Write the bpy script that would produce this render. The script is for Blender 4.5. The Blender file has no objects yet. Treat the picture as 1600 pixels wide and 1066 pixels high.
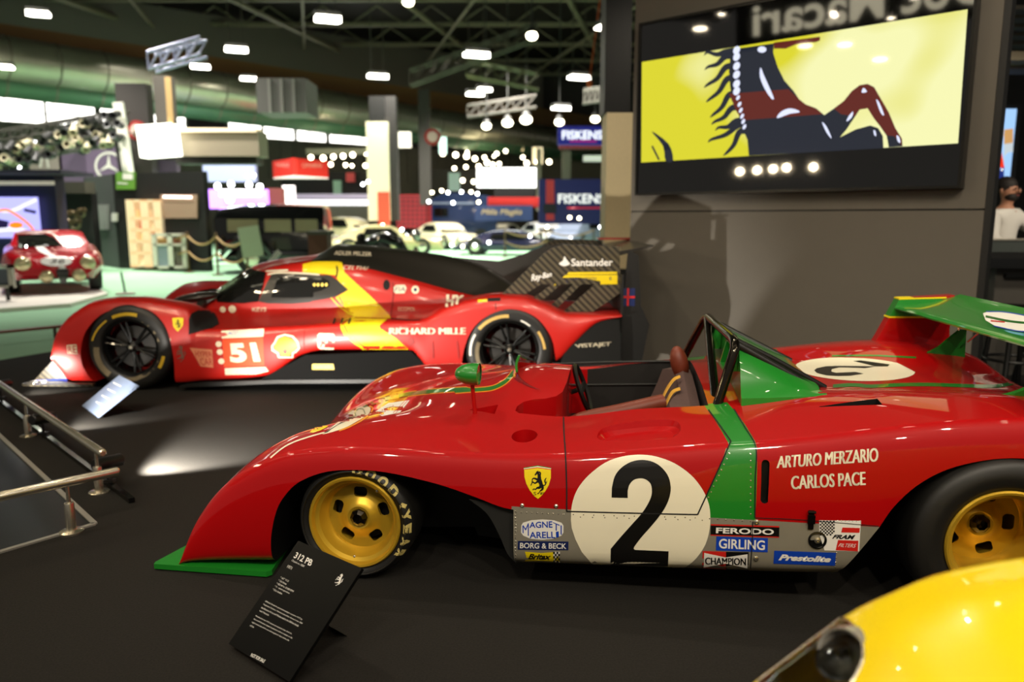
import bpy, bmesh, math, random
from mathutils import Vector, Matrix
from mathutils.bvhtree import BVHTree
from mathutils.geometry import tessellate_polygon
R = math.radians
random.seed(7)
SC = bpy.context.scene
COL = SC.collection
# ------------------------------------------------------------------ camera
FPX, TH, CH = 1200.0, R(9.13), 1.39
cam_d = bpy.data.cameras.new('camera'); cam = bpy.data.objects.new('camera', cam_d); COL.objects.link(cam)
cam.location = (0, 0, CH); cam.rotation_euler = (R(90) - TH, 0, 0)
cam_d.sensor_width = 36; cam_d.lens = 36 * FPX / 1600; cam_d.clip_end = 300; cam_d.clip_start = .05
cam_d.dof.use_dof = True; cam_d.dof.focus_distance = 2.85; cam_d.dof.aperture_fstop = 1.55; cam_d.dof.aperture_blades = 9
SC.camera = cam
CT, ST = math.cos(TH), math.sin(TH)
def ray(px, py):
    a = (px - 800) / FPX; b = (py - 533) / FPX
    return Vector((a, CT - b * ST, -ST - b * CT))
CAMP = Vector((0, 0, CH))
def atY(px, py, Y):            # a point seen at that pixel on the upright plane y = Y
    d = ray(px, py); t = Y / d.y
    return CAMP + d * t
def atZ(px, py, z):
    d = ray(px, py); return CAMP + d * ((z - CH) / d.z)
# ------------------------------------------------------------------ materials
def lin(c):
    return tuple(((v / 255 / 12.92) if v / 255 <= .04045 else ((v / 255 + .055) / 1.055) ** 2.4) for v in c)
MATS = {}
def mat(name, rgb=(128, 128, 128), rough=.5, metal=0, coat=0, noise=.06, scale=30, emit=0, spec=.5, trans=0, bump=0, ior=1.5, alpha=1, ecol=None, cr=.03):
    if name in MATS: return MATS[name]
    m = bpy.data.materials.new(name); m.use_nodes = True; nt = m.node_tree; N = nt.nodes; L = nt.links
    b = N['Principled BSDF']; c = lin(rgb)
    b.inputs['Roughness'].default_value = rough; b.inputs['Metallic'].default_value = metal
    b.inputs['Coat Weight'].default_value = coat; b.inputs['Coat Roughness'].default_value = cr
    b.inputs['Specular IOR Level'].default_value = spec; b.inputs['IOR'].default_value = ior
    b.inputs['Transmission Weight'].default_value = trans; b.inputs['Alpha'].default_value = alpha
    tc = N.new('ShaderNodeTexCoord'); nz = N.new('ShaderNodeTexNoise'); nz.inputs['Scale'].default_value = scale
    nz.inputs['Detail'].default_value = 3
    L.new(tc.outputs['Object'], nz.inputs['Vector'])
    mx = N.new('ShaderNodeMix'); mx.data_type = 'RGBA'
    lo = tuple(v * (1 - noise) for v in c) + (1,); hi = tuple(min(1, v * (1 + noise)) for v in c) + (1,)
    mx.inputs[6].default_value = lo; mx.inputs[7].default_value = hi
    L.new(nz.outputs['Fac'], mx.inputs[0]); L.new(mx.outputs[2], b.inputs['Base Color'])
    if bump:
        bp = N.new('ShaderNodeBump'); bp.inputs['Strength'].default_value = bump; bp.inputs['Distance'].default_value = .002
        L.new(nz.outputs['Fac'], bp.inputs['Height']); L.new(bp.outputs['Normal'], b.inputs['Normal'])
    if emit:
        b.inputs['Emission Color'].default_value = (lin(ecol) if ecol else c) + (1,)
        b.inputs['Emission Strength'].default_value = emit
    MATS[name] = m; return m
def carbon(name, rgb, rgb2, scale):
    m = mat(name, rgb, .35, 0, .5, 0); nt = m.node_tree; N = nt.nodes; L = nt.links; b = N['Principled BSDF']
    tc = N.new('ShaderNodeTexCoord'); w = N.new('ShaderNodeTexWave'); w.wave_type = 'BANDS'; w.bands_direction = 'DIAGONAL'
    w.inputs['Scale'].default_value = scale; L.new(tc.outputs['Object'], w.inputs['Vector'])
    mx = N.new('ShaderNodeMix'); mx.data_type = 'RGBA'; mx.inputs[6].default_value = lin(rgb) + (1,); mx.inputs[7].default_value = lin(rgb2) + (1,)
    L.new(w.outputs['Fac'], mx.inputs[0]); L.new(mx.outputs[2], b.inputs['Base Color']); return m
RED = mat('race_red_paint', (170, 1, 5), .5, 0, .8, .02, 3, spec=.15)
RED2 = mat('race_red_matt', (190, 14, 12), .5, 0, .18, .1, 4, cr=.15)
GREEN = mat('green_paint', (26, 128, 36), .35, 0, .8, .03, 5)
GREEN_D = mat('green_vinyl', (34, 112, 30), .35, 0, .6, .03, 5)
GOLD = mat('gold_wheel_paint', (222, 178, 50), .33, .55, .4, .05, 20)
TYRE = mat('tyre_rubber', (22, 21, 19), .5, 0, 0, .25, 60, bump=.15)
BLACK = mat('satin_black', (14, 14, 13), .45, 0, 0, .1, 40)
BLACKG = mat('gloss_black', (9, 9, 9), .15, 0, .5, .1, 40)
DARK = mat('cockpit_black', (17, 15, 13), .6, 0, 0, .15, 30)
ALU = mat('brushed_aluminium', (158, 152, 136), .38, .4, 0, .08, 12)
CHROME = mat('chrome', (215, 212, 205), .08, 1, 0, .02, 10)
STEEL = mat('brushed_steel', (232, 224, 204), .27, .95, 0, .05, 60)
TUBE = mat('smoked_chrome_tube', (70, 64, 56), .13, .95, 0, .1, 20)
CREAM = mat('cream_white_vinyl', (240, 232, 205), .4, 0, .4, .02, 8)
WHITE = mat('white_print', (235, 232, 225), .5, 0, 0, .02, 20)
INK = mat('black_vinyl', (10, 9, 8), .35, 0, .3, .1, 20)
BLUE = mat('blue_vinyl', (12, 62, 176), .4, 0, .2, .05, 20)
NAVY = mat('navy_vinyl', (20, 34, 84), .4, 0, .2, .05, 20)
YEL = mat('yellow_vinyl', (240, 214, 10), .4, 0, .2, .03, 20)
ORANGE = mat('orange_line_vinyl', (225, 140, 20), .4, 0, .2, .03, 20)
REDV = mat('red_vinyl', (205, 34, 26), .4, 0, .2, .03, 20)
SEATB = mat('brown_leather', (112, 46, 26), .5, 0, 0, .15, 40, bump=.1)
SUEDE = mat('grey_brown_suede', (84, 62, 58), .85, 0, 0, .12, 50)
GLASS = mat('clear_glass', (245, 248, 246), .02, 0, 0, 0, 5, trans=1, ior=1.45)
CARB = carbon('carbon_weave', (24, 23, 21), (58, 55, 48), 32)
MATTB = mat('matt_dark_panel', (30, 30, 28), .6, 0, 0, .1, 20)
# ------------------------------------------------------------------ objects
def tag(o, label=None, cat=None, group=None, kind=None):
    if label: o['label'] = label
    if cat: o['category'] = cat
    if group: o['group'] = group
    if kind: o['kind'] = kind
    return o
def thing(name, label, cat, loc=(0, 0, 0), rz=0, group=None):
    o = bpy.data.objects.new(name, None); o.empty_display_size = .1; COL.objects.link(o)
    o.location = loc; o.rotation_euler = (0, 0, rz); return tag(o, label, cat, group)
def link_mesh(name, me, mats, parent=None):
    for m in (mats if isinstance(mats, (list, tuple)) else [mats]): me.materials.append(m)
    o = bpy.data.objects.new(name, me); COL.objects.link(o)
    if parent: o.parent = parent
    return o
class MB:
    def __init__(s): s.v = []; s.f = []; s.m = []
    def add(s, vs, fs, mi=0, M=None):
        n = len(s.v); s.v += [tuple(M @ Vector(v)) if M else tuple(v) for v in vs]
        s.f += [tuple(i + n for i in f) for f in fs]; s.m += [mi] * len(fs); return s
    def box(s, x0, x1, y0, y1, z0, z1, mi=0, M=None):
        vs = [(x, y, z) for z in (z0, z1) for y in (y0, y1) for x in (x0, x1)]
        return s.add(vs, [(0, 2, 3, 1), (4, 5, 7, 6), (0, 1, 5, 4), (2, 6, 7, 3), (0, 4, 6, 2), (1, 3, 7, 5)], mi, M)
    def tube(s, pts, r, n=10, mi=0, closed=False):
        pts = [Vector(p) for p in pts]; K = len(pts); rr = r if isinstance(r, (list, tuple)) else [r] * K
        up = None; rings = []
        for i, p in enumerate(pts):
            a = pts[i - 1] if (i > 0 or closed) else p; b = pts[(i + 1) % K] if (i < K - 1 or closed) else p
            t = (b - a).normalized()
            if up is None: up = Vector((0, 0, 1)) if abs(t.z) < .9 else Vector((1, 0, 0))
            u = (up - t * up.dot(t)).normalized(); w = t.cross(u); up = u
            rings.append([tuple(p + (u * math.cos(q) + w * math.sin(q)) * rr[i]) for q in [2 * math.pi * k / n for k in range(n)]])
        return s.loft(rings, True, not closed, mi, wrap=closed)
    def loft(s, rings, closed=True, caps=True, mi=0, M=None, wrap=False):
        n = len(rings[0]); vs = [p for r in rings for p in r]; fs = []
        K = len(rings)
        for i in range(K if wrap else K - 1):
            j = (i + 1) % K
            for k in range(n if closed else n - 1):
                l = (k + 1) % n; fs.append((i * n + k, i * n + l, j * n + l, j * n + k))
        if caps and closed and not wrap: fs += [tuple(range(n))[::-1], tuple(range((K - 1) * n, K * n))]
        return s.add(vs, fs, mi, M)
    def lathe(s, prof, n=48, axis='z', mi=0, M=None, closed=False):   # prof: (radius, height)
        rings = []
        for r, h in prof:
            ring = []
            for k in range(n):
                a = 2 * math.pi * k / n; c_, s_ = math.cos(a) * r, math.sin(a) * r
                ring.append((c_, s_, h) if axis == 'z' else ((c_, h, s_) if axis == 'y' else (h, c_, s_)))
            rings.append(ring)
        return s.loft(rings, True, False, mi, M, wrap=closed)
    def cyl(s, r, z0, z1, n=24, axis='z', mi=0, M=None):
        return s.lathe([(.0001, z0), (r, z0), (r, z1), (.0001, z1)], n, axis, mi, M)
    def ball(s, r, n=16, mi=0, M=None, sc=(1, 1, 1)):
        k = n // 2; rings = [[(math.cos(2 * math.pi * j / n) * math.sin(math.pi * i / k) * r * sc[0] + 0, math.sin(2 * math.pi * j / n) * math.sin(math.pi * i / k) * r * sc[1], math.cos(math.pi * i / k) * r * sc[2]) for j in range(n)] for i in range(k + 1)]
        return s.loft(rings, True, False, mi, M)
    def prism(s, poly, a0, a1, axis='y', mi=0, M=None, mi2=None):    # poly in the two other axes
        def P(u, v, a): return (u, a, v) if axis == 'y' else ((u, v, a) if axis == 'z' else (a, u, v))
        n = len(poly); vs = [P(u, v, a0) for u, v in poly] + [P(u, v, a1) for u, v in poly]
        tri = tessellate_polygon([[Vector((u, v, 0)) for u, v in poly]])
        fs = [tuple(t) for t in tri] + [tuple(i + n for i in reversed(t)) for t in tri]
        s.add(vs, fs, mi, M); m = len(s.v) - 2 * n
        for i in range(n):
            j = (i + 1) % n; s.f.append((m + i, m + j, m + n + j, m + n + i)); s.m.append(mi if mi2 is None else mi2)
        return s
    def mesh(s, name='m', smooth=True, sharp=35, recalc=True):
        me = bpy.data.meshes.new(name); me.from_pydata(s.v, [], s.f)
        bm = bmesh.new(); bm.from_mesh(me)
        for f, i in zip(bm.faces, s.m): f.material_index = i
        bmesh.ops.remove_doubles(bm, verts=bm.verts, dist=1e-5)
        if recalc: bmesh.ops.recalc_face_normals(bm, faces=bm.faces)
        finish(bm, smooth, sharp)
        bm.to_mesh(me); bm.free(); return me
    def build(s, name, mats, parent=None, smooth=True, sharp=35, recalc=True):
        return link_mesh(name, s.mesh(name, smooth, sharp, recalc), mats, parent)
def finish(bm, smooth=True, sharp=35):
    for f in bm.faces: f.smooth = smooth
    if smooth:
        for e in bm.edges:
            if len(e.link_faces) == 2 and e.link_faces[0].normal.length > 0 and e.link_faces[1].normal.length > 0:
                if e.link_faces[0].normal.angle(e.link_faces[1].normal, 0) > R(sharp): e.smooth = False
def copy_tree(o, parent=None):
    c = o.copy(); COL.objects.link(c); c.parent = parent
    for ch in list(o.children): copy_tree(ch, c)
    return c
def pchip(xs, ys):
    n = len(xs); h = [xs[i + 1] - xs[i] for i in range(n - 1)]; d = [(ys[i + 1] - ys[i]) / h[i] for i in range(n - 1)]
    m = [d[0]] + [0] * (n - 2) + [d[-1]]
    for i in range(1, n - 1):
        if d[i - 1] * d[i] > 0:
            w1 = 2 * h[i] + h[i - 1]; w2 = h[i] + 2 * h[i - 1]; m[i] = (w1 + w2) / (w1 / d[i - 1] + w2 / d[i])
    def f(x):
        if x <= xs[0]: return ys[0]
        if x >= xs[-1]: return ys[-1]
        i = max(k for k in range(n - 1) if xs[k] <= x); t = (x - xs[i]) / h[i]
        return ys[i] * (1 + 2 * t) * (1 - t) ** 2 + h[i] * m[i] * t * (1 - t) ** 2 + ys[i + 1] * t * t * (3 - 2 * t) + h[i] * m[i + 1] * t * t * (t - 1)
    return f
def tab(*p): return pchip([a for a, b in p], [b for a, b in p])
def crom(pts, k=8, closed=False):
    out = []; n = len(pts); V = [Vector(p) for p in pts]
    for i in range(n if closed else n - 1):
        p0 = V[(i - 1) % n] if (closed or i > 0) else V[0] * 2 - V[1]; p1 = V[i]; p2 = V[(i + 1) % n]
        p3 = V[(i + 2) % n] if (closed or i < n - 2) else p2 * 2 - p1
        for j in range(k):
            t = j / k
            out.append(tuple(.5 * ((2 * p1) + (p2 - p0) * t + (2 * p0 - 5 * p1 + 4 * p2 - p3) * t * t + (3 * p1 - p0 - 3 * p2 + p3) * t ** 3)))
    if not closed: out.append(tuple(V[-1]))
    return out
def boolean(me, cutters, op='DIFFERENCE'):    # me: mesh with materials, cutters: list of meshes (with materials)
    o = bpy.data.objects.new('tmp', me); COL.objects.link(o); cs = []
    for c in cutters:
        co = bpy.data.objects.new('tmpc', c); COL.objects.link(co); cs.append(co)
        md = o.modifiers.new('b', 'BOOLEAN'); md.operation = op; md.solver = 'EXACT'; md.object = co
        md.material_mode = 'TRANSFER'
    dg = bpy.context.evaluated_depsgraph_get(); dg.update()
    res = bpy.data.meshes.new_from_object(o.evaluated_get(dg))
    for x in cs + [o]: bpy.data.objects.remove(x)
    return res
class Ref:          # an uncut smooth surface whose normals the cut pieces take over
    def __init__(s, me):
        bm = bmesh.new(); bm.from_mesh(me); bmesh.ops.triangulate(bm, faces=bm.faces)
        bm.normal_update(); bm.faces.ensure_lookup_table()
        s.bvh = BVHTree.FromBMesh(bm); s.t = [[(v.co.copy(), v.normal.copy()) for v in f.verts] for f in bm.faces]; bm.free()
    def n(s, p):
        loc, nn, i, d = s.bvh.find_nearest(p)
        if loc is None or d > .0015: return None
        (a, na), (b, nb), (c, nc) = s.t[i]
        ar = (b - a).cross(c - a).length or 1e-9
        wa = (b - loc).cross(c - loc).length / ar; wb = (c - loc).cross(a - loc).length / ar; wc = max(0, 1 - wa - wb)
        v = na * wa + nb * wb + nc * wc
        return v.normalized() if v.length else nn
    def apply(s, me, only_mi=0):
        me.update(); ns = []
        for p in me.polygons:
            for li in p.loop_indices:
                n = s.n(me.vertices[me.loops[li].vertex_index].co) if p.material_index == only_mi else None
                if n is not None and n.dot(p.normal) < .55: n = None
                ns.append(n if n is not None else p.normal.copy())
        me.normals_split_custom_set([tuple(v) for v in ns])
# ------------------------------------------------------------------ decals
class Target:
    def __init__(s, objs):
        bpy.context.view_layer.update(); vs = []; fs = []
        for o in objs:
            n = len(vs); M = o.matrix_world; vs += [M @ v.co for v in o.data.vertices]; fs += [[i + n for i in p.vertices] for p in o.data.polygons]
        s.b = BVHTree.FromPolygons(vs, fs)
def circ(cx, cy, rx, ry=None, n=48, rot=0):
    ry = ry or rx; c, s = math.cos(rot), math.sin(rot); o = []
    for k in range(n):
        a = 2 * math.pi * k / n; u, v = rx * math.cos(a), ry * math.sin(a); o.append((cx + u * c - v * s, cy + u * s + v * c))
    return o
def fill(*loops):    # outer loop + holes -> (verts2d, tris)
    L = [[Vector((x, y, 0)) for x, y in l] for l in loops]; vs = [p for l in loops for p in l]
    return [tuple(p) for p in vs], [tuple(t) for t in tessellate_polygon(L)]
TXT = {}
def text2d(s, bold=.0, shear=0, space=1.0, res=4):
    k = (s, bold, shear, space)
    if k in TXT: return TXT[k]
    cu = bpy.data.curves.new('t', 'FONT'); cu.body = s; cu.offset = bold; cu.shear = shear; cu.space_character = space; cu.resolution_u = res
    o = bpy.data.objects.new('t', cu); COL.objects.link(o)
    dg = bpy.context.evaluated_depsgraph_get(); me = bpy.data.meshes.new_from_object(o.evaluated_get(dg))
    vs = [(v.co.x, v.co.y) for v in me.vertices]; fs = [tuple(p.vertices) for p in me.polygons]
    bpy.data.objects.remove(o); bpy.data.curves.remove(cu); bpy.data.meshes.remove(me)
    x0 = min(v[0] for v in vs); x1 = max(v[0] for v in vs); y0 = min(v[1] for v in vs); y1 = max(v[1] for v in vs)
    TXT[k] = ([((x - x0) / (x1 - x0), (y - y0) / (y1 - y0)) for x, y in vs], fs, (x1 - x0) / (y1 - y0)); return TXT[k]
def quadmap(vs, TL, TR, BR, BL):
    out = []
    for u, v in vs:
        out.append(tuple(BL[i] * (1 - u) * (1 - v) + BR[i] * u * (1 - v) + TR[i] * u * v + TL[i] * (1 - u) * v for i in (0, 1)))
    return out
def qtext(s, TL, TR, BR, BL, **k):
    vs, fs, _ = text2d(s, **k); return quadmap(vs, TL, TR, BR, BL), fs
def fat(sh, d=.5, e=0): return [([(x + k * d, y + k * e) for x, y in sh[0]], sh[1]) for k in (-1, -.33, .33, 1)]
def rtext(s, x0, y0, x1, y1, **k): return qtext(s, (x0, y0), (x1, y0), (x1, y1), (x0, y1), **k)
def box2(x0, y0, x1, y1): return fill([(x0, y0), (x1, y0), (x1, y1), (x0, y1)])
def flatmesh(shapes, step):
    bm = bmesh.new()
    for sh in shapes:
        vs, fs = sh[0], sh[1]; bv = [bm.verts.new((x, y, 0)) for x, y in vs]
        for f in fs:
            try: bm.faces.new([bv[i] for i in f])
            except ValueError: pass
    if step:
        for ax in (0, 1):
            a = min(v.co[ax] for v in bm.verts); b = max(v.co[ax] for v in bm.verts); k = math.floor(a / step) + 1
            while k * step < b:
                co = [0, 0, 0]; no = [0, 0, 0]; co[ax] = k * step; no[ax] = 1
                bmesh.ops.bisect_plane(bm, geom=bm.verts[:] + bm.edges[:] + bm.faces[:], plane_co=co, plane_no=no); k += 1
    return bm
def decal(name, shapes, target, m, parent, off=.0012, step=8, label=None, proj=None, maxe=.12):
    """lays flat printed shapes onto the surface they stick to; shapes are given as seen from the photographer's spot
    (or, with proj = (origin, u, v, direction), in metres on a plane of the thing itself)"""
    bm = flatmesh(shapes, step or 14); inv = parent.matrix_world.inverted() if parent else Matrix()
    kill = []
    for v in bm.verts:
        if proj:
            O, U, V, D = proj; st = O + U * v.co.x + V * v.co.y; d = D
        else: st = CAMP; d = ray(v.co.x, v.co.y).normalized()
        loc, n, i, dist = target.b.ray_cast(st, d)
        if loc is None: kill.append(v); continue
        if n.dot(d) > 0: n = -n
        v.co = inv @ (loc + n * off)
    bmesh.ops.delete(bm, geom=kill, context='VERTS')
    bad = [f for f in bm.faces if max(e.calc_length() for e in f.edges) > maxe]
    bmesh.ops.delete(bm, geom=bad, context='FACES')
    bm.normal_update()
    cl = inv @ CAMP if not proj else None
    for f in bm.faces:
        f.smooth = True
        if cl is not None and f.normal.dot(cl - f.calc_center_median()) < 0: f.normal_flip()
    me = bpy.data.meshes.new(name); bm.to_mesh(me); bm.free()
    o = link_mesh(name, me, m, parent)
    if label: o['label'] = label
    return o
def _stroke(pts, ws, k=5):
    c = [p[:2] for p in crom([(a, b, 0) for a, b in pts], k)]; n = len(c); L = []; Q = []
    for i, p in enumerate(c):
        a = Vector(c[max(0, i - 1)]); b = Vector(c[min(n - 1, i + 1)]); t = (b - a).normalized(); m = Vector((-t.y, t.x)); u = i / (n - 1) * (len(ws) - 1); j = min(int(u), len(ws) - 2); w = (ws[j] + (ws[j + 1] - ws[j]) * (u - j)) / 2
        L.append(tuple(Vector(p) + m * w)); Q.append(tuple(Vector(p) - m * w))
    return L + Q, [(i, i + 1, n + i + 1, n + i) for i in range(n - 1)]
HST = [([(50, 7), (54, 22), (57, 38), (64, 52), (70, 66)], [10, 13, 21, 21, 17]), ([(52, 7), (45, 10), (37, 17), (32, 21)], [9, 11, 8, 5]), ([(49, 8), (51, 1)], [4, 1]), ([(55, 6), (63, 12), (62, 22), (66, 34)], [4, 8, 7, 4]),
 ([(58, 40), (44, 38), (28, 34), (18, 38), (19, 47), (14, 48)], [15, 10, 6, 5, 4, 5]), ([(58, 45), (46, 48), (33, 54), (22, 50), (14, 56), (10, 64)], [13, 9, 6, 5, 4, 5]),
 ([(68, 62), (76, 74), (70, 82), (62, 86), (56, 94), (46, 98)], [20, 13, 8, 5, 4, 5]), ([(66, 64), (58, 72), (44, 74), (36, 80), (28, 78), (20, 82)], [18, 11, 7, 5, 4, 5]),
 ([(74, 60), (84, 64), (93, 56), (88, 46), (92, 36), (98, 32)], [5, 4, 6, 7, 5, 1]), ([(90, 56), (98, 50), (97, 44)], [3, 4, 1])]
def horse(x0, y0, x1, y1, flip=False):     # y grows downwards
    V = []; F = []
    for pts, ws in HST:
        v, f = _stroke(pts, ws); n = len(V); V += v; F += [tuple(i + n for i in q) for q in f]
    return [((x1 - (x1 - x0) * a / 100) if flip else (x0 + (x1 - x0) * a / 100), y0 + (y1 - y0) * b / 100) for a, b in V], F
# ================================================================== front car: red open prototype number 2
PBO = (-.60, 2.77, 0); PBA = -R(8.5)
pb = thing('race_car', 'red open-cockpit vintage race car number 2 with green bands and gold wheels', 'race car', PBO, PBA)
bpy.context.view_layer.update()
W2 = .90                                   # half width
zc = tab((-.735, .03), (-.707, .12), (-.675, .19), (-.636, .249), (-.591, .304), (-.495, .388), (-.411, .438), (-.326, .476), (-.276, .492), (-.15, .513), (0, .523), (.224, .522), (.512, .522), (.813, .537), (1.06, .563), (1.343, .598), (1.456, .609), (1.648, .636), (1.787, .66), (1.949, .688), (2.15, .715), (2.35, .728), (2.55, .722), (2.75, .68), (2.86, .62))
z25 = tab((-.735, .032), (-.70, .15), (-.65, .235), (-.6, .31), (-.5, .41), (-.4, .475), (-.3, .518), (-.1, .558), (.1, .572), (.35, .568), (.5, .56), (.73, .566), (1.07, .606), (1.33, .636), (1.5, .66), (1.75, .70), (2.0, .73), (2.3, .748), (2.6, .735), (2.75, .70), (2.86, .62))
z40 = tab((-.735, .032), (-.70, .14), (-.65, .22), (-.6, .29), (-.5, .385), (-.4, .45), (-.3, .495), (-.1, .55), (.1, .578), (.35, .585), (.5, .588), (.6, .588), (.73, .583), (1.07, .628), (1.33, .652), (1.5, .676), (1.75, .715), (2.0, .735), (2.3, .74), (2.6, .725), (2.75, .69), (2.86, .60))
z60 = tab((-.735, .032), (-.70, .13), (-.65, .205), (-.6, .255), (-.5, .34), (-.4, .40), (-.3, .45), (-.1, .525), (.1, .575), (.35, .61), (.5, .635), (.62, .65), (.73, .645), (1.07, .66), (1.33, .67), (1.5, .69), (1.75, .70), (2.0, .70), (2.3, .70), (2.6, .69), (2.75, .66), (2.86, .58))
z75 = tab((-.735, .032), (-.70, .125), (-.65, .20), (-.6, .25), (-.5, .33), (-.4, .392), (-.3, .442), (-.1, .52), (.1, .58), (.35, .63), (.46, .655), (.56, .675), (.64, .68), (.73, .675), (1.07, .67), (1.33, .675), (1.5, .69), (1.75, .695), (2.0, .695), (2.3, .69), (2.6, .68), (2.75, .65), (2.86, .57))
z90 = tab((-.735, .032), (-.70, .125), (-.65, .20), (-.6, .25), (-.5, .33), (-.4, .39), (-.3, .44), (-.1, .52), (.1, .582), (.35, .635), (.46, .665), (.56, .688), (.64, .692), (.73, .688), (1.07, .67), (1.33, .675), (1.5, .69), (1.75, .695), (2.0, .695), (2.3, .69), (2.6, .68), (2.75, .65), (2.86, .57))
zbt = tab((-.735, .024), (-.3, .05), (.6, .107), (1.2, .126), (1.77, .150), (1.95, .25), (2.86, .3))
def natspline(xs, ys):
    n = len(xs); a = [0] * n; b = [1] * n; c = [0] * n; d = [0] * n
    for i in range(1, n - 1):
        h0 = xs[i] - xs[i - 1]; h1 = xs[i + 1] - xs[i]; a[i] = h0; b[i] = 2 * (h0 + h1); c[i] = h1
        d[i] = 6 * ((ys[i + 1] - ys[i]) / h1 - (ys[i] - ys[i - 1]) / h0)
    for i in range(1, n):
        w = a[i] / b[i - 1]; b[i] -= w * c[i - 1]; d[i] -= w * d[i - 1]
    M = [0] * n
    for i in range(n - 2, 0, -1): M[i] = (d[i] - c[i] * M[i + 1]) / b[i]
    def f(x):
        i = 0
        while i < n - 2 and xs[i + 1] < x: i += 1
        h = xs[i + 1] - xs[i]; A = (xs[i + 1] - x) / h; B = 1 - A
        return A * ys[i] + B * ys[i + 1] + ((A ** 3 - A) * M[i] + (B ** 3 - B) * M[i + 1]) * h * h / 6
    return f
def pb_section(x):
    b, c = zbt(x), zc(x); h = max(c - b, .004)
    YC = .045
    half = [(.05, b), (.02, b + .05 * h), (.006, b + .12 * h), (0, b + .25 * h), (0, b + .5 * h), (.008, b + .72 * h), (.022, b + .88 * h)]
    side = crom([(y, z, 0) for y, z in half], 3)
    cy = [YC, .25, .40, .60, .75, .90, 1.05, 1.20, 1.40, 1.55, 1.8 - YC]; z = [g(x) for g in (z25, z40, z60, z75)]
    sp = natspline(cy, [c] + z + [z90(x)] + z[::-1] + [c])
    r = min(.022, h * .3); a = (half[-1][0], half[-1][1]); e = (YC + r, sp(YC + r)); cr = (YC - .006, c + .002)
    cor = [(a[0] * (1 - t) ** 2 + 2 * cr[0] * t * (1 - t) + e[0] * t * t, a[1] * (1 - t) ** 2 + 2 * cr[1] * t * (1 - t) + e[1] * t * t) for t in (.12, .25, .38, .5, .62, .75, .88)]
    n = 84; top = [e] + [(YC + r + (.9 - YC - r) * k / (n // 2), sp(YC + r + (.9 - YC - r) * k / (n // 2))) for k in range(1, n // 2)]
    L = [(p[0], p[1]) for p in side] + cor + top
    full = L + [(.9, sp(.9))] + [(1.8 - y, z) for y, z in L[::-1]]
    return [(x, y, z) for y, z in full]
xs = [-.735, -.73, -.722, -.712, -.70, -.687, -.672, -.655, -.636, -.615, -.59, -.56, -.53, -.5]
x = -.47
while x < 2.86: xs.append(x); x += .03
xs.append(2.86)
mb = MB(); mb.loft([pb_section(x) for x in xs], True, True)
pbs = mb.mesh('pb_solid', True, 60)
PREF = Ref(pbs)
for m in (RED, DARK, BLACK): pbs.materials.append(m)
def cutter(fn, mats):
    c = MB(); fn(c); me = c.mesh('cut', False)
    for m in mats: me.materials.append(m)
    return me
fa = [(-.352, -.05), (-.345, .051), (-.338, .165), (-.312, .271), (-.275, .337), (-.219, .391), (-.128, .431), (-.026, .447), (.124, .446), (.319, .414), (.45, .378), (.56, .342), (.612, .333), (.612, -.05)]
fa = fa[:1] + [p[:2] for p in crom([(a, b, 0) for a, b in fa[1:-1]], 4)] + fa[-1:]
ra = [(1.766, -.05), (1.766, .164), (1.82, .25), (1.877, .344), (1.918, .42), (1.985, .497), (2.076, .557), (2.192, .594), (2.30, .606), (2.41, .594), (2.51, .557), (2.6, .497), (2.66, .41), (2.69, .32), (2.70, .2), (2.70, -.05)]
ra = ra[:2] + [p[:2] for p in crom([(a, b, 0) for a, b in ra[3:-1]], 4)] + ra[-1:]
cuts = []
cuts.append(cutter(lambda c: c.prism(fa, -.1, .38), [RED, DARK, BLACK][1:2]))
cuts.append(cutter(lambda c: c.prism(fa, 1.42, 1.9), [DARK]))
cuts.append(cutter(lambda c: c.prism(ra, -.1, .46), [DARK]))
cuts.append(cutter(lambda c: c.prism(ra, 1.34, 1.9), [DARK]))
pit = [(1.335, .405), (1.335, 1.395), (.60, 1.395), (.565, 1.37), (.56, 1.33), (.585, 1.29), (.66, 1.255), (.72, 1.20), (.745, 1.12), (.752, .9), (.75, .70), (.74, .60), (.715, .56), (.67, .535), (.62, .52), (.58, .50), (.558, .465), (.556, .43), (.575, .41), (.62, .405)]
cuts.append(cutter(lambda c: c.prism([(a, b) for a, b in pit], .19, .9, 'z'), [DARK]))
def oval(c):
    c.lathe([(.0001, .44), (.05, .44), (.05, .7), (.0001, .7)], 40, 'z', 0, Matrix.Translation((.625, .205, 0)) @ Matrix.Diagonal((1.0, 1.15, 1, 1)))
cuts.append(cutter(oval, [RED]))
# fuel-filler-like slot on the flank, tapering ducts on the deck, tail slot
cuts.append(cutter(lambda c: c.prism(circ(1.495, .545, .0135, .0135, 12)[0:7] + circ(1.495, .42, .0135, .0135, 12)[6:] , -.1, .035), [BLACK]))
def naca(x0, x1, y, w, z0, z1):    # narrow start sinking to a square mouth
    def f(c):
        v = [(x0, y - .002, z0 + .03), (x0, y + .002, z0 + .03), (x1, y - w, z1 + .06), (x1, y + w, z1 + .06), (x0, y - .002, z0), (x0, y + .002, z0), (x1, y - w, z1), (x1, y + w, z1)]
        c.add(v, [(0, 1, 3, 2), (4, 6, 7, 5), (0, 2, 6, 4), (1, 5, 7, 3), (0, 4, 5, 1), (2, 3, 7, 6)])
    return f
cuts.append(cutter(naca(.36, .475, .44, .045, .578, .545), [RED]))
cuts.append(cutter(naca(1.72, 1.93, .26, .03, .69, .68), [DARK]))
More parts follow.
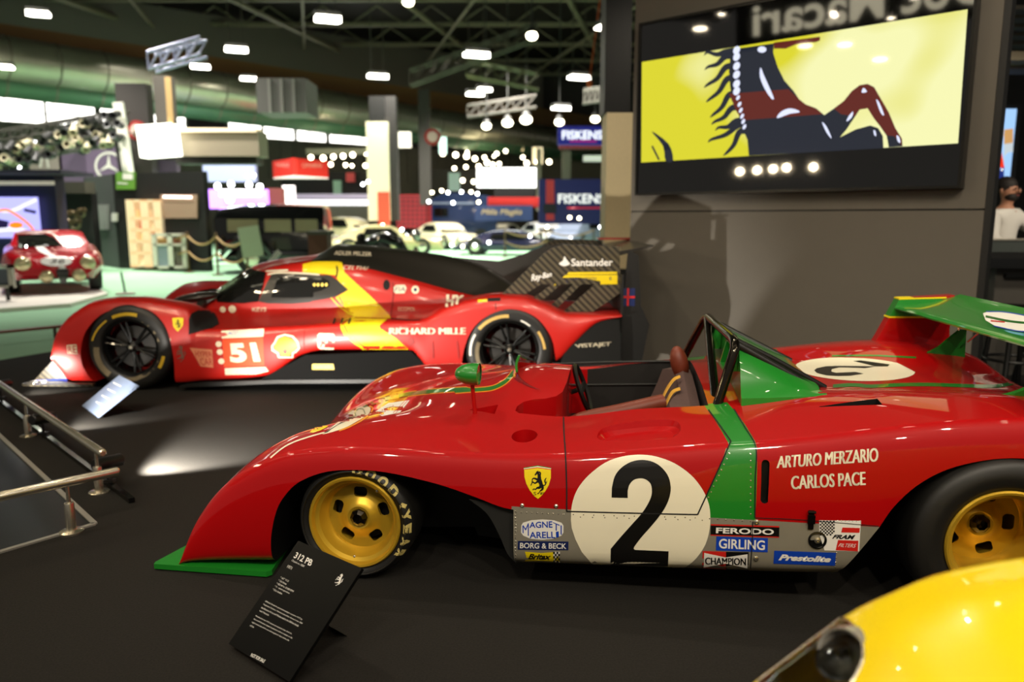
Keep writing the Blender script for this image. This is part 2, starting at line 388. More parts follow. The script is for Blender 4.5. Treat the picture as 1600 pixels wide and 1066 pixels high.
def doorpit(c):
    pts = [(.93, .13), (1.17, .11), (1.215, .15), (1.22, .22), (1.19, .27), (1.10, .285), (.95, .265), (.90, .20)]
    pts = [p[:2] for p in crom([(a, b, 0) for a, b in pts], 5, True)]
    rings = []
    for k, zz in ((1.0, .75), (1.0, .612), (.93, .585), (.80, .570)): rings.append([(1.06 + (a - 1.06) * k, .2 + (b - .2) * k, zz + (a - 1.06) * .11) for a, b in pts])
    c.loft(rings, True, True)
cuts.append(cutter(doorpit, [RED]))
pbm = boolean(pbs, cuts)
names = [m.name for m in pbm.materials]
bm = bmesh.new(); bm.from_mesh(pbm)
def bis(co, no):
    bmesh.ops.bisect_plane(bm, geom=bm.verts[:] + bm.edges[:] + bm.faces[:], plane_co=co, plane_no=no, dist=1e-6)
bis((.806, 0, 0), (1, 0, 0)); bis((0, 0, .345), (0, 0, 1)); bis((1.467, 0, 0), (1, 0, 0))
bis((1.272, 0, .35), (.27, 0, -.103)); bis((1.375, .03, 0), (.37, .055, 0)); bis((1.467, .03, 0), (.37, .055, 0))
bis((1.375, 1.77, 0), (.37, -.055, 0)); bis((1.467, 1.77, 0), (.37, -.055, 0)); bis((.605, 0, 0), (1, 0, 0)); bis((0, .30, 0), (0, 1, 0)); bis((0, 1.5, 0), (0, 1, 0))
RM, DM, BM_ = names.index(RED.name), names.index(DARK.name), names.index(BLACK.name)
def pcls(f):
    c = f.calc_center_median(); yy = min(c.y, 1.8 - c.y)
    if names[f.material_index] != RED.name:
        if c.z < .66 and .555 < c.x < 1.34 and .40 < yy: return 'cockpit_tub'
        return 'wheel_well%d' % ((c.x > 1) * 2 + (c.y > .9)) if (c.x < .62 or c.x > 1.7) and names[f.material_index] == DARK.name and not (abs(c.x - 1.83) < .12 and c.z > .6) else 'tail_section'
    if c.z < .345 and .605 < c.x and yy < .30 and c.x < 1.9: return 'sill_near' if c.y < .9 else 'sill_far'
    top = f.normal.z > .6 or yy > .05
    t = (yy - .03) / .37
    xl, xr = (1.375 - .055 * t, 1.467 - .055 * t) if top else (1.272 + .103 * (c.z - .35) / .27, 1.467)
    if c.x < .806: return 'nose_section'
    if c.x < xl and yy < .42: return 'door_near' if c.y < .9 else 'door_far'
    if c.x < xr and yy < .42 : return 'band_near' if c.y < .9 else 'band_far'
    return 'tail_section' if c.x > 1.3 else 'nose_section'
groups = {}
bm.faces.ensure_lookup_table()
for f in bm.faces: groups.setdefault(pcls(f), []).append(f.index)
PBP = {}
def extract(key, name, m, label=None):
    b2 = bm.copy(); b2.faces.ensure_lookup_table(); keep = set(groups.get(key, []))
    bmesh.ops.delete(b2, geom=[f for f in b2.faces if f.index not in keep], context='FACES')
    finish(b2, True, 30)
    me = bpy.data.meshes.new(name); b2.to_mesh(me); b2.free()
    mi = {}
    for p in me.polygons: mi[p.index] = names[p.material_index]
    PREF.apply(me, RM) if key != 'cockpit_tub' and 'wheel_well' not in key else None
    ms = m if isinstance(m, list) else [m]
    for p in me.polygons:
        if key == 'cockpit_tub': p.material_index = 1 if p.center.x < .76 and p.center.z > .4 else 0; continue
        p.material_index = 0 if len(ms) == 1 or mi[p.index] == RED.name else 1
    o = link_mesh(name, me, ms, pb); PBP[key] = o
    if label: o['label'] = label
extract('nose_section', 'nose_section', [RED, DARK])
extract('door_near', 'door', [RED, DARK]); extract('door_far', 'door', [RED, DARK])
extract('band_near', 'roll_bar_panel', GREEN, 'green riveted panel behind the door'); extract('band_far', 'roll_bar_panel', GREEN, 'green panel behind the far door')
extract('sill_near', 'sill_panel', ALU, 'bare aluminium sill panel'); extract('sill_far', 'sill_panel', ALU, 'bare aluminium sill panel')
extract('tail_section', 'tail_section', [RED, BLACK])
extract('cockpit_tub', 'cockpit_tub', [DARK, RED], 'black cockpit interior'); [extract('wheel_well%d' % i, 'wheel_well', BLACK) for i in range(4)]
bm.free()
PT = Target([o for k, o in PBP.items()])
# splitter
mb = MB(); sp = [(-.835, .0), (-.84, .02), (-.80, .2), (-.78, .9), (-.80, 1.6), (-.84, 1.78), (-.835, 1.8), (-.36, 1.8), (-.345, 1.78), (-.5, .9), (-.345, .02), (-.36, .0)]
mb.prism([(a, b - .012 if b < .05 else b) for a, b in sp], .006, .027, 'z'); mb.build('front_splitter', GREEN, pb, False)['label'] = 'green front splitter lip'
# ---- wheels
def fillet_rect_hole(cx, cy, w, h, r, ang, n=5):
    pts = []
    for sx, sy, a0 in ((1, 1, 0), (-1, 1, 90), (-1, -1, 180), (1, -1, 270)):
        for k in range(n + 1):
            a = R(a0 + 90 * k / n); pts.append((sx * (w / 2 - r) + r * math.cos(a), sy * (h / 2 - r) + r * math.sin(a)))
    c, s = math.cos(ang), math.sin(ang)
    return [(cx + u * c - v * s, cy + u * s + v * c) for u, v in pts]
def gold_wheel(name, x, yf, RT, wt, rr, dish, side=1, parent=pb, rot=0):
    """yf: y of the outer tyre face; side=1 faces -y"""
    root = bpy.data.objects.new(name, None); root.empty_display_size = .05; COL.objects.link(root); root.parent = parent
    root.location = (x, yf, RT); root.rotation_euler = (0, rot, 0 if side == 1 else math.pi)
    b = .012; pr = [(rr * .985, .018), (rr + .012, .004), (rr + .03, -.004), (rr * .5 + RT * .5, -.008), (RT - .028, .0), (RT - .012, .012), (RT - .003, .030), (RT, .055), (RT + .001, wt / 2), (RT, wt - .055), (RT - .003, wt - .03), (RT - .012, wt - .012), (RT - .04, wt), (rr + .01, wt), (rr * .985, wt - .02)]
    pr = [(p[0], p[1]) for p in crom([(a, c, 0) for a, c in pr], 4)]
    mb = MB(); mb.lathe(pr, 72, 'y'); mb.build('tyre', TYRE, root, True, 60)
    mb = MB(); rim = [(rr + .002, .020), (rr + .003, .006), (rr - .002, .000), (rr - .010, .002), (rr - .013, .010), (rr - .016, .022), (rr - .030, .030), (rr - .034, .045), (rr - .040, dish - .01), (rr - .046, dish), (rr - .05, dish + .006), (rr - .05, wt - .01), (rr - .04, wt), (rr, wt), (rr, wt - .03), (rr - .03, wt - .05), (rr - .03, .06), (rr - .008, .04)]
    mb.lathe(rim, 72, 'y', closed=True); mb.build('rim', GOLD, root, True, 40)
    ds = MB(); R0 = rr - .042
    ds.lathe([(.028, dish - .012), (.045, dish - .018), (.06, dish - .012), (.075, dish + .004), (.10 * R0 / .14, dish + .012), (R0 - .008, dish + .008), (R0, dish), (R0, dish + .014), (.06, dish + .022), (.028, dish + .018)], 72, 'y', closed=True)
    dm = ds.mesh('d', True, 40); dm.materials.append(GOLD); hs = []
    for k in range(5):
        a = R(72 * k + 90); rc = R0 * .70
        h = MB(); h.prism(fillet_rect_hole(rc * math.cos(a), rc * math.sin(a), .036 * R0 / .128, .05 * R0 / .128, .014, a), -.1, .3); c = h.mesh('h', False); c.materials.append(GOLD); hs.append(c)
    dm = boolean(dm, hs); bb = bmesh.new(); bb.from_mesh(dm); finish(bb, True, 35); bb.to_mesh(dm); bb.free(); dm.materials.clear(); link_mesh('wheel_centre', dm, GOLD, root)
    mb = MB(); mb.lathe([(.0001, dish + .02), (.030, dish + .02), (.036, dish - .01), (.034, dish - .024), (.026, dish - .03), (.020, dish - .034), (.016, dish - .02), (.0001, dish - .018)], 8, 'y'); mb.build('hub_nut', TUBE, root, False)['label'] = 'dark steel centre nut'
    mb = MB(); mb.cyl(.11, dish + .05, wt - .03, 32, 'y'); mb.build('brake_drum', DARK, root)
    for a in (265, 55): mb = MB(); mb.ball(.007, 10, 0, Matrix.Translation((math.cos(R(a)) * (rr - .03), .032, math.sin(R(a)) * (rr - .03)))); mb.build('rim_bolt', STEEL, root)
    return root
wf = gold_wheel('front_wheel', -.012, .028, .231, .24, .181, .075, 1)
gold_wheel('front_wheel', -.012, 1.772, .231, .24, .181, .075, -1)
wr = gold_wheel('rear_wheel', 2.28, -.015, .303, .37, .192, .225, 1, rot=.3)
gold_wheel('rear_wheel', 2.28, 1.815, .303, .37, .192, .225, -1)
bpy.context.view_layer.update()
# tyre lettering, set round the sidewall
tt = Target([c for c in wf.children if c.name.startswith('tyre')])
sh = []; Wv = wf.matrix_world
for i, ch in enumerate('GOOD\'YEAR'):
    if ch == "'":
        sh.append(fill([(p[0], p[1]) for p in [((.210 + .013 * v) * math.cos(R(20 + 4 * u)), (.210 + .013 * v) * math.sin(R(20 + 4 * u))) for u, v in [(0, -1), (.7, 0), (-.4, .3), (.3, 1), (1.4, .2), (1.0, -.6)]]])); continue
    a0 = 84 - i * 14.5; hw = 5.2 if ch != 'Y' else 5.4
    vs, fs, _ = text2d(ch, bold=.06)
    vs = [((.197 + .027 * v) * math.cos(R(a0 + hw - 2 * hw * u)), (.197 + .027 * v) * math.sin(R(a0 + hw - 2 * hw * u))) for u, v in vs]; sh.append((vs, fs))
TG = mat('tyre_letter_gold', (200, 182, 110), .5)
D = Wv.to_quaternion() @ Vector((0, 1, 0)); U = Wv.to_quaternion() @ Vector((1, 0, 0)); V = Vector((0, 0, 1))
decal('tyre_lettering', sh, tt, TG, wf, .0012, .007, 'pale gold tyre maker lettering', (Wv.translation - D * .2, U, V, D))
# ---- details of the front car
def Z(x0, y0, s):
    return lambda pts: [(x0 + u / s, y0 + v / s) for u, v in pts]
def band(pts, w, k=6):
    c = [p[:2] for p in crom([(a, b, 0) for a, b in pts], k)]; ws = w if callable(w) else (lambda t: w)
    L = []; Rr = []
    for i, p in enumerate(c):
        a = Vector(c[max(0, i - 1)]); b = Vector(c[min(len(c) - 1, i + 1)]); t = (b - a).normalized(); n = Vector((-t.y, t.x)); q = ws(i / (len(c) - 1)) / 2
        L.append(tuple(Vector(p) + n * q)); Rr.append(tuple(Vector(p) - n * q))
    vs = L + Rr; m = len(L)
    return vs, [(i, i + 1, m + i + 1, m + i) for i in range(m - 1)]
def DC(name, shapes, m, off=.0012, step=8, label=None): return decal(name, shapes, PT, m, pb, off, step, label)
A1 = Z(780, 690, 4.571); A2 = Z(1090, 690, 4.845)
rnd = A1([(512, 560), (520, 450), (560, 340), (640, 240), (760, 150), (880, 108), (1000, 95), (1120, 108), (1250, 155), (1370, 240), (1450, 340), (1495, 440), (1508, 540), (1500, 640), (1470, 740), (1410, 830), (1340, 890), (1270, 918), (1000, 913), (720, 903), (660, 870), (590, 790), (545, 700), (518, 620)])
rnd = [p[:2] for p in crom([(a, b, 0) for a, b in rnd[:18]], 4)][:-1] + rnd[17:]
DC('number_roundel', [fill(rnd)], CREAM, .001, 6, 'cream white number roundel')
two = A1([(803, 400), (805, 330), (825, 250), (870, 190), (940, 147), (1020, 132), (1100, 147), (1165, 190), (1210, 255), (1225, 335), (1212, 410), (1180, 480), (1130, 550), (1080, 610), (1010, 690), (965, 750), (960, 765), (970, 773), (1210, 783), (1205, 890), (795, 880), (797, 765), (860, 690), (940, 600), (1020, 510), (1070, 430), (1090, 370), (1085, 310), (1055, 275), (1010, 262), (960, 275), (930, 310), (918, 350), (918, 402)])
two = [two[0]] + [p[:2] for p in crom([(a, b, 0) for a, b in two[1:16]], 4)] + two[16:21] + [p[:2] for p in crom([(a, b, 0) for a, b in two[21:33]], 4)] + two[33:]
DC('number_two', [fill(two)], INK, .002, 6, 'black number 2')
DC('driver_name', fat(qtext('ARTURO MERZARIO', *A2([(608, 112), (1364, 48), (1364, 152), (600, 203)])), .75), CREAM, .0012, 10, 'cream driver name lettering, upper line')
DC('driver_name', fat(qtext('CARLOS PACE', *A2([(709, 262), (1267, 228), (1269, 330), (711, 363)])), .75), CREAM, .0012, 10, 'cream driver name lettering, lower line')
# shield
G1 = Z(780, 690, 4.571)
DC('shield_badge', [fill(G1([(178, 190), (230, 182), (275, 176), (320, 182), (370, 190), (369, 260), (355, 310), (330, 355), (300, 390), (277, 410), (250, 390), (220, 350), (195, 305), (181, 255)]))], YEL, .0014, 8, 'yellow shield with a black rearing horse')
DC('shield_stripes', [fill(G1([(176, 188), (275, 172), (371, 188), (371, 193), (275, 178), (176, 193)]))], GREEN, .002, 8)
DC('shield_stripes', [fill(G1([(176, 193), (275, 178), (371, 193), (371, 198), (275, 184), (176, 198)]))], CREAM, .002, 8)
DC('shield_stripes', [fill(G1([(176, 198), (275, 184), (371, 198), (371, 203), (275, 189), (176, 203)]))], REDV, .002, 8)
(hx0, hy0), (hx1, hy1) = G1([(214, 205), (342, 376)])
DC('shield_horse', [horse(hx0, hy0, hx1, hy1), rtext('S', *G1([(246, 360)])[0], *G1([(266, 383)])[0]), rtext('F', *G1([(296, 362)])[0], *G1([(322, 381)])[0])], INK, .0024, 0)
# sill sponsors
L1 = lambda *a: A1(list(a))
DC('sponsor_sticker', [fill(L1((158, 600), (170, 580), (230, 562), (308, 556), (390, 562), (445, 580), (459, 600), (459, 650), (445, 672), (385, 695), (308, 702), (225, 695), (172, 672), (156, 650)))], WHITE, .0012, 12, 'white oval sticker with blue letters')
DC('sponsor_lettering', [qtext('M', *L1((166, 600), (212, 582), (212, 674), (168, 652))), qtext('AGNE', *L1((216, 575), (380, 568), (382, 615), (216, 617)), bold=.02), qtext('TI', *L1((384, 575), (447, 600), (447, 668), (384, 617))), qtext('ARELL', *L1((216, 645), (400, 642), (402, 690), (218, 690)), bold=.02), qtext('I', *L1((405, 645), (425, 640), (427, 682), (407, 686)))], BLUE, .002, 0, 'blue lettering')
def sticker(quad, text, bg, fg, tq=None, label=None, **k):
    DC('sponsor_sticker', [fill(quad)], bg, .0012, 12, label); q = tq
    DC('sponsor_lettering', [qtext(text, *q, **k)], fg, .002, 0)
sticker(L1((134, 710), (495, 714), (494, 776), (132, 772)), 'BORG & BECK', NAVY, WHITE, L1((150, 722), (480, 727), (480, 766), (148, 762)), 'navy sticker with white letters', bold=.015)
sticker(L1((184, 786), (300, 796), (434, 786), (425, 825), (434, 862), (300, 850), (184, 856), (193, 820)), 'Britax', YEL, INK, L1((212, 800), (372, 804), (370, 842), (206, 838)), 'yellow sticker with a checkered end', bold=.04, shear=.3)
chk = []
for i in range(4):
    for j in range(5):
        if (i + j) % 2 == 0: chk.append(fill(L1(*[(386 + 12 * (i + a), 786 + 15 * (j + b)) for a, b in ((0, 0), (1, 0), (1, 1), (0, 1))])))
DC('sticker_checks', [fill(L1((386, 786), (434, 786), (434, 861), (386, 855)))], WHITE, .0016, 0); DC('sticker_checks', chk, INK, .0024, 0)
L2 = lambda *a: A2(list(a))
sticker(L2((100, 625), (618, 640), (616, 728), (98, 712)), 'FERODO', REDV, WHITE, L2((140, 650), (578, 662), (576, 706), (138, 694)), 'black and red sticker with white letters', bold=.03)
DC('sticker_panel', [fill(L2((100, 635), (618, 650), (616, 720), (98, 704)))], INK, .0016, 0)
sticker(L2((142, 718), (532, 732), (530, 838), (138, 824)), 'GIRLING', BLUE, WHITE, L2((162, 734), (510, 748), (508, 822), (160, 808)), 'blue sticker with tall white letters', bold=.02)
DC('sponsor_sticker', [fill(L2((38, 828), (215, 834), (213, 968), (34, 956)))], REDV, .0012, 0, 'red and black bow tie sticker')
DC('sticker_panel', [fill(L2((215, 834), (386, 838), (384, 974), (213, 968)))], INK, .0013, 0)
DC('sticker_panel', [fill(L2((50, 842), (212, 876), (378, 852), (376, 958), (212, 922), (46, 952)))], WHITE, .0018, 0)
DC('sponsor_lettering', fat(qtext('CHAMPION', *L2((58, 876), (364, 882), (364, 934), (58, 928))), .4), INK, .0024, 0)
sticker(L2((580, 826), (1048, 842), (1040, 940), (574, 924)), 'Prestolite', BLUE, WHITE, L2((618, 852), (1012, 870), (1006, 914), (610, 898)), 'long blue sticker with white letters', bold=.05, shear=.3)
DC('sponsor_sticker', [fill(L2((920, 596), (1236, 600), (1222, 832), (960, 824), (920, 700)))], WHITE, .0012, 12, 'white and red sticker with a checkered corner')
DC('sticker_panel', [fill(L2((1096, 650), (1228, 654), (1224, 690), (1086, 688))), fill(L2((1062, 745), (1216, 750), (1212, 830), (1044, 822)))], REDV, .0018, 0)
DC('sponsor_lettering', [qtext('FRAM', *L2((1024, 704), (1194, 706), (1186, 740), (1016, 734)), bold=.04, shear=.3)], INK, .0024, 0)
DC('sponsor_lettering', [qtext('FILTERS', *L2((1070, 770), (1200, 774), (1194, 802), (1062, 796)), shear=.3)], WHITE, .0024, 0)
chk = []
for i in range(9):
    for j in range(9):
        if (i + j) % 2 == 0 and i + j < 16: chk.append(fill(L2(*[(924 + 12.5 * (i + a), 598 + 12.5 * (j + b)) for a, b in ((0, 0), (1, 0), (1, 1), (0, 1))])))
DC('sticker_checks', chk, INK, .002, 0)
# coloured lines over the nose, roundels
N4 = Z(460, 540, 5.33); N5 = Z(700, 540, 5.923); N6 = Z(400, 620, 6.154); T7 = Z(1130, 450, 5.33); T8 = Z(1360, 450, 5.61)
st = N4([(575, 515), (640, 487), (720, 458), (800, 437), (900, 415), (1100, 388), (1300, 372), (1450, 366)]) + N5([(60, 425), (180, 416), (300, 410), (400, 398), (470, 372), (530, 335), (580, 285), (612, 240)])
DC('nose_stripe', [band(st, lambda t: 8.5 if t > .1 else 4 + 45 * t, 4)], ORANGE, .0010, 7, 'orange edging of the green nose stripe')
DC('nose_stripe', [band(st, lambda t: 5.6 if t > .1 else 2.5 + 31 * t, 4)], GREEN_D, .0018, 7, 'green nose stripe')
DC('nose_stripe', [band(N4([(430, 420), (540, 330), (700, 245), (800, 195), (925, 135)]), 3)], ORANGE, .0012, 7)
DC('nose_stripe', [band(N6([(140, 590), (250, 500), (360, 440), (520, 385), (660, 345)]), 2.2)], CREAM, .0012, 7)
rd = N6([(640, 365), (700, 320), (790, 245), (880, 170), (960, 118), (1030, 95), (1090, 100), (1103, 130), (1070, 180), (980, 235), (880, 290), (780, 328)])
DC('nose_roundel', [fill([p[:2] for p in crom([(a, b, 0) for a, b in rd], 3, True)])], CREAM, .0012, 6, 'cream nose roundel')
DC('nose_number', [fill(N6([(640, 360), (700, 325), (800, 262), (838, 226), (900, 200), (965, 180), (935, 205), (880, 235), (790, 275), (720, 320), (690, 345)]))], INK, .002, 6)
DC('nose_stripe', [band(N6([(1090, 92), (1125, 115), (1090, 175), (1000, 240), (900, 292), (800, 332)]), 2.4)], ORANGE, .0016, 6)
DC('nose_stripe', [band(N6([(965, 195), (952, 150), (985, 122), (1030, 125), (1052, 170)]), 1.4)], GREEN_D, .0022, 0)
DC('nose_sticker', [fill(N6([(515, 345), (560, 300), (640, 268), (705, 262), (690, 292), (620, 328), (550, 350)]))], YEL, .0016, 6, 'yellow nose sticker')
DC('nose_sticker', [fill(N6([(1150, 145), (1270, 65), (1480, 35), (1385, 155), (1210, 190)]))], WHITE, .0014, 6, 'white diamond sticker on the nose')
DC('sticker_print', [band(N6([(1165, 148), (1215, 178)]), 1.5), band(N6([(1320, 160), (1430, 45)]), .8), band(N6([(1345, 160), (1460, 42)]), .8)] + [band(N6([(1210 + 34 * i + 24 * j, 135 - 14 * i + 12 * j), (1226 + 34 * i + 24 * j, 130 - 14 * i + 12 * j)]), 1) for i in range(4) for j in range(2)], REDV, .002, 0)
DC('tail_stripe', [band([(1269, 606.5), (1330, 602)] + T8([(0, 864), (250, 852), (500, 849), (800, 858), (1000, 864), (1180, 852), (1347, 800)]), 5.5)], GREEN, .0012, 8, 'green stripe along the tail')
DC('tail_stripe', [band([(1300, 556.5)] + T8([(0, 594), (200, 602), (400, 612)]), 2.6)], GREEN, .0012, 8)
DC('tail_roundel', [fill([p for p in circ(1336, 577.5, 94, 18, 56, .045) if not (p[0] > 1405 and p[1] < 581)])], CREAM, .0012, 7, 'cream roundel on the engine cover')
DC('tail_number', [fill(T7([(757, 690), (780, 672), (860, 655), (960, 652), (1270, 656), (1180, 672), (1085, 668), (970, 665), (905, 680), (900, 700), (940, 710), (1100, 703), (1170, 718), (1060, 735), (960, 738), (860, 732), (780, 712)])), fill(T7([(1085, 612), (1145, 606), (1386, 640), (1370, 657), (1270, 657)]))], INK, .002, 7)
# shut lines, rivets, catches
SEAM = mat('shut_line_black', (6, 4, 4), .8)
DC('shut_line', [band([(880.5, 652), (881.5, 680), (884, 717), (885.5, 760), (885.5, 799)], 2.2), band([(885, 799), (960, 801), (1040, 803), (1090, 804)], 2), band([(1090, 804), (1108, 765), (1125, 728), (1142, 690)], 2.2), band([(1142, 690), (1128, 670), (1107, 641)], 2)], SEAM, .0022, 6)
DC('shut_line', [band([(1179.5, 809), (1180, 750), (1181, 700), (1163, 667), (1147, 640)], 1.8), band([(1180, 809), (1250, 812), (1373, 822)], 1), band([(1176, 815), (1175, 850), (1172, 893)], 1.6)], SEAM, .0026, 6)
rv = MB(); RP = []
def rows(pts, n):
    for i in range(n + 1):
        t = i / n * (len(pts) - 1); k = min(int(t), len(pts) - 2); f = t - k
        RP.append((pts[k][0] + (pts[k + 1][0] - pts[k][0]) * f, pts[k][1] + (pts[k + 1][1] - pts[k][1]) * f))
rows(L1((115, 500), (118, 880)), 16); rows(L1((120, 505), (460, 520)), 9); rows(L1((530, 522), (1400, 545)), 12); rows(L1((580, 540), (1450, 562)), 10)
rows(L2((82, 425), (240, 90)), 8); rows(L2((402, 95), (402, 550)), 9); rows(L2((90, 585), (400, 605)), 5); rows(L2((1050, 845), (1040, 990)), 4); rows(L2((1060, 602), (1230, 606)), 6)
for px, py in RP:
    d = ray(px, py); loc, n, i, ds = PT.b.ray_cast(CAMP, d.normalized())
    if loc is not None:
        q = n.to_track_quat('Z', 'Y').to_matrix().to_4x4(); q.translation = loc
        rv.ball(.0032, 8, 0, pb.matrix_world.inverted() @ q, (1, 1, .45))
tag(rv.build('rivets', STEEL, pb), kind='stuff')
def onbody(px, py):
    loc, n, i, ds = PT.b.ray_cast(CAMP, ray(px, py).normalized()); M = pb.matrix_world.inverted(); return M @ loc, (M.to_3x3() @ n).normalized()
for px, py, r, m, nm in [(816, 790, .007, STEEL, 'body_bolt'), (869, 791, .007, STEEL, 'body_bolt'), (1182, 816, .009, STEEL, 'body_bolt'), (1181, 873, .009, STEEL, 'body_bolt')]:
    p, n = onbody(px, py); q = n.to_track_quat('Z', 'Y').to_matrix().to_4x4(); q.translation = p
    mb = MB(); mb.lathe([(r * 1.2, 0), (r, .004), (r * .5, .006), (.0001, .005)], 16, 'z', 0, q); mb.build(nm, m, pb)
p, n = onbody(1277, 844); q = Vector((0, -1, 0)).to_track_quat('Z', 'Y').to_matrix().to_4x4(); q.translation = p
mb = MB(); mb.lathe([(.031, -.01), (.031, .004), (.026, .006), (.022, .0), (.011, .0)], 32, 'z', 0, q); o = mb.build('filler_recess', BLACKG, pb); o['label'] = 'round black recess'
mb = MB(); mb.lathe([(.011, -.001), (.011, .006), (.004, .009), (.0001, .008)], 20, 'z', 0, q); mb.build('filler_cap', STEEL, o)
p, n = onbody(1267, 812); mb = MB(); mb.box(p.x - .009, p.x + .009, p.y - .006, p.y + .002, p.z - .034, p.z + .034); mb.box(p.x - .013, p.x + .012, p.y - .012, p.y - .004, p.z - .012, p.z + .018); mb.tube([(p.x - .013, p.y - .009, p.z + .03), (p.x + .013, p.y - .009, p.z + .03)], .005, 8); mb.build('body_catch', TUBE, pb, False)
# cockpit
mb = MB(); mb.lathe([(.0001, .452), (.047, .452)], 24, 'z', 0, Matrix.Translation((.625, .205, 0))); mb.build('duct_floor', BLACK, pb); mb = MB(); mb.lathe([(.0001, .485), (.022, .485), (.030, .478), (.030, .455)], 24, 'z', 0, Matrix.Translation((.635, .19, 0))); mb.build('duct_cap', mat('pale_cap', (190, 184, 166), .4), pb)
mb = MB(); ys = [.43, .6, .8, 1.0, 1.15, 1.3, 1.38]; zt = [.605, .63, .655, .672, .67, .64, .60]; rings = []
for y, z in zip(ys, zt):
    d = .0 if .7 < y < 1.25 else .05
    rings.append([(1.20 - d, y, .22), (1.12 - d * .3, y, .30), (1.19 - d, y, .45), (1.245 - d, y, z - .02), (1.275, y, z), (1.32, y, z - .02), (1.325, y, .22)])
mb.loft(rings, True, True); mb.build('seat_back', SUEDE, pb)
mb = MB(); mb.ball(.5, 24, 0, Matrix.Translation((1.262, 1.05, .70)) @ Matrix.Rotation(R(-14), 4, 'Y'), (.085, .10, .17)); mb.build('headrest', SEATB, pb)
mb = MB(); mb.tube(crom([(1.17, .66, .60), (1.08, .62, .585), (.97, .60, .56), (.82, .60, .52), (.7, .62, .45)], 5), [.035] * 21, 12); mb.build('seat_bolster', SEATB, pb)
mb = MB(); mb.box(.85, 1.15, .62, 1.2, .2, .28); mb.build('seat_cushion', SEATB, pb)
BELT = mat('yellow_webbing', (214, 160, 50), .7, 0, 0, .2, 90)
for pts in ([(1.255, .86, .672), (1.225, .85, .655), (1.19, .83, .60), (1.165, .81, .53), (1.14, .79, .44)], [(1.245, .70, .650), (1.215, .695, .635), (1.19, .68, .59), (1.165, .66, .52), (1.14, .65, .44)]):
    pts = crom(pts, 5); mb = MB(); mb.loft([[(p[0], p[1] - .018, p[2]), (p[0], p[1] + .018, p[2] + .004), (p[0] - .006, p[1] + .018, p[2] + .004), (p[0] - .006, p[1] - .018, p[2])] for p in pts]); mb.build('seat_belt', BELT, pb)
mb = MB(); mb.tube([(.62, 1.385, .615), (.9, 1.388, .632), (1.2, 1.388, .645), (1.33, 1.38, .648)], .006, 8); mb.tube([(.62, 1.385, .50), (.9, 1.388, .51), (1.33, 1.38, .53)], .005, 8); mb.build('cockpit_trim', MATTB, pb)
mb = MB(); mb.lathe([(.118, -.012), (.13, 0), (.118, .012), (.106, 0)], 40, 'x', 0, Matrix.Translation((.80, 1.06, .56)) @ Matrix.Rotation(R(-20), 4, 'Y'), closed=True); mb.tube([(.80, 1.06, .56), (.70, 1.06, .52)], .012); mb.box(-.006, .006, -.11, .11, -.012, .012, 0, Matrix.Translation((.80, 1.06, .56)) @ Matrix.Rotation(R(-20), 4, 'Y')); mb.build('steering_wheel', BLACK, pb)
mb = MB(); mb.box(.655, .70, .60, .68, .50, .60); mb.cyl(.018, .70, .71, 12, 'x', 0, Matrix.Translation((0, .64, .56))); mb.build('instrument_box', STEEL, pb)
# windscreen wrapped round the cowl
base = crom([(.645, .575, .655), (.575, .64, .655), (.52, .71, .658), (.49, .80, .665), (.482, .90, .668), (.49, 1.0, .665), (.52, 1.09, .658), (.575, 1.16, .655), (.645, 1.225, .655)], 6)
def strip(h0, h1, th):
    r = []; n = len(base)
    for i, p in enumerate(base):
        t = i / (n - 1); k = max(0, 1 - abs(2 * t - 1)) ** 1.4; lean = .35
        c = Vector((.75, .9, 0)); q = Vector(p); dr = (c - q); dr.z = 0; dr.normalize()
        a = q + dr * lean * h0 * k + Vector((0, 0, h0 * k)); b = q + dr * lean * h1 * k + Vector((0, 0, h1 * k))
        r.append([tuple(a), tuple(b), tuple(b + dr * th), tuple(a + dr * th)])
    return r
mb = MB(); mb.loft(strip(.0, .075, .003)); mb.build('windscreen', GLASS, pb, True, 50)
mb = MB(); mb.loft([r for r in strip(-.02, .045, .006)[8:41]]); mb.build('windscreen_lip', RED, pb, True, 50)
mb = MB(); mb.loft([[(p[0] - .005, p[1], p[2]), (p[0] - .005, p[1], p[2] + .006), (p[0] + .006, p[1], p[2] + .007), (p[0] + .006, p[1], p[2])] for p in [r[1] for r in strip(.0, .073, .002)[14:35]]]); mb.build('windscreen_edge', GREEN_D, pb)
# mirror
mb = MB(); mb.lathe([(.0001, .308), (.012, .310), (.024, .318), (.036, .336), (.043, .360), (.046, .385), (.046, .410), (.043, .4105)], 24, 'x', 0, Matrix.Translation((0, .40, .752)) @ Matrix.Diagonal((1, 1.25, 1, 1))); mi = mb.build('door_mirror', GREEN, pb); mi['label'] = 'green bullet mirror on a red stalk'
mb = MB(); mb.lathe([(.0001, .407), (.044, .407)], 24, 'x', 0, Matrix.Translation((0, .40, .752)) @ Matrix.Diagonal((1, 1.25, 1, 1))); mb.build('mirror_glass', CHROME, mi)
mb = MB(); mb.tube([(.392, .40, .575), (.380, .40, .715)], [.010, .0085], 12); mb.build('mirror_stalk', RED, mi)
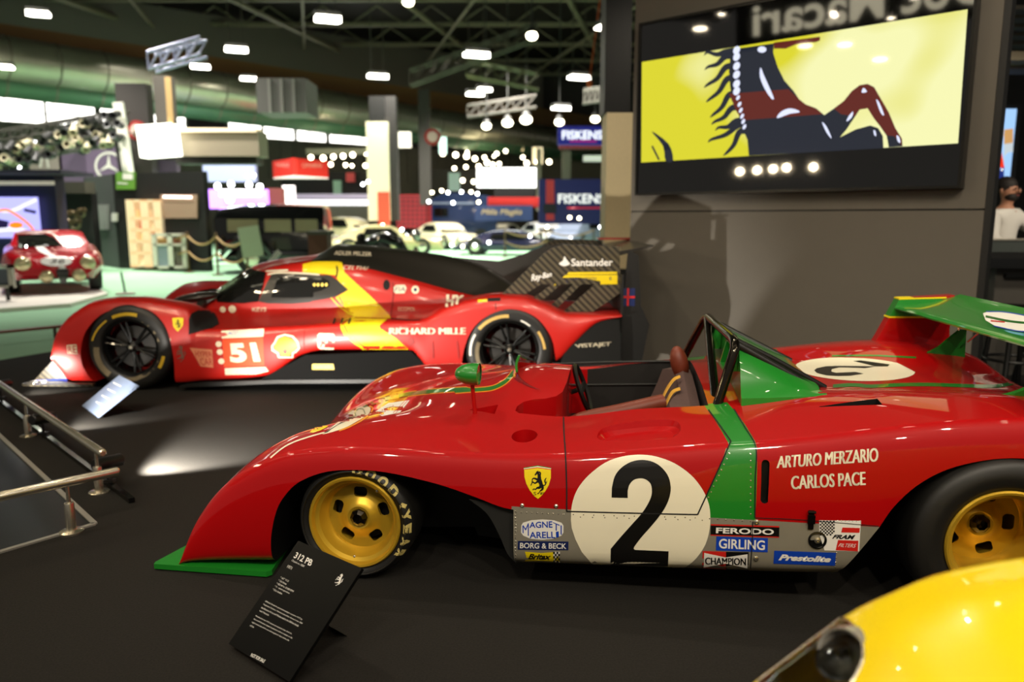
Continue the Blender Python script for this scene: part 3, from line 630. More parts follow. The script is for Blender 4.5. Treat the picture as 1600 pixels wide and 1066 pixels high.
# roll hoop
def hoop(pts, r, name='roll_hoop', m=TUBE): mb = MB(); mb.tube(pts, r, 16); return mb.build(name, m, pb)
h = [(1.365, .42, .625), (1.395, .44, .73), (1.432, .465, .858)] + crom([(1.436, .47, .872), (1.438, .50, .893), (1.436, .54, .902)], 4) + crom([(1.405, 1.18, .908), (1.398, 1.23, .90), (1.388, 1.26, .88)], 4) + [(1.34, 1.32, .76), (1.29, 1.38, .63)]
hoop(h, .0195)['label'] = 'polished roll hoop'
hoop([(1.40, 1.19, .900), (1.372, .455, .63)], .0195, 'hoop_brace')
hoop([(1.447, .50, .885), (1.775, .53, .70)], .016, 'hoop_stay', BLACK); hoop([(1.41, 1.2, .895), (1.80, 1.18, .70)], .016, 'hoop_stay', BLACK); hoop([(1.45, .53, .895), (1.60, .56, .82), (1.82, .60, .698)], .013, 'hoop_stay', BLACK)
mb = MB(); mb.tube([(1.37, .385, .642), (1.40, .39, .66), (1.42, .38, .645), (1.405, .36, .63), (1.385, .365, .632)], .003, 6, closed=True); mb.build('body_pin', STEEL, pb)
# green engine air box
rings = []
for x, zt, ya, yb in [(1.455, .868, .485, .36), (1.50, .850, .487, .36), (1.58, .812, .49, .36), (1.66, .772, .495, .362), (1.73, .741, .50, .366), (1.775, .722, .505, .37)]:
    zb = .66; o_ = [(yb, zb), (yb + .004, .695 + (x - 1.455) * .06), (yb + (ya - yb) * .15, .705 + (x - 1.455) * .05)]
    if zt > .74: o_ += [(yb + (ya - yb) * .45, .70 + (zt - .70) * .42), (yb + (ya - yb) * .5, .70 + (zt - .70) * .5)]
    else: o_ += [(yb + (ya - yb) * .45, .712), (yb + (ya - yb) * .6, .716)]
    o_ += [(ya - .01, zt - .012), (ya + .015, zt), (ya + .15, zt + .002)]
    rings.append([(x, y, z) for y, z in o_ + [(1.8 - y, z) for y, z in o_[::-1]]])
mb = MB(); mb.loft(rings); ab = mb.build('air_box', GREEN, pb, True, 28); ab['label'] = 'green air box behind the roll hoop'
for y0, y1 in ((.50, .66), (1.05, 1.21)):
    mb = MB(); A = [(1.385, .775), (1.455, .775), (1.455, .885), (1.418, .885)]
    fr = lambda x, i: [(x, y0 + i, .775 + i), (x, y1 - i, .775 + i), (x + .03, y1 - i, .885 - i), (x + .03, y0 + i, .885 - i)]
    f0 = [(1.40, y0, .775), (1.40, y1, .775), (1.427, y1, .885), (1.427, y0, .885)]; f1 = [(1.403, y0 + .008, .785), (1.403, y1 - .008, .785), (1.427, y1 - .008, .876), (1.427, y0 + .008, .876)]
    bk = [(1.47, y0, .775), (1.47, y1, .775), (1.47, y1, .87), (1.47, y0, .87)]; bi = [(1.46, y0 + .008, .785), (1.46, y1 - .008, .785), (1.46, y1 - .008, .866), (1.46, y0 + .008, .866)]
    mb.loft([bk, f0, f1, bi], True, True); mb.build('air_intake', GREEN, ab, False)
# wing, fins, end plates
def fin(poly, y0, y1, m, name, label=None):
    mb = MB(); mb.prism(poly, y0, y1); o = mb.build(name, m, pb, True, 40)
    if label: o['label'] = label
    return o
gf = [p[:2] for p in crom([(2.10, .69, 0), (2.30, .70, 0), (2.43, .712, 0), (2.52, .745, 0), (2.58, .80, 0), (2.63, .848, 0)], 4)] + [(2.655, .848), (2.66, .66), (2.10, .66)]
fin(gf, 1.36, 1.385, GREEN, 'wing_fin', 'green fin carrying the wing'); fin([(x - .05 if z > .67 else x, z + (.025 if z > .67 else 0)) for x, z in gf], .36, .385, GREEN, 'wing_fin', 'green fin carrying the wing')
ep = [(2.33, .70), (2.36, .76), (2.405, .86), (2.448, .962), (2.72, .985), (2.71, .80), (2.72, .70)]
for ya, yb in ((1.70, 1.775), (.025, .10)):
    e = fin(ep, ya, yb, RED, 'wing_end_plate'); f2 = [(2.403, .862), (2.446, .958), (2.66, .965), (2.66, .866)]
    mb = MB(); mb.prism(f2, ya - .002, yb + .002); mb.build('end_plate_band', GREEN, e, False)
    for pa, pb_ in (((2.40, .858), (2.66, .862)), ((2.446, .957), (2.68, .967))):
        mb = MB(); mb.prism([(pa[0] - .002, pa[1]), (pb_[0], pb_[1]), (pb_[0], pb_[1] + .008), (pa[0], pa[1] + .008)], ya - .003, yb + .003); mb.build('end_plate_line', YEL, e, False)
rings = []
for y in (.10, .5, .9, 1.3, 1.70):
    pr = crom([(2.425, y, .912), (2.45, y, .926), (2.53, y, .936), (2.62, y, .950), (2.70, y, .972), (2.745, y, .990)], 4) + crom([(2.745, y, .986), (2.70, y, .962), (2.62, y, .935), (2.53, y, .915), (2.45, y, .903), (2.427, y, .905)], 4)
    k = (1.7 - y) / 1.6; rings.append([(a + .05 * k * (2.745 - a) / .32, b, c + .014 * k) for a, b, c in pr])
mb = MB(); mb.loft(rings, True, True); wg = mb.build('rear_wing', GREEN, pb, True, 50); wg['label'] = 'green rear wing'
WT = Target([wg])
decal('wing_sticker', [fill([(1536, 490), (1545, 487), (1575, 489), (1625, 499), (1625, 520), (1590, 517), (1555, 510), (1540, 501)])], WT, WHITE, wg, .0012, 8, 'white and blue oval sticker on the wing')
decal('wing_sticker_print', [band([(1541, 487.5), (1572, 488.5), (1625, 498)], 1.6), band([(1552, 510), (1590, 518), (1625, 521)], 1.6)], WT, BLUE, wg, .002, 8)
decal('wing_sticker_print', [band([(1540, 495), (1580, 503), (1625, 507)], 3.5)], WT, GREEN_D, wg, .002, 8); decal('wing_sticker_print', [band([(1548, 502), (1570, 504)], 2)], WT, REDV, wg, .0022, 8)
for y in (1.372, .372):
    mb = MB(); mb.tube([(2.62, y - .012, .845), (2.62, y - .012, .93)], .006, 8); mb.tube([(2.64, y + .012, .845), (2.64, y + .012, .94)], .006, 8); mb.build('wing_mount', STEEL, pb)
mb = MB(); mb.tube([(2.66, 1.35, .79), (2.74, 1.2, .95)], .005, 8); mb.build('wing_stay', STEEL, pb)
# underside parts between the wheels
mb = MB(); mb.prism([(.40, .05), (.62, .03), (.62, .345), (.56, .345), (.46, .38), (.36, .35), (.345, .2)], .40, 1.4); mb.build('under_panel', MATTB, pb, False)
mb = MB(); mb.prism([p[:2] for p in crom([(.617, .116, 0), (.585, .15, 0), (.555, .22, 0), (.51, .30, 0), (.44, .355, 0)], 4)] + [(.617, .333)], .025, .04); mb.build('brake_duct_panel', MATTB, pb, False)
mb = MB()
for z in (.20, .36): mb.tube([(-.10, .42, z), (-.05, .16, .24 if z < .3 else .32)], .011, 8)
mb.tube([(-.34, .40, .29), (-.20, .3, .29)], .012, 8); mb.build('suspension_arm', BLACK, pb)
# ================================================================== rear car: closed red endurance prototype number 51
HRED = mat('hyper_red_paint', (178, 22, 14), .42, 0, .35, .12, 3, cr=.12)
HYEL = mat('hyper_yellow_paint', (226, 198, 20), .4, 0, .4, .05, 8)
HBLK = carbon('carbon_body', (28, 26, 23), (44, 41, 35), 26)
HSTR = carbon('carbon_striped', (30, 28, 23), (88, 80, 62), 11)
HGL = mat('tinted_glazing', (22, 22, 20), .05, 0, .8, .1, 5)
HRIM = mat('black_wheel_paint', (20, 20, 19), .25, .5, .6, .1, 20)
TSCR = mat('scuffed_sidewall', (120, 108, 84), .6, 0, 0, .3, 12); TYEL = mat('sidewall_yellow', (200, 165, 30), .6); TWHT = mat('sidewall_white', (225, 222, 212), .5)
OFFW = mat('offwhite_vinyl', (226, 214, 186), .5, 0, .2, .04, 10); HORA = mat('number_panel_orange', (232, 72, 22), .45, 0, .2, .04, 10)
hc = thing('endurance_prototype', 'red and yellow closed endurance racing car number 51 with black spine fin', 'race car', (-3.11, 6.09, 0), -R(2))
bpy.context.view_layer.update()
c0 = tab((-.62, .30), (-.60, .42), (-.55, .52), (-.41, .64), (-.30, .695), (-.08, .73), (.105, .73), (.29, .705), (.47, .67), (.53, .62), (.57, .50), (.66, .50), (1.23, .525), (1.9, .57), (2.38, .585), (2.58, .68), (2.82, .75), (3.0, .775), (3.18, .77), (3.32, .732), (3.44, .685), (3.54, .64), (3.97, .64))
c1 = tab((-.62, .30), (-.60, .45), (-.55, .54), (-.41, .66), (-.30, .715), (-.08, .745), (.105, .745), (.29, .72), (.47, .69), (.53, .66), (.60, .54), (.66, .53), (1.23, .55), (1.9, .60), (2.38, .61), (2.58, .70), (2.82, .765), (3.0, .79), (3.18, .785), (3.32, .745), (3.44, .695), (3.54, .648), (3.97, .645))
c2 = tab((-.62, .28), (-.58, .36), (-.5, .44), (-.3, .56), (-.05, .62), (.2, .62), (.45, .60), (.6, .585), (1.2, .60), (1.9, .62), (2.4, .62), (2.8, .68), (3.0, .70), (3.3, .68), (3.54, .635), (3.97, .64))
c3 = tab((-.62, .27), (-.58, .31), (-.3, .44), (0, .52), (.3, .60), (.55, .66), (.9, .70), (1.6, .72), (2.4, .68), (3.0, .66), (3.97, .62))
c4 = tab((-.62, .27), (-.58, .30), (-.3, .44), (0, .54), (.3, .64), (.55, .70), (.9, .74), (1.6, .76), (2.4, .70), (3.0, .66), (3.97, .62))
hb = tab((-.62, .24), (-.56, .14), (-.5, .07), (.4, .06), (.6, .08), (1.1, .12), (1.45, .31), (1.6, .34), (2.3, .345), (2.45, .19), (2.7, .18), (3.45, .25), (3.6, .40), (3.8, .58), (3.97, .62))
def hc_section(x):
    b, c = hb(x), c0(x); h = max(c - b, .01)
    half = [(.10, b), (.03, b + .02 * h), (.008, b + .15 * h), (0, b + .4 * h), (.004, b + .65 * h), (.018, b + .85 * h)]
    side = crom([(y, z, 0) for y, z in half], 3); YC = .05
    sp = natspline([YC, .24, .46, .68, 1.0, 1.32, 1.54, 1.76, 2 - YC], [c, c1(x), c2(x), c3(x), c4(x), c3(x), c2(x), c1(x), c])
    r = min(.04, h * .3); a = half[-1]; e = (YC + r, sp(YC + r)); cr = (YC - .015, c)
    cor = [(a[0] * (1 - t) ** 2 + 2 * cr[0] * t * (1 - t) + e[0] * t * t, a[1] * (1 - t) ** 2 + 2 * cr[1] * t * (1 - t) + e[1] * t * t) for t in (.15, .33, .5, .67, .85)]
    n = 52; top = [e] + [(YC + r + (1 - YC - r) * k / (n // 2), sp(YC + r + (1 - YC - r) * k / (n // 2))) for k in range(1, n // 2)]
    L = [(p[0], p[1]) for p in side] + cor + top
    return [(x, y, z) for y, z in L + [(1, sp(1))] + [(2 - y, z) for y, z in L[::-1]]]
xs = [-.62, -.61, -.60, -.59, -.575, -.56, -.54, -.52, -.49]
x = -.46
while x < .45: xs.append(x); x += .035
xs += [.45, .47, .49, .51, .53, .55, .57, .59, .62]
x = .66
while x < 3.95: xs.append(x); x += .045
xs.append(3.97)
mb = MB(); mb.loft([hc_section(x) for x in xs]); me = mb.mesh('hs', True, 60)
for m in (HRED, DARK): me.materials.append(m)
def arch(pts): return [p[:2] for p in crom([(a, b, 0) for a, b in pts], 5)]
a1 = [(-.30, -.05)] + arch([(-.30, .06), (-.365, .20), (-.365, .347), (-.306, .503), (-.164, .633), (.048, .685), (.227, .645), (.345, .507), (.388, .273), (.375, .06)]) + [(.375, -.05)]
a2 = [(2.72, -.05)] + arch([(2.72, .15), (2.716, .288), (2.783, .493), (2.911, .621), (3.097, .68), (3.288, .623), (3.414, .471), (3.456, .292), (3.46, .15)]) + [(3.46, -.05)]
cc = []
for a in (a1, a2):
    for y0, y1 in ((-.1, .42), (1.58, 2.1)):
        cc.append(cutter(lambda c: c.prism(a, y0, y1), [DARK]))
def fback(c): c.box(.38, .60, .03, .40, .32, .62)
hm = boolean(me, cc); nm = [m.name for m in hm.materials]
bm = bmesh.new(); bm.from_mesh(hm); finish(bm, True, 32); bm.to_mesh(hm); bm.free()
hm.materials.clear(); hbody = link_mesh('body_shell', hm, [HRED if n == HRED.name else DARK for n in nm], hc)
# cockpit canopy and engine cover
zs = tab((.18, .58), (.4, .665), (.55, .735), (.72, .84), (.9, .93), (1.12, .985), (1.42, 1.015), (1.62, 1.005), (2.18, .88), (2.75, .725), (3.2, .65))
zt = tab((.18, .62), (.29, .675), (.5, .82), (.73, .962), (.97, 1.02), (1.3, 1.06), (1.40, 1.10), (1.48, 1.155), (1.68, 1.148), (2.15, 1.10), (2.5, 1.045), (2.73, .99), (3.0, .85), (3.2, .70))
yb = tab((.18, .72), (.5, .56), (.9, .50), (1.5, .50), (2.2, .56), (3.2, .74)); ysh = tab((.18, .82), (.5, .68), (.9, .64), (1.5, .64), (2.2, .68), (3.2, .80))
rings = []
for i in range(63):
    x = .18 + i * (3.2 - .18) / 62; b, s_, S, T = yb(x), ysh(x), zs(x), zt(x); k = .55
    pts = crom([(b, k, 0), (b + .01, k + (S - k) * .4, 0), (b + (s_ - b) * .45, k + (S - k) * .8, 0), (s_, S, 0), (s_ + (1 - s_) * .35, S + (T - S) * .42, 0), (s_ + (1 - s_) * .7, S + (T - S) * .86, 0), (1.0, T, 0)], 5)
    L = [(x, p[0], p[1]) for p in pts]; rings.append(L + [(x, 2 - p[1], p[2]) for p in L[:-1][::-1]])
mb = MB(); mb.loft(rings); me = mb.mesh('engine_cover', True, 50)
ec = link_mesh('engine_cover', me, [HRED, HBLK], hc)
for p in me.polygons:
    c = p.center; yy = min(c.y, 2 - c.y)
    if c.x > 1.34 and yy > ysh(c.x) - .01: p.material_index = 1
HT = Target([hbody, ec])
def HD(name, shapes, m, off=.003, step=7, label=None, T=None): return decal(name, shapes, T or HT, m, hc, off, step, label, maxe=.25)
B4 = Z(250, 400, 5.33); B5 = Z(490, 380, 4.846); B6 = Z(720, 380, 5.33); B3 = Z(30, 440, 5.33)
HD('windscreen', [fill(B4([(480, 290), (560, 235), (640, 180), (760, 110), (800, 130), (885, 140), (860, 260), (820, 380), (700, 395), (480, 385)]))], HGL, .012, 5, 'dark windscreen')
HD('windscreen_edge', [band(B4([(470, 285), (600, 195), (700, 135), (770, 105)]), 3)], OFFW, .005)
HD('side_window', [fill(B4([(820, 380), (880, 250), (935, 150), (1150, 155), (1390, 165)]) + B5([(80, 238), (130, 250), (190, 290), (262, 355), (170, 405), (80, 425), (0, 437)]) + B4([(1250, 385), (1100, 400), (900, 395)]))], HBLK, .008, 5, 'black side window frame')
HD('side_window_glass', [fill(B4([(985, 180), (1200, 185), (1385, 195)]) + B5([(60, 262), (120, 290), (120, 330), (60, 360), (0, 375)]) + B4([(1280, 345), (1100, 350), (930, 345)]))], HGL, .014, 5)
HD('window_lights', [fill(circ(x, y, 2.2, 2.6, 10)) for x, y in B5([(10, 318), (38, 318), (70, 318), (100, 318)])], mat('amber_light', (215, 190, 90), .3, emit=.6), .018, 0)
HD('yellow_band', [fill(B5([(-82, 160), (0, 140), (185, 140), (215, 148), (235, 222), (330, 310), (420, 390), (500, 470), (575, 545), (585, 572), (320, 562), (240, 495), (165, 412), (262, 355), (190, 290), (165, 245), (80, 236), (-82, 226)]))], HYEL, .003, 7, 'yellow band across the roof and flank')
HD('yellow_band', [fill(B5([(215, 625), (290, 570), (560, 576), (500, 625), (505, 645), (620, 715), (770, 850), (800, 872), (600, 850), (440, 840), (310, 765), (225, 690)]))], HYEL, .003, 7)
HD('yellow_line', [band(B5([(130, 410), (190, 475), (260, 530), (310, 562), (225, 590), (210, 640), (240, 690), (330, 770), (440, 838)]), 2)], HYEL, .004); HD('yellow_line', [band(B5([(195, 405), (230, 470), (300, 535)]), 1.6), band(B5([(232, 625), (270, 690), (350, 760), (440, 820)]), 1.6)], HRED, .0045)
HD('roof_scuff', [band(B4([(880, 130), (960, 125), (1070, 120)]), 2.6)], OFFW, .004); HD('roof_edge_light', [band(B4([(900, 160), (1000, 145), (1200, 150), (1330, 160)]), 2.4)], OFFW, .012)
HD('fender_slot', [fill(B4([(240, 655), (240, 520), (262, 480), (310, 455), (400, 455), (455, 480), (480, 525), (494, 570), (440, 600), (330, 630)]))], SEAM, .004, 6, 'black opening behind the front wheel')
HD('number_board', [fill(B4([(520, 695), (860, 680), (870, 915), (535, 925)]))], HORA, .003, 0, 'orange number board')
HD('race_number', [qtext('51', *B4([(572, 730), (800, 722), (840, 880), (590, 890)]), bold=.05)], OFFW, .005, 0, 'pale number 51')
HD('board_strip', [fill(B4([(512, 625), (868, 608), (862, 672), (515, 688)])), fill(B4([(540, 935), (880, 925), (905, 960), (800, 985), (545, 990)]))], OFFW, .003, 0)
HD('strip_print', [qtext('ACO', *B4([(570, 632), (655, 628), (650, 655), (562, 660)]), shear=.3), qtext('WEC', *B4([(650, 945), (775, 940), (770, 972), (630, 975)]), shear=.3)], BLUE, .005, 0)
HD('fuel_badge', [fill(B4([(950, 720), (975, 670), (1040, 650), (1110, 665), (1150, 710), (1165, 770), (1140, 800), (1112, 815), (1110, 850), (985, 850), (975, 815), (930, 790), (928, 750)]))], OFFW, .003, 0)
HD('fuel_badge', [fill(B4([(962, 730), (985, 685), (1040, 665), (1100, 680), (1138, 720), (1150, 765), (1125, 790), (1098, 805), (1096, 838), (998, 838), (990, 805), (950, 780), (942, 752)]))], REDV, .004, 0)
HD('fuel_badge', [fill(B4([(970, 735), (990, 695), (1040, 677), (1095, 692), (1130, 727), (1138, 762), (1115, 785), (1088, 798), (1084, 826), (1010, 826), (1003, 798), (962, 775), (955, 755)]))], HYEL, .005, 0, 'yellow shell shaped badge')
HD('fuel_badge_ribs', [band(B4([(1045, 815), (1045 + 78 * math.sin(a), 790 - 88 * math.cos(a))]), 1.1) for a in (-1.1, -.75, -.4, -.08, .25, .6, .95)], REDV, .006, 0)
HD('sponsor_block', [fill(B5([(30, 695), (45, 682), (150, 685), (160, 700), (155, 800), (140, 810), (45, 800), (30, 785)]))], OFFW, .003, 0); HD('sponsor_block_print', [qtext('AE', *B5([(44, 700), (146, 704), (142, 792), (46, 786)]), bold=.03)], HRED, .004, 0)
HD('sponsor_block', [fill(B3([(398, 530), (478, 522), (486, 605), (404, 600)]))], OFFW, .003, 0); HD('sponsor_block_print', [qtext('RE', *B3([(406, 538), (474, 532), (480, 598), (410, 592)]), bold=.02)], HRED, .004, 0)
HD('sponsor_lettering', fat(qtext('RICHARD MILLE', *B5([(578, 645), (1149, 640), (1149, 690), (575, 690)])), .9) + [qtext('ECOPOL', *B5([(640, 490), (775, 492), (772, 520), (640, 520)])), qtext('CELTIAI', *B5([(228, 170), (418, 182), (410, 208), (222, 200)]), shear=.3), qtext('KEYS', *B4([(770, 430), (888, 428), (886, 470), (770, 470)]), bold=.01)], OFFW, .007, 0, 'white sponsor lettering on the flank')
HD('sponsor_lettering', fat(qtext('HY', *B5([(1010, 392), (1130, 402), (1112, 465), (1008, 492)])), 1.2), OFFW, .012, 4)
HD('sponsor_lettering', [qtext('ADLER PELZER', *B5([(162, 60), (440, 72), (438, 100), (156, 92)]), bold=.02)], OFFW, .004, 0, 'pale lettering on the black spine')
HD('small_badge', [fill(B5([(604, 340), (622, 318), (690, 316), (704, 340), (690, 380), (622, 382), (604, 365)])), fill(circ(*B5([(770, 354)])[0], 6, 6.4, 16)), fill(circ(*B4([(524, 448)])[0], 4.6, 5, 16)), fill(circ(*B4([(603, 444)])[0], 6, 6, 16))], OFFW, .003, 0)
HD('small_badge_print', [qtext('FIA', *B5([(615, 330), (692, 330), (692, 368), (615, 368)]), shear=.2), fill(circ(*B5([(770, 354)])[0], 2.6, 2.8, 12))], NAVY, .004, 0)
HD('air_slot', [fill(circ(*B5([(552, 318)])[0], 5.4, 8, 16)), band(B5([(150, 615), (165, 570)]), 3), band(B5([(208, 615), (222, 570)]), 3), band(B5([(265, 615), (280, 570)]), 3), band(B5([(172, 260), (180, 215), (175, 175)]), 2.6)], SEAM, .004, 0)
HD('shield_badge', [fill(B4([(102, 518), (150, 514), (196, 518), (192, 580), (150, 632), (112, 590)]))], HYEL, .003, 0, 'yellow shield badge'); a, b = B4([(122, 528), (178, 612)]); HD('shield_horse', [horse(*a, *b)], INK, .004, 0)
a, b = B4([(130, 740), (215, 885)]); HD('pale_horse', [horse(*a, *b)], mat('faded_grey', (120, 86, 74), .6), .003, 0)
HD('class_badge', [fill(B4([(248, 765), (435, 780), (445, 930), (340, 920), (300, 850)]))], mat('class_badge_orange', (214, 130, 96), .5), .003, 0); HD('class_badge_print', [qtext('HYPER', *B4([(290, 790), (430, 800), (436, 840), (300, 840)])), qtext('CAR', *B4([(330, 852), (436, 852), (440, 910), (345, 910)]))], HRED, .004, 0)
HD('flank_light', [fill(circ(*B4([p])[0], 4.8, 4.6, 16)) for p in ((490, 735), (500, 800), (512, 877))], OFFW, .004, 0)
HD('shut_line', [band(B4([(1205, 620), (1200, 720), (1215, 870)]), 1), band(B5([(600, 300), (605, 380), (585, 560)]), 1), band(B5([(585, 574), (720, 585), (810, 585)]), 1.4), band(B6([(290, 500), (292, 555)]), 1)], SEAM, .004)
HD('arch_lip', [band(B3([(1130, 290), (1220, 390), (1262, 500), (1275, 640), (1262, 750), (1255, 850)]), 2)], OFFW, .004)
HD('fender_marks', [band(B6([(142, 485), (220, 478)]), 4)], HYEL, .004); HD('fender_marks', [band(B6([(225, 474), (330, 470)]), 5)], SEAM, .004)
HD('flank_boxes', [band(B5([(900, 750), (905, 870)]), 2.5), band(B5([(1085, 740), (1100, 870)]), 2.5), fill(circ(*B5([(735, 745)])[0], 6, 7, 16))], mat('darker_red', (150, 18, 12), .5), .006, 0)
# floor, splitter, tail
mb = MB(); mb.prism([(.42, .045), (.5, .06), (.62, .075), (1.2, .10), (2.72, .12), (2.72, .09), (1.2, .07), (.42, .03)], .0, 2.0); mb.build('floor_edge', BLACK, hc, False)
mb = MB(); mb.prism([(1.08, .10), (1.45, .30), (2.30, .338), (2.45, .20), (2.70, .19), (2.70, .10)], .03, 1.97); o = mb.build('under_flank', mat('dull_black', (9, 9, 9), .8, spec=.15), hc, False)
UT = Target([o]); HD('flank_sticker', [fill(B5([(-10, 915), (150, 915), (158, 958), (-10, 958)]))], HYEL, .003, 0, 'yellow sticker', UT); HD('flank_sticker_print', [qtext('Sabelt', *B5([(0, 925), (140, 925), (132, 950), (0, 950)]))], NAVY, .005, 0, None, UT)
mb = MB(); mb.prism([(-.84, .045), (-.80, .065), (-.70, .17), (-.60, .26), (-.52, .27), (-.52, .045)], .02, 1.98); mb.box(-.86, -.28, -.03, .02, .04, .062); mb.box(-.86, -.28, 1.98, 2.03, .04, .062); sp2 = mb.build('front_splitter', HSTR, hc, False)
mb = MB(); mb.prism([(-.86, .05), (-.78, .085), (-.55, .085), (-.28, .05)], -.035, -.025); o = mb.build('splitter_edge', HBLK, hc, False)
UT = Target([o, sp2]); HD('splitter_sticker', [band(B3([(110, 838), (400, 826)]), 6.5)], BLUE, .002, 0, 'blue tyre maker sticker', UT); HD('splitter_sticker_print', [band(B3([(190, 836), (390, 828)]), 2.4), qtext('M', *B3([(115, 820), (185, 818), (185, 852), (115, 855)]))], WHITE, .004, 0, None, UT); HD('splitter_sticker_print', [band(B3([(80, 840), (108, 838)]), 6)], HYEL, .004, 0, None, UT)
mb = MB(); mb.loft([[(-.565, y, .25), (-.60, y, .33), (-.595, y, .40), (-.56, y, .40), (-.53, y, .25)] for y in (.06, .20)]); mb.build('head_lamp', mat('lamp_cover', (170, 168, 160), .1, 0, .8), hc)
mb = MB(); mb.prism([(3.46, .12), (3.56, .45), (3.66, .60), (3.95, .60), (3.97, .16)], 1.95, 1.98); mb.build('diffuser_side', MATTB, hc, False)
mb = MB(); mb.prism([(3.46, .12), (3.56, .45), (3.66, .60), (3.95, .60), (3.97, .45), (3.97, .16), (3.9, .12)], .02, .05); tp = mb.build('diffuser_side', mat('tail_black', (19, 19, 18), .7, spec=.2), hc, False)
UT = Target([tp]); HD('sponsor_lettering', fat(qtext('VISTAJET', *B6([(948, 842), (1250, 822), (1244, 862), (965, 880)])), .5), OFFW, .006, 0, 'pale lettering on the tail side', UT)
mb = MB(); mb.box(3.5, 3.96, .06, 1.94, .14, .5); mb.build('diffuser', BLACK, hc, False)
# wing end plates with struts
epz = [(3.005, .765), (3.361, 1.112), (3.42, 1.15), (3.51, 1.18), (3.956, 1.166), (3.965, .885), (3.84, .885), (3.66, .70), (3.49, .655), (3.52, .66), (3.62, .76), (3.745, .868)]
def plate(y0, y1):
    mb = MB()
    mb.prism([(3.005, .765), (3.361, 1.112), (3.42, 1.15), (3.51, 1.18), (3.956, 1.166), (3.966, .868), (3.34, .868), (3.17, .76)], y0, y1)
    for q in ([(3.255, .74), (3.32, .71), (3.50, .87), (3.43, .87)], [(3.40, .68), (3.46, .665), (3.66, .87), (3.60, .87)], [(3.52, .645), (3.75, .645), (3.97, .80), (3.965, .87), (3.77, .87)]):
        mb.prism(q, y0 + .003, y1 - .003)
    return mb.build('wing_end_plate', HSTR, hc, False)
e1 = plate(.13, .16); plate(1.84, 1.87); UT = Target([e1])
HD('sponsor_lettering', [qtext('Santander', *B6([(920, 130), (1265, 128), (1265, 190), (920, 192)]), bold=.02), fill([p[:2] for p in crom([(a, b, 0) for a, b in B6([(823, 165), (850, 145), (862, 110), (880, 135), (900, 160), (908, 175), (865, 192), (825, 180)])], 3, True)]), qtext('Ray-Ban', *B6([(582, 262), (755, 236), (762, 290), (590, 335)]), shear=.3, bold=.02)], WHITE, .003, 0, 'white sponsor lettering on the end plate', UT)
HD('end_plate_panel', [fill(B6([(895, 242), (1300, 238), (1300, 258), (885, 262)])), fill(B6([(870, 266), (1304, 264), (1304, 342), (772, 352)]))], HYEL, .003, 0, 'yellow panel on the end plate', UT)
HD('end_plate_print', [qtext('LARY LARSON', *B6([(912, 284), (1128, 284), (1128, 304), (912, 304)])), qtext('8', *B6([(1236, 282), (1254, 282), (1254, 308), (1236, 308)])), qtext('C', *B6([(875, 288), (895, 288), (895, 328), (875, 328)]))], NAVY, .005, 0, None, UT)
mb = MB(); mb.prism([(2.4, 1.05), (2.73, 1.018), (2.961, 1.001), (3.135, 1.048), (3.366, 1.14), (3.538, 1.158), (3.998, 1.135), (4.0, .64), (2.7, .66), (2.4, .9)], .99, 1.01); mb.build('spine_fin', HBLK, hc, False)['label'] = 'black spine fin'
mb = MB(); mb.loft([[(3.86, y, 1.10), (3.95, y, 1.125), (4.22, y, 1.175), (4.22, y, 1.165), (3.95, y, 1.09), (3.87, y, 1.088)] for y in (.16, 1.88)]); w_ = mb.build('rear_wing', HBLK, hc, False)
mb = MB(); mb.box(3.9, 4.24, 1.60, 1.92, 1.178, 1.192); mb.build('wing_flap', HRED, hc, False)
mb = MB(); mb.prism([(3.98, .62), (4.02, 1.14), (4.10, 1.10), (4.13, .70), (4.20, .55), (4.14, .2), (3.98, .14)], .10, .13); o = mb.build('rear_plate', BLACK, hc, False); UT = Target([o])
mb = MB(); mb.box(3.965, 3.985, .05, 1.95, .62, .95); o = mb.build('rear_lower_wing', BLACK, hc, False)
mb = MB(); mb.box(3.97, 4.08, .098, .101, .70, .84); f = mb.build('flag_sticker', NAVY, hc, False)
mb = MB(); mb.box(4.018, 4.032, .0955, .0975, .70, .84); mb.box(3.97, 4.08, .0955, .0975, .762, .778); mb.build('flag_cross', REDV, f, False)
# mirror pod ahead of the windscreen and far fender opening
mb = MB(); mb.ball(.5, 20, 0, Matrix.Translation((.33, .62, .70)) @ Matrix.Rotation(R(-8), 4, 'Y'), (.42, .20, .085)); mb.tube([(.40, .60, .68), (.36, .50, .60)], .03, 8); mb.build('wing_mirror', HBLK, hc)
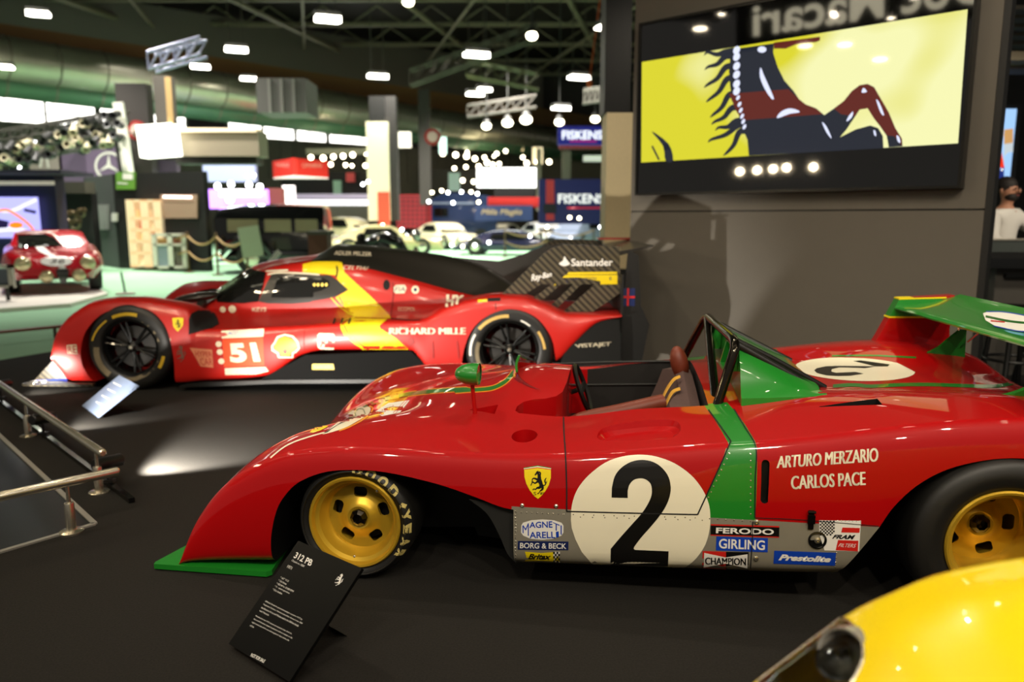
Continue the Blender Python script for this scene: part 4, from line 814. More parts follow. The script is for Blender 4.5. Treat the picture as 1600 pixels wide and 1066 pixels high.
# wheels
def hyper_wheel(name, x, yf, side=1):
    RT, wt, rr = .352, .33, .228
    root = bpy.data.objects.new(name, None); root.empty_display_size = .05; COL.objects.link(root); root.parent = hc
    root.location = (x, yf, RT); root.rotation_euler = (0, .3, 0 if side == 1 else math.pi)
    pr = [(rr, .02), (rr + .01, .002), (rr + .04, -.006), (rr + .08, -.004), (RT - .022, .006), (RT - .006, .022), (RT, .05), (RT, wt / 2), (RT, wt - .05), (RT - .01, wt - .01), (RT - .05, wt), (rr, wt - .01)]
    mb = MB(); mb.lathe([p[:2] for p in crom([(a, b, 0) for a, b in pr], 3)], 64, 'y'); ty = mb.build('tyre', TYRE, root, True, 60)
    mb = MB(); mb.lathe([(rr + .004, .014), (rr, .002), (rr - .010, .004), (rr - .016, .02), (rr - .022, .06), (rr - .03, .2), (rr - .02, .2), (rr, .1)], 64, 'y', closed=True); mb.build('rim', HRIM, root)
    mb = MB()
    for k in range(6):
        a = R(60 * k); M = Matrix.Rotation(-a, 4, 'Y')
        for q in (-.12, .12):
            mb.tube([(.05, .05, .0), (.12, .042, 0), ((rr - .02) * math.cos(q * 1.6), .022, (rr - .02) * math.sin(q * 1.6))], [.014, .012, .009], 8, 0, None) if False else mb.add(*_spoke(q, rr), 0, M)
    mb.build('spokes', HRIM, root)
    mb = MB(); mb.lathe([(.0001, .02), (.02, .02), (.03, .03), (.05, .045), (.05, .07), (.0001, .07)], 24, 'y'); h = mb.build('hub', HRIM, root)
    mb = MB(); mb.lathe([(.0001, .008), (.014, .010), (.02, .02), (.022, .03)], 20, 'y'); mb.build('hub_nut', STEEL, h)
    mb = MB(); mb.lathe([(.07, .09), (.17, .09), (.17, .11), (.07, .11)], 40, 'y', closed=True); mb.build('brake_disc', mat('carbon_brake', (46, 44, 42), .5, .3), root)
    return root, ty
def _spoke(q, rr):
    t = MB(); t.tube([(.03, .05, 0), (.11, .042, q * .12), ((rr - .02) * math.cos(q), .020, (rr - .02) * math.sin(q))], [.014, .011, .009], 8); return t.v, t.f
w1, t1 = hyper_wheel('front_wheel', .025, .015); w2, t2 = hyper_wheel('rear_wheel', 3.09, .015); hyper_wheel('front_wheel', .025, 1.985, -1); hyper_wheel('rear_wheel', 3.09, 1.985, -1)
bpy.context.view_layer.update()
def arc(cx, cy, r, a0, a1, w, sx=1.0): return band([(cx + r * sx * math.cos(R(a0 + (a1 - a0) * k / 10)), cy - r * math.sin(R(a0 + (a1 - a0) * k / 10))) for k in range(11)], w, 1)
T1 = Target([t1]); T2 = Target([t2])
def TD(nm, sh, T, m, par, off=.002): return decal(nm, sh, T, m, par, off, 6, None, maxe=.2)
cx, cy = 199.5, 547; TD('tyre_scuff', [arc(cx, cy, 47, -110, 70, 6, 1.04), arc(cx, cy, 47, 175, 235, 9, 1.04)], T1, TSCR, w1)
TD('tyre_lettering', [arc(cx, cy, 56, 75, 115, 5, 1.02), arc(cx, cy, 56, 125, 165, 2.5, 1.02), arc(cx, cy, 56, -30, -10, 5, 1.02)], T1, TYEL, w1, .003)
cx, cy = 793, 551; TD('tyre_scuff', [arc(cx, cy, 47, 160, 240, 6, 1.02)], T2, TSCR, w2)
TD('tyre_lettering', [arc(cx, cy, 57, 88, 140, 5, 1.02), arc(cx, cy, 57, 5, 35, 4, 1.02)], T2, mat('sidewall_tan', (196, 160, 84), .6), w2, .003); TD('tyre_lettering', [arc(cx, cy, 57, 150, 185, 3, 1.02), arc(cx, cy, 54, 50, 68, 2.4, 1.02)], T2, TWHT, w2, .003)
# ================================================================== yellow car, front corner close to the photographer
YP = mat('yellow_car_paint', (255, 222, 2), .3, 0, .8, .02, 3)
yc_ = thing('yellow_car', 'bright yellow car corner with a covered headlamp closest to the viewer', 'car', (.34, .55, 0), 0)
bpy.context.view_layer.update()
ft = tab((0, .20), (.012, .33), (.035, .42), (.07, .49), (.115, .55), (.185, .61), (.245, .66), (.295, .700), (.36, .734), (.435, .768), (.59, .80), (.9, .826), (1.4, .83), (2.2, .84))
def yring(x):
    c = ft(x); k = .10 * min(1, x / .5); tuck = .05 * max(0, 1 - x / .25)
    half = [(-.84 + tuck, .14), (-.855 + tuck, .25), (-.85 + tuck, .14 + (c - .14) * .55), (-.825 + tuck, .14 + (c - .14) * .82), (-.765, c - .022), (-.70, c - .004), (-.60, c), (-.45, c - k * .35), (-.25, c - k * .8), (0, c - k)]
    p = crom([(a, b, 0) for a, b in half], 5); L = [(x + (.05 * (abs(q[0]) / .85) ** 2 - .05) * max(0, 1 - x), q[0], q[1]) for q in p]
    return L + [(a, -b, z) for a, b, z in L[:-1][::-1]]
xs = [0, .004, .01, .018, .028, .04, .055, .075] + [.1 + .025 * i for i in range(24)] + [.72 + .08 * i for i in range(20)]
mb = MB(); mb.loft([yring(x) for x in xs]); ym = mb.mesh('y', True, 60); YREF = Ref(ym); ym.materials.append(YP); ym.materials.append(BLACKG)
tmp = bpy.data.objects.new('tmp', ym); COL.objects.link(tmp); tmp.parent = yc_; bpy.context.view_layer.update(); YT = Target([tmp])
hl = [(20, 815), (80, 730), (180, 640), (260, 575), (330, 510), (400, 470), (470, 447), (540, 452), (590, 490), (625, 545), (642, 620), (640, 690), (612, 760), (570, 830), (480, 920), (330, 980), (150, 990), (40, 930)]
hl = [(1180 + a / 3.81, 850 + b / 3.81) for a, b in [p[:2] for p in crom([(a, b, 0) for a, b in hl], 4, True)]]
Mi = yc_.matrix_world.inverted(); rim = []
for q in hl:
    loc, n, i, d = YT.b.ray_cast(CAMP, ray(*q).normalized())
    if loc is not None: rim.append(Mi @ loc)
cen = sum(rim, Vector()) / len(rim); inw = Vector((.45, -.18, -.9)).normalized()
def cring(k, d): return [tuple(cen + (p - cen) * k + inw * d) for p in rim]
cm = MB(); cm.loft([cring(1.0, -.12), cring(1.0, 0), cring(.95, .08), cring(.86, .16)]); cme = cm.mesh('c', False); cme.materials.append(BLACKG)
bpy.data.objects.remove(tmp); ym.materials.clear(); ym.materials.append(YP)
bdm = boolean(ym, [cme]); nms = [m.name for m in bdm.materials]
bb = bmesh.new(); bb.from_mesh(bdm); finish(bb, True, 30); bb.to_mesh(bdm); bb.free(); YREF.apply(bdm, nms.index(YP.name))
bdm.materials.clear(); ybody = link_mesh('body', bdm, [YP if n == YP.name else BLACKG for n in nms], yc_)
decal('headlamp_cover', [fill(hl)], YT, GLASS, yc_, .0006, 8, 'clear headlamp cover'); mb = MB(); mb.tube([tuple(p) for p in rim], .0028, 8, closed=True); mb.build('headlamp_rim', STEEL, yc_)
bpy.context.view_layer.update()
def yat(px, py, z):
    return Mi @ atZ(px, py, z)
lp = yat(1326, 1030, .635); M = Matrix.Translation(lp) @ Matrix.Rotation(R(28), 4, 'Z') @ Matrix.Rotation(R(12), 4, 'Y')
mb = MB(); mb.lathe([(.0001, .02), (.02, .016), (.036, .004), (.042, -.012), (.046, -.014), (.048, -.004), (.047, .03), (.0001, .035)], 36, 'x', 0, M @ Matrix.Scale(1.15, 4)); mb.build('headlamp_reflector', mat('lamp_reflector', (205, 200, 188), .22, .55, .5), yc_)
mb = MB(); mb.ball(.012, 12, 0, M @ Matrix.Translation((-.002, 0, 0))); mb.build('headlamp_bulb', mat('lamp_bulb_glass', (235, 230, 210), .1, 0, .5), yc_)
lp = yat(1228, 1050, .52); mb = MB(); mb.ball(.02, 14, 0, Matrix.Translation(lp), (1.3, 1, .7)); mb.build('side_light', CHROME, yc_)
for wy in (-.80, .62):
    mb = MB(); mb.lathe([(.0001, .02), (.18, .02), (.20, 0), (.28, .0), (.31, .03), (.31, .17), (.28, .20), (.0001, .2)], 40, 'y', 0, Matrix.Translation((.72, wy - (.0 if wy < 0 else 0), .31))); mb.build('wheel', TYRE, yc_)
# ================================================================== information stands
def stand(name, label, cat, TL, TR, BR, BL, m, back):
    """a thin printed board leaning on its foot; corners are points in the room"""
    v = [Vector(p) for p in (TL, TR, BR, BL)]; o_ = (v[2] + v[3]) / 2; o_.z = 0
    t = thing(name, label, cat, o_); bpy.context.view_layer.update()
    n = (v[1] - v[0]).cross(v[3] - v[0]).normalized(); n = n if n.dot(CAMP - v[0]) > 0 else -n
    mb = MB(); a = [p - o_ for p in v]; b = [p - o_ - n * .012 for p in v]
    mb.add(a + b, [(0, 1, 2, 3), (7, 6, 5, 4), (0, 4, 5, 1), (1, 5, 6, 2), (2, 6, 7, 3), (3, 7, 4, 0)]); o = mb.build('board', m, t, False)
    mid = (a[0] + a[1] + a[2] + a[3]) / 4; foot = mid - n * .02; f2 = Vector((mid.x - n.x * .22, mid.y - n.y * .22, -o_.z + .004))
    mb = MB(); w = (a[1] - a[0]).normalized() * .05
    mb.loft([[tuple(foot - w), tuple(foot + w), tuple(foot + w - n * .008), tuple(foot - w - n * .008)], [tuple(f2 - w), tuple(f2 + w), tuple(f2 + w - n * .008), tuple(f2 - w - n * .008)]]); mb.build('support', back, t, False)
    return t, o
CARD = mat('sign_board_black', (7, 7, 7), .5, 0, 0, .1, 30, spec=.15)
def gz(px, py, z): return atZ(px, py, z)
BLb = gz(357, 1006, .02); BRb = gz(452, 1066, .02); BRb = BLb + (BRb - BLb) * 1.0
TLt = gz(466, 845, .30); TRt = TLt + (BRb - BLb) * 1.0
stn, bd = stand('info_stand', 'black information board with white print leaning in front of the gold front wheel', 'sign', TLt, TRt, BRb, BLb, CARD, CARD)
bpy.context.view_layer.update(); ST_ = Target([bd]); S5 = Z(330, 830, 4.516)
def SD(nm, sh, m, label=None): return decal(nm, sh, ST_, m, stn, .0008, 0, label)
def tl(s, u, v, w, h, **k):   # a line of small print following the tilt of the board
    d = (1, .50); e = (-.62, 1); hh = h
    TL = (u, v); TR = (u + w * d[0], v + w * d[1]); BL = (u - hh * .55, v + hh * .85); BR = (TR[0] - hh * .55, TR[1] + hh * .85)
    return qtext(s, *S5([TL, TR, BR, BL]), **k)
SD('board_title', [qtext('312 PB', *S5([(604, 148), (722, 206), (702, 250), (580, 188)]), bold=.02)], WHITE, 'white title line')
SD('board_print', [tl('Chassis no. 0880', 574, 200, 88, 14), tl('1971', 546, 240, 30, 22), tl('NOT FOR SALE', 290, 862, 96, 26, bold=.02)], WHITE)
tx = ['* 60\u00b0 V12', '* 3.0 litres', '* 450 HP at 10 800 RPM', '* 5 - speed gearbox', '* Disc brakes']
SD('board_print', [tl(s, 494 - 13.5 * i, 320 + 21 * i, w, 14) for i, (s, w) in enumerate(zip(tx, (58, 56, 118, 104, 66)))], WHITE)
p1 = ['Official Scuderia sport prototype raced in 1972 by', 'Regazzoni, Redman, Merzario and other drivers in the 1000', 'km Buenos Aires and Monza and in the 500 km Imola', 'with Merzario.']
p2 = ['Modified for the 1972 season and raced by Ickx, Andretti,', 'Pace and Merzario. Special bodywork with air intakes on the', 'right hand side of the car and engine air duct above the', 'roll bar.']
SD('board_print', [tl(s, 386 - 13 * i, 490 + 22 * i, w, 13) for i, (s, w) in enumerate(zip(p1, (262, 274, 262, 66)))] + [tl(s, 318 - 13 * i, 594 + 22 * i, w, 13) for i, (s, w) in enumerate(zip(p2, (256, 272, 262, 30)))], WHITE)
HP = S5([(912, 300), (930, 318), (922, 345), (880, 390)])
vs, fs = horse(0, 0, 1, 1); vs = quadmap([(u, 1 - v) for u, v in vs], *S5([(905, 290), (950, 312), (905, 398), (855, 376)])); SD('board_horse', [(vs, fs)], WHITE, 'white rearing horse')
W2m = mat('pale_blue_board', (112, 126, 152), .4, 0, .2, .06, 20)
B2l = gz(128, 634, .02); B2r = gz(152, 652, .02); T2 = gz(186, 586, .26)
s2, bd2 = stand('info_stand', 'pale blue information board leaning by the front wheel of car 51', 'sign', T2, T2 + (B2r - B2l) * 1.05, B2r, B2l, W2m, CARD)
bpy.context.view_layer.update(); ST2 = Target([bd2]); decal('board_print', [band([(150 + 9 * i, 628 - 10 * i), (162 + 9 * i, 634 - 10 * i)], 1.6) for i in range(4)], ST2, WHITE, s2, .001, 0)
# ================================================================== floor, railings, floor spotlights
GRN = mat('green_carpet', (138, 182, 146), .95, 0, 0, .06, 3); CARP = mat('charcoal_carpet', (30, 28, 25), .9, 0, 0, .7, 140, bump=.6, spec=.2)
mb = MB(); mb.box(-40, 40, -8, 75, -.3, -.012); tag(mb.build('floor', [GRN]), kind='structure')
e0 = atZ(-20, 566, 0); e1 = atZ(95, 547, 0); dr = (e1 - e0).normalized()
far = [e0 - dr * 6, e0 + dr * 3.2]
mb = MB(); mb.prism([(-9, -7), (12, -7), (12, 8.8), (far[1].x + 3, 8.8), (far[1].x, far[1].y), (far[0].x, far[0].y)], -.012, 0, 'z'); cp = mb.build('floor_stand_carpet', [CARP], None, False); tag(cp, kind='structure')
TILE = mat('black_tile', (16, 16, 15), .35, 0, 0, .2, 4)
c = atZ(148, 820, 0); l0 = atZ(0, 682, 0); l1 = atZ(0, 864, 0); d0 = (l0 - c).normalized(); d1 = (l1 - c).normalized()
q = [c, c + d0 * 3.2, c + d0 * 3.2 + d1 * 3, c + d1 * 3]
mb = MB(); mb.prism([(p.x, p.y) for p in q], -.004, .002, 'z'); tag(mb.build('floor_tiles', [TILE], None, False), kind='structure')
TRIM = mat('grey_trim', (150, 148, 140), .45, .3)
for i, (a, b) in enumerate(((c, q[1]), (c, q[3]))):
    d = (b - a).normalized(); n = Vector((-d.y, d.x, 0)) * .012
    mb = MB(); mb.prism([((a - n).x, (a - n).y), ((b - n).x, (b - n).y), ((b + n).x, (b + n).y), ((a + n).x, (a + n).y)], 0, .008, 'z'); tag(mb.build('trim_%d' % (i + 1), [TRIM], None, False), kind='structure')
def rail(label, ends, posts, r=.021, h=.235):
    P = [atZ(*p, 0) for p in posts]; o_ = P[0]; t = thing('barrier_rail', label, 'railing', o_)
    A = atZ(*ends[0], h) - o_; B = atZ(*ends[1], h) - o_; d = (B - A).normalized()
    mb = MB(); mb.tube([A, A + d * .004, B - d * .02, B - d * .006, B], [r * .93, r, r, r * .9, r * .6], 24); mb.build('rail', STEEL, t)
    for p in P:
        q = p - o_; k = (q - A).dot(d) / 1.0; top = A + d * k; q = Vector((top.x, top.y, 0))
        mb = MB(); mb.lathe([(.0001, 0), (.050, 0), (.050, .008), (.046, .011), (.024, .012), (.021, .014), (.021, .135), (.019, .14), (.009, .142), (.008, h - .005)], 28, 'z', 0, Matrix.Translation(q)); mb.build('post', STEEL, t)
rail('low brushed steel rail running from the left edge to its rounded end', ((-60, 560), (161, 709)), ((143, 773), (35, 684)))
rail('low brushed steel rail nearest the viewer crossing the corner of the black tiles', ((-60, 789), (186, 736)), ((118, 838),))
trk = thing('light_track', 'thin black light track lying on the carpet behind the rails', 'light track', atZ(203, 781, 0))
A = atZ(206, 782, .015); B = atZ(-20, 612, .015); mb = MB(); o_ = Vector(trk.location); n = Vector((-(B - A).y, (B - A).x, 0)).normalized() * .014
mb.loft([[tuple(p - o_ - n + Vector((0, 0, -.013))), tuple(p - o_ + n + Vector((0, 0, -.013))), tuple(p - o_ + n + Vector((0, 0, .012))), tuple(p - o_ - n + Vector((0, 0, .012)))] for p in (A, B)]); mb.build('track_bar', BLACKG, trk, False)
LENS = mat('spot_lens', (255, 250, 235), .3, emit=14)
SPOTS = []
def fspot(label, px, py, aim, e=210):
    g = atZ(px, py, .03); t = thing('floor_spotlight', label, 'spotlight', (g.x, g.y, 0), 0, 'spotlights on the floor track')
    ax = (Vector(aim) - Vector((g.x, g.y, .13))).normalized(); Q = ax.to_track_quat('Z', 'Y').to_matrix().to_4x4(); Q.translation = (0, 0, .13)
    mb = MB(); mb.lathe([(.0001, -.07), (.03, -.07), (.034, -.065), (.034, .075), (.031, .08), (.029, .07)], 28, 'z', 0, Q); mb.build('lamp_body', BLACK, t)
    mb = MB(); mb.lathe([(.0001, .066), (.029, .066)], 24, 'z', 0, Q); mb.build('lens', LENS, t)
    mb = MB(); mb.tube([(0, 0, .03), (0, 0, .11)], .009, 10); mb.box(-.03, .03, -.018, .018, .026, .04); mb.build('bracket', BLACK, t)
    ld = bpy.data.lights.new('floor_spot_beam', 'SPOT'); ld.energy = e; ld.spot_size = R(80); ld.spot_blend = .6; ld.shadow_soft_size = .03; ld.color = (1, .93, .82)
    lo = bpy.data.objects.new('beam', ld); COL.objects.link(lo); lo.parent = t; lo.matrix_local = Matrix.Translation(Vector((0, 0, .13)) + ax * .085) @ ax.to_track_quat('-Z', 'Y').to_matrix().to_4x4()
    SPOTS.append(lo)
fspot('black cylinder spotlight at the near end of the floor track', 170, 752, (-1.1, 5.8, .0), 400)
fspot('black cylinder spotlight half hidden behind the low steel rail', 68, 678, (-2.5, 6.0, .0), 60)
fspot('black cylinder spotlight at the left edge of the picture', 2, 622, (-3.7, 6.3, .12), 30)
# ================================================================== feature wall with the big screen
WY = R(42.5); WO = Vector((185 / 1200 * 7.2, (7.2 - 0) / CT, 0)); WO = ray(985, 340) * 7.2; WO.z = 0
wd = Vector((math.cos(WY), -math.sin(WY), 0)); wn = Vector((-math.sin(WY), -math.cos(WY), 0))
def wallpt(px, py, off=0):
    d = ray(px, py); o_ = WO + wn * off; t = (o_ - CAMP).dot(wn) / d.dot(wn); return CAMP + d * t
WM = Matrix.Translation(WO) @ Matrix.Rotation(-WY, 4, 'Z')     # x along the wall to the right, -y towards the viewer
WMi = WM.inverted()
def wl(px, py, off=0): return WMi @ wallpt(px, py, off)
WALLM = mat('grey_wall_panel', (104, 98, 88), .55, 0, 0, .05, 6)
xr = wl(1541, 300).x; zs_ = wl(1200, 329).z
mb = MB(); mb.box(0, xr, 0, .12, 0, zs_ - .008, 0, WM); mb.box(0, xr, .0, .12, zs_ + .004, 6.5, 0, WM); mb.box(.01, xr - .01, .012, .11, zs_ - .01, zs_ + .006, 1, WM)
tag(mb.build('wall_feature', [WALLM, BLACK], None, False), kind='structure')
mb = MB(); mb.box(xr + .002, xr + .045, .0, .12, 0, 6.5, 0, WM); tag(mb.build('trim_3', [mat('dark_trim', (30, 29, 27), .5)], None, False), kind='structure')
# screen
a = wl(1002, 42, .1); b = wl(1496, 292, .1); d_ = wl(1000, 302, .1); zt_ = (wl(1002, 40, .1).z); x0, x1 = a.x, b.x; z0 = d_.z; z1 = zt_
scr = thing('video_screen', 'large black video wall screen showing a dark rearing horse on yellow', 'screen', tuple(WM @ Vector(((x0 + x1) / 2, -.1, z0))), -WY)
bpy.context.view_layer.update(); hw = (x1 - x0) / 2; hh = z1 - z0
BEZ = mat('screen_bezel', (44, 43, 40), .3, .6); SGL = mat('screen_glass_black', (5, 5, 5), .04, 0, 1, 0, 5, spec=.7)
mb = MB(); mb.box(-hw, hw, .0, .1, 0, hh); scr_h = mb.build('screen_housing', SGL, scr, False)
mb = MB()
for bx in ((-hw - .02, -hw, 0, hh), (hw, hw + .02, 0, hh), (-hw - .02, hw + .02, -.02, 0), (-hw - .02, hw + .02, hh, hh + .02)): mb.box(bx[0], bx[1], -.012, .1, bx[2], bx[3])
mb.build('screen_bezel', BEZ, scr, False)
bpy.context.view_layer.update(); SCT = Target([scr_h])
def smat(name, rgb, e=1, rgb2=None):
    m = mat(name, (4, 4, 4), .04, 0, 1, 0, 5, emit=e, ecol=rgb)
    if rgb2:
        N = m.node_tree.nodes; L = m.node_tree.links; tc = N.new('ShaderNodeTexCoord'); mp = N.new('ShaderNodeMapping'); nz = N.new('ShaderNodeTexNoise'); nz.inputs['Scale'].default_value = 1.3; nz.inputs['Detail'].default_value = 1
        mp.inputs['Scale'].default_value = (1, 1, 1); L.new(tc.outputs['Object'], mp.inputs[0]); L.new(mp.outputs[0], nz.inputs['Vector'])
        rp = N.new('ShaderNodeValToRGB'); rp.color_ramp.elements[0].position = .4; rp.color_ramp.elements[1].position = .6; rp.color_ramp.elements[0].color = lin(rgb) + (1,); rp.color_ramp.elements[1].color = lin(rgb2) + (1,)
        sx = N.new('ShaderNodeSeparateXYZ'); ma = N.new('ShaderNodeMath'); ma.operation = 'MULTIPLY_ADD'; ma.inputs[1].default_value = .16; L.new(tc.outputs['Object'], sx.inputs[0]); L.new(sx.outputs[0], ma.inputs[0]); L.new(nz.outputs['Fac'], ma.inputs[2])
        L.new(ma.outputs[0], rp.inputs[0]); L.new(rp.outputs[0], N['Principled BSDF'].inputs['Emission Color'])
    return m
def SC_(nm, sh, m, off, label=None): return decal(nm, sh, SCT, m, scr, off, 0, label, maxe=9)
SC_('screen_picture', [fill([(1003, 97), (1512, 14.5), (1497, 224), (1002, 254)])], smat('screen_yellow', (214, 208, 44), .85, (240, 240, 176)), .001, 'yellow moving picture')
D6 = Z(1100, 60, 4.848)
hs = D6([(205, 85), (530, 38), (525, 110), (560, 220), (610, 320), (680, 400), (720, 460), (770, 500), (850, 530), (912, 582), (980, 535), (1060, 475), (1120, 400), (1180, 355), (1240, 345), (1290, 370), (1330, 440), (1400, 560), (1450, 680), (1500, 760), (1505, 818), (1400, 826), (1385, 740), (1330, 660), (1290, 610), (1240, 530), (1180, 540), (1140, 600), (1080, 690), (1030, 750), (1150, 690), (1260, 660), (1320, 680), (1355, 740), (1360, 832), (340, 890), (330, 770), (300, 700), (270, 600), (230, 480), (200, 380), (190, 250)])
DKH = smat('screen_horse_dark', (30, 34, 44), 1.0); BRH = smat('screen_horse_brown', (88, 32, 26), 1.0); HIL = smat('screen_highlight', (205, 210, 235), 1.1)
SC_('screen_horse', [fill(hs)], DKH, .002, 'dark horse on the screen')
SC_('screen_horse', [fill(D6([(530, 78), (530, 32), (880, -12), (880, 15), (850, 28), (700, 45), (620, 78)]))], BRH, .0025)
SC_('screen_horse', [fill(D6([(190, 420), (640, 385), (720, 460), (770, 500), (850, 530), (900, 575), (560, 600), (300, 620), (250, 560)])), fill(D6([(985, 532), (1060, 475), (1120, 400), (1180, 355), (1240, 345), (1290, 370), (1330, 440), (1400, 560), (1450, 680), (1500, 760), (1500, 815), (1440, 740), (1385, 735), (1330, 655), (1290, 610), (1240, 530), (1180, 540), (1140, 590), (1040, 575)]))], BRH, .0028, 'red brown parts of the horse')
tf = []
for (u0, v0), (u1, v1) in [((200, 95), (0, 130)), ((200, 130), (5, 240)), ((205, 210), (0, 375)), ((215, 300), (15, 485)), ((230, 420), (45, 600)), ((250, 520), (55, 655)), ((280, 620), (85, 700)), ((300, 650), (30, 790)), ((310, 700), (145, 890))]:
    m_ = ((u0 + u1) / 2, (v0 + v1) / 2 + 10); tf.append(band(D6([(u0 + 30, v0), (u0 - 40, v0 + 10), m_, (u1 + 30, v1 - 25), (u1, v1)]), lambda t: 11 * (1 - t) ** .7 + .3))
SC_('screen_mane', tf, DKH, .0022, 'flame shaped mane')
SC_('screen_highlights', [fill([p[:2] for p in crom([(a, b, 0) for a, b in D6(q)], 3, True)]) for q in ([(430, 220), (455, 280), (500, 380), (530, 455), (510, 455), (460, 380), (425, 290)], [(555, 605), (580, 560), (640, 532), (700, 540), (725, 560), (650, 572)], [(1305, 465), (1330, 490), (1365, 580), (1340, 565)], [(1080, 630), (1100, 585), (1130, 555), (1120, 600)], [(895, 635), (930, 670), (968, 758), (930, 715)], [(1195, 410), (1210, 375), (1235, 405)], [(1460, 735), (1480, 750), (1488, 790), (1468, 780)], [(1285, 695), (1300, 705), (1305, 740), (1290, 730)])] + [fill(circ(*D6([(248 + max(0, v - 400) * .22, v)])[0], 5 if v < 450 else 2.4, (7 if v < 450 else 4.5), 10, .5)) for v in (90, 140, 210, 275, 345, 400, 450, 500, 545, 590, 630, 670)] + [fill(circ(*D6([(440, 85)])[0], 7, 5, 12))], HIL, .003)
SC_('screen_tail', [fill([p[:2] for p in crom([(a, b, 0) for a, b in [(1018, 205), (1045, 225), (1052, 251), (1040, 251), (1036, 228)]], 3, True)]), band([(1019, 228), (1030, 250)], 3)], DKH, .002)
# ---- things behind the photographer that the glossy screen mirrors
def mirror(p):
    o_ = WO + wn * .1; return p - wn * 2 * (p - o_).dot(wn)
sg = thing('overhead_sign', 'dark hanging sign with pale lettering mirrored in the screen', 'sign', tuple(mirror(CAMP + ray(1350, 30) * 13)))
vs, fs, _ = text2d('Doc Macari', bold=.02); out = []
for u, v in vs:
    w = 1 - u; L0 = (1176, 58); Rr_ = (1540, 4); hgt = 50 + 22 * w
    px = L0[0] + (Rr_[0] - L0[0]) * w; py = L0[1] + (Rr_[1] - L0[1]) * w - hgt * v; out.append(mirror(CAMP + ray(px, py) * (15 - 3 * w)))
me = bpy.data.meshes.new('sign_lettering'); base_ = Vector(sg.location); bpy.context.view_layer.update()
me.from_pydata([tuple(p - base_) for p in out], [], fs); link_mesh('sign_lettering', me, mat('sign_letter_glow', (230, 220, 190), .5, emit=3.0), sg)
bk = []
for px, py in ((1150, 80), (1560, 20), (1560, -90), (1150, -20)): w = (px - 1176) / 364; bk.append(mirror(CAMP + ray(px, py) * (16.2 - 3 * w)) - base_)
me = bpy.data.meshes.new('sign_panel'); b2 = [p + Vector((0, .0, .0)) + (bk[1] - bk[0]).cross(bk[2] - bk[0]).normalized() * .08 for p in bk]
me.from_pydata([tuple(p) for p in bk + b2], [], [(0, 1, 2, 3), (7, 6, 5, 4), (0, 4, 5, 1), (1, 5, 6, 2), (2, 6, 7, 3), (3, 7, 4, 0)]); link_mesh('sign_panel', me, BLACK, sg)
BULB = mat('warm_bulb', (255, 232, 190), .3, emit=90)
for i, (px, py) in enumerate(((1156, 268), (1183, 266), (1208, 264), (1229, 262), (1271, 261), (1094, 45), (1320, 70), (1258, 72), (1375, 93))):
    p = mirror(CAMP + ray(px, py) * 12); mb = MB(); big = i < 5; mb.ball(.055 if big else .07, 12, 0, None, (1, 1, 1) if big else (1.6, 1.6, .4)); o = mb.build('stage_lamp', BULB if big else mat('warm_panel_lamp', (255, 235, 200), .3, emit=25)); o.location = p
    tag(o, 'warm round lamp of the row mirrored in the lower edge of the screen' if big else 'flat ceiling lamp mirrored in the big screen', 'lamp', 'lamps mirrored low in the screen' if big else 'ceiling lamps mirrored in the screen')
# ================================================================== the hall behind
def slab(name, x0, y0, x1, y1, Y, dep, m, parent=None, smooth=False):
    a = atY(x0, y1, Y); b = atY(x1, y0, Y); mb = MB()
    mb.box(0, b.x - a.x, 0, dep, 0, b.z - a.z); o = mb.build(name, m, parent, smooth); o.location = (a.x, Y, a.z) if not parent else Vector((a.x, Y, a.z)) - parent.location
    return o
def bthing(name, label, cat, px, Y, group=None): return thing(name, label, cat, (atY(px, 340, Y).x, Y, 0), 0, group)
def pick(rgb, rough=.6, **k): return mat('m_%d_%d_%d%s' % (*rgb, ''.join('%s%s' % q for q in k.items()) if k else ''), rgb, rough, **k)
# ceiling and far wall
mb = MB(); mb.box(-40, 40, -8, 75, 13.2, 13.5); tag(mb.build('ceiling', pick((34, 30, 25))), kind='structure')
mb = MB(); mb.box(-40, 40, 62, 62.5, -.3, 13.2); tag(mb.build('wall_back', pick((58, 54, 50))), kind='structure')
BEAM = pick((128, 122, 100), .5)
n = 0
for k in range(11):
    Y = 10 + 5 * k; n += 1
    mb = MB(); mb.box(-40, 40, Y - .12, Y + .12, 11.9, 12.1)
    for j in range(26): x = -39 + 3 * j; mb.tube([(x, Y, 12), (x + 1.5, Y, 13)], .05, 4); mb.tube([(x + 1.5, Y, 13), (x + 3, Y, 12)], .05, 4)
    tag(mb.build('trim_%d' % (n + 3), BEAM, None, False), kind='structure')
for k in range(9):
    X = -32 + 8 * k; n += 1
    mb = MB(); mb.tube([(X - 6, 0, 11.6), (X + 8, 62, 11.6)], .14, 6); mb.tube([(X + 8, 0, 11.4), (X - 8, 62, 11.4)], .08, 6); tag(mb.build('trim_%d' % (n + 3), BEAM, None, False), kind='structure')
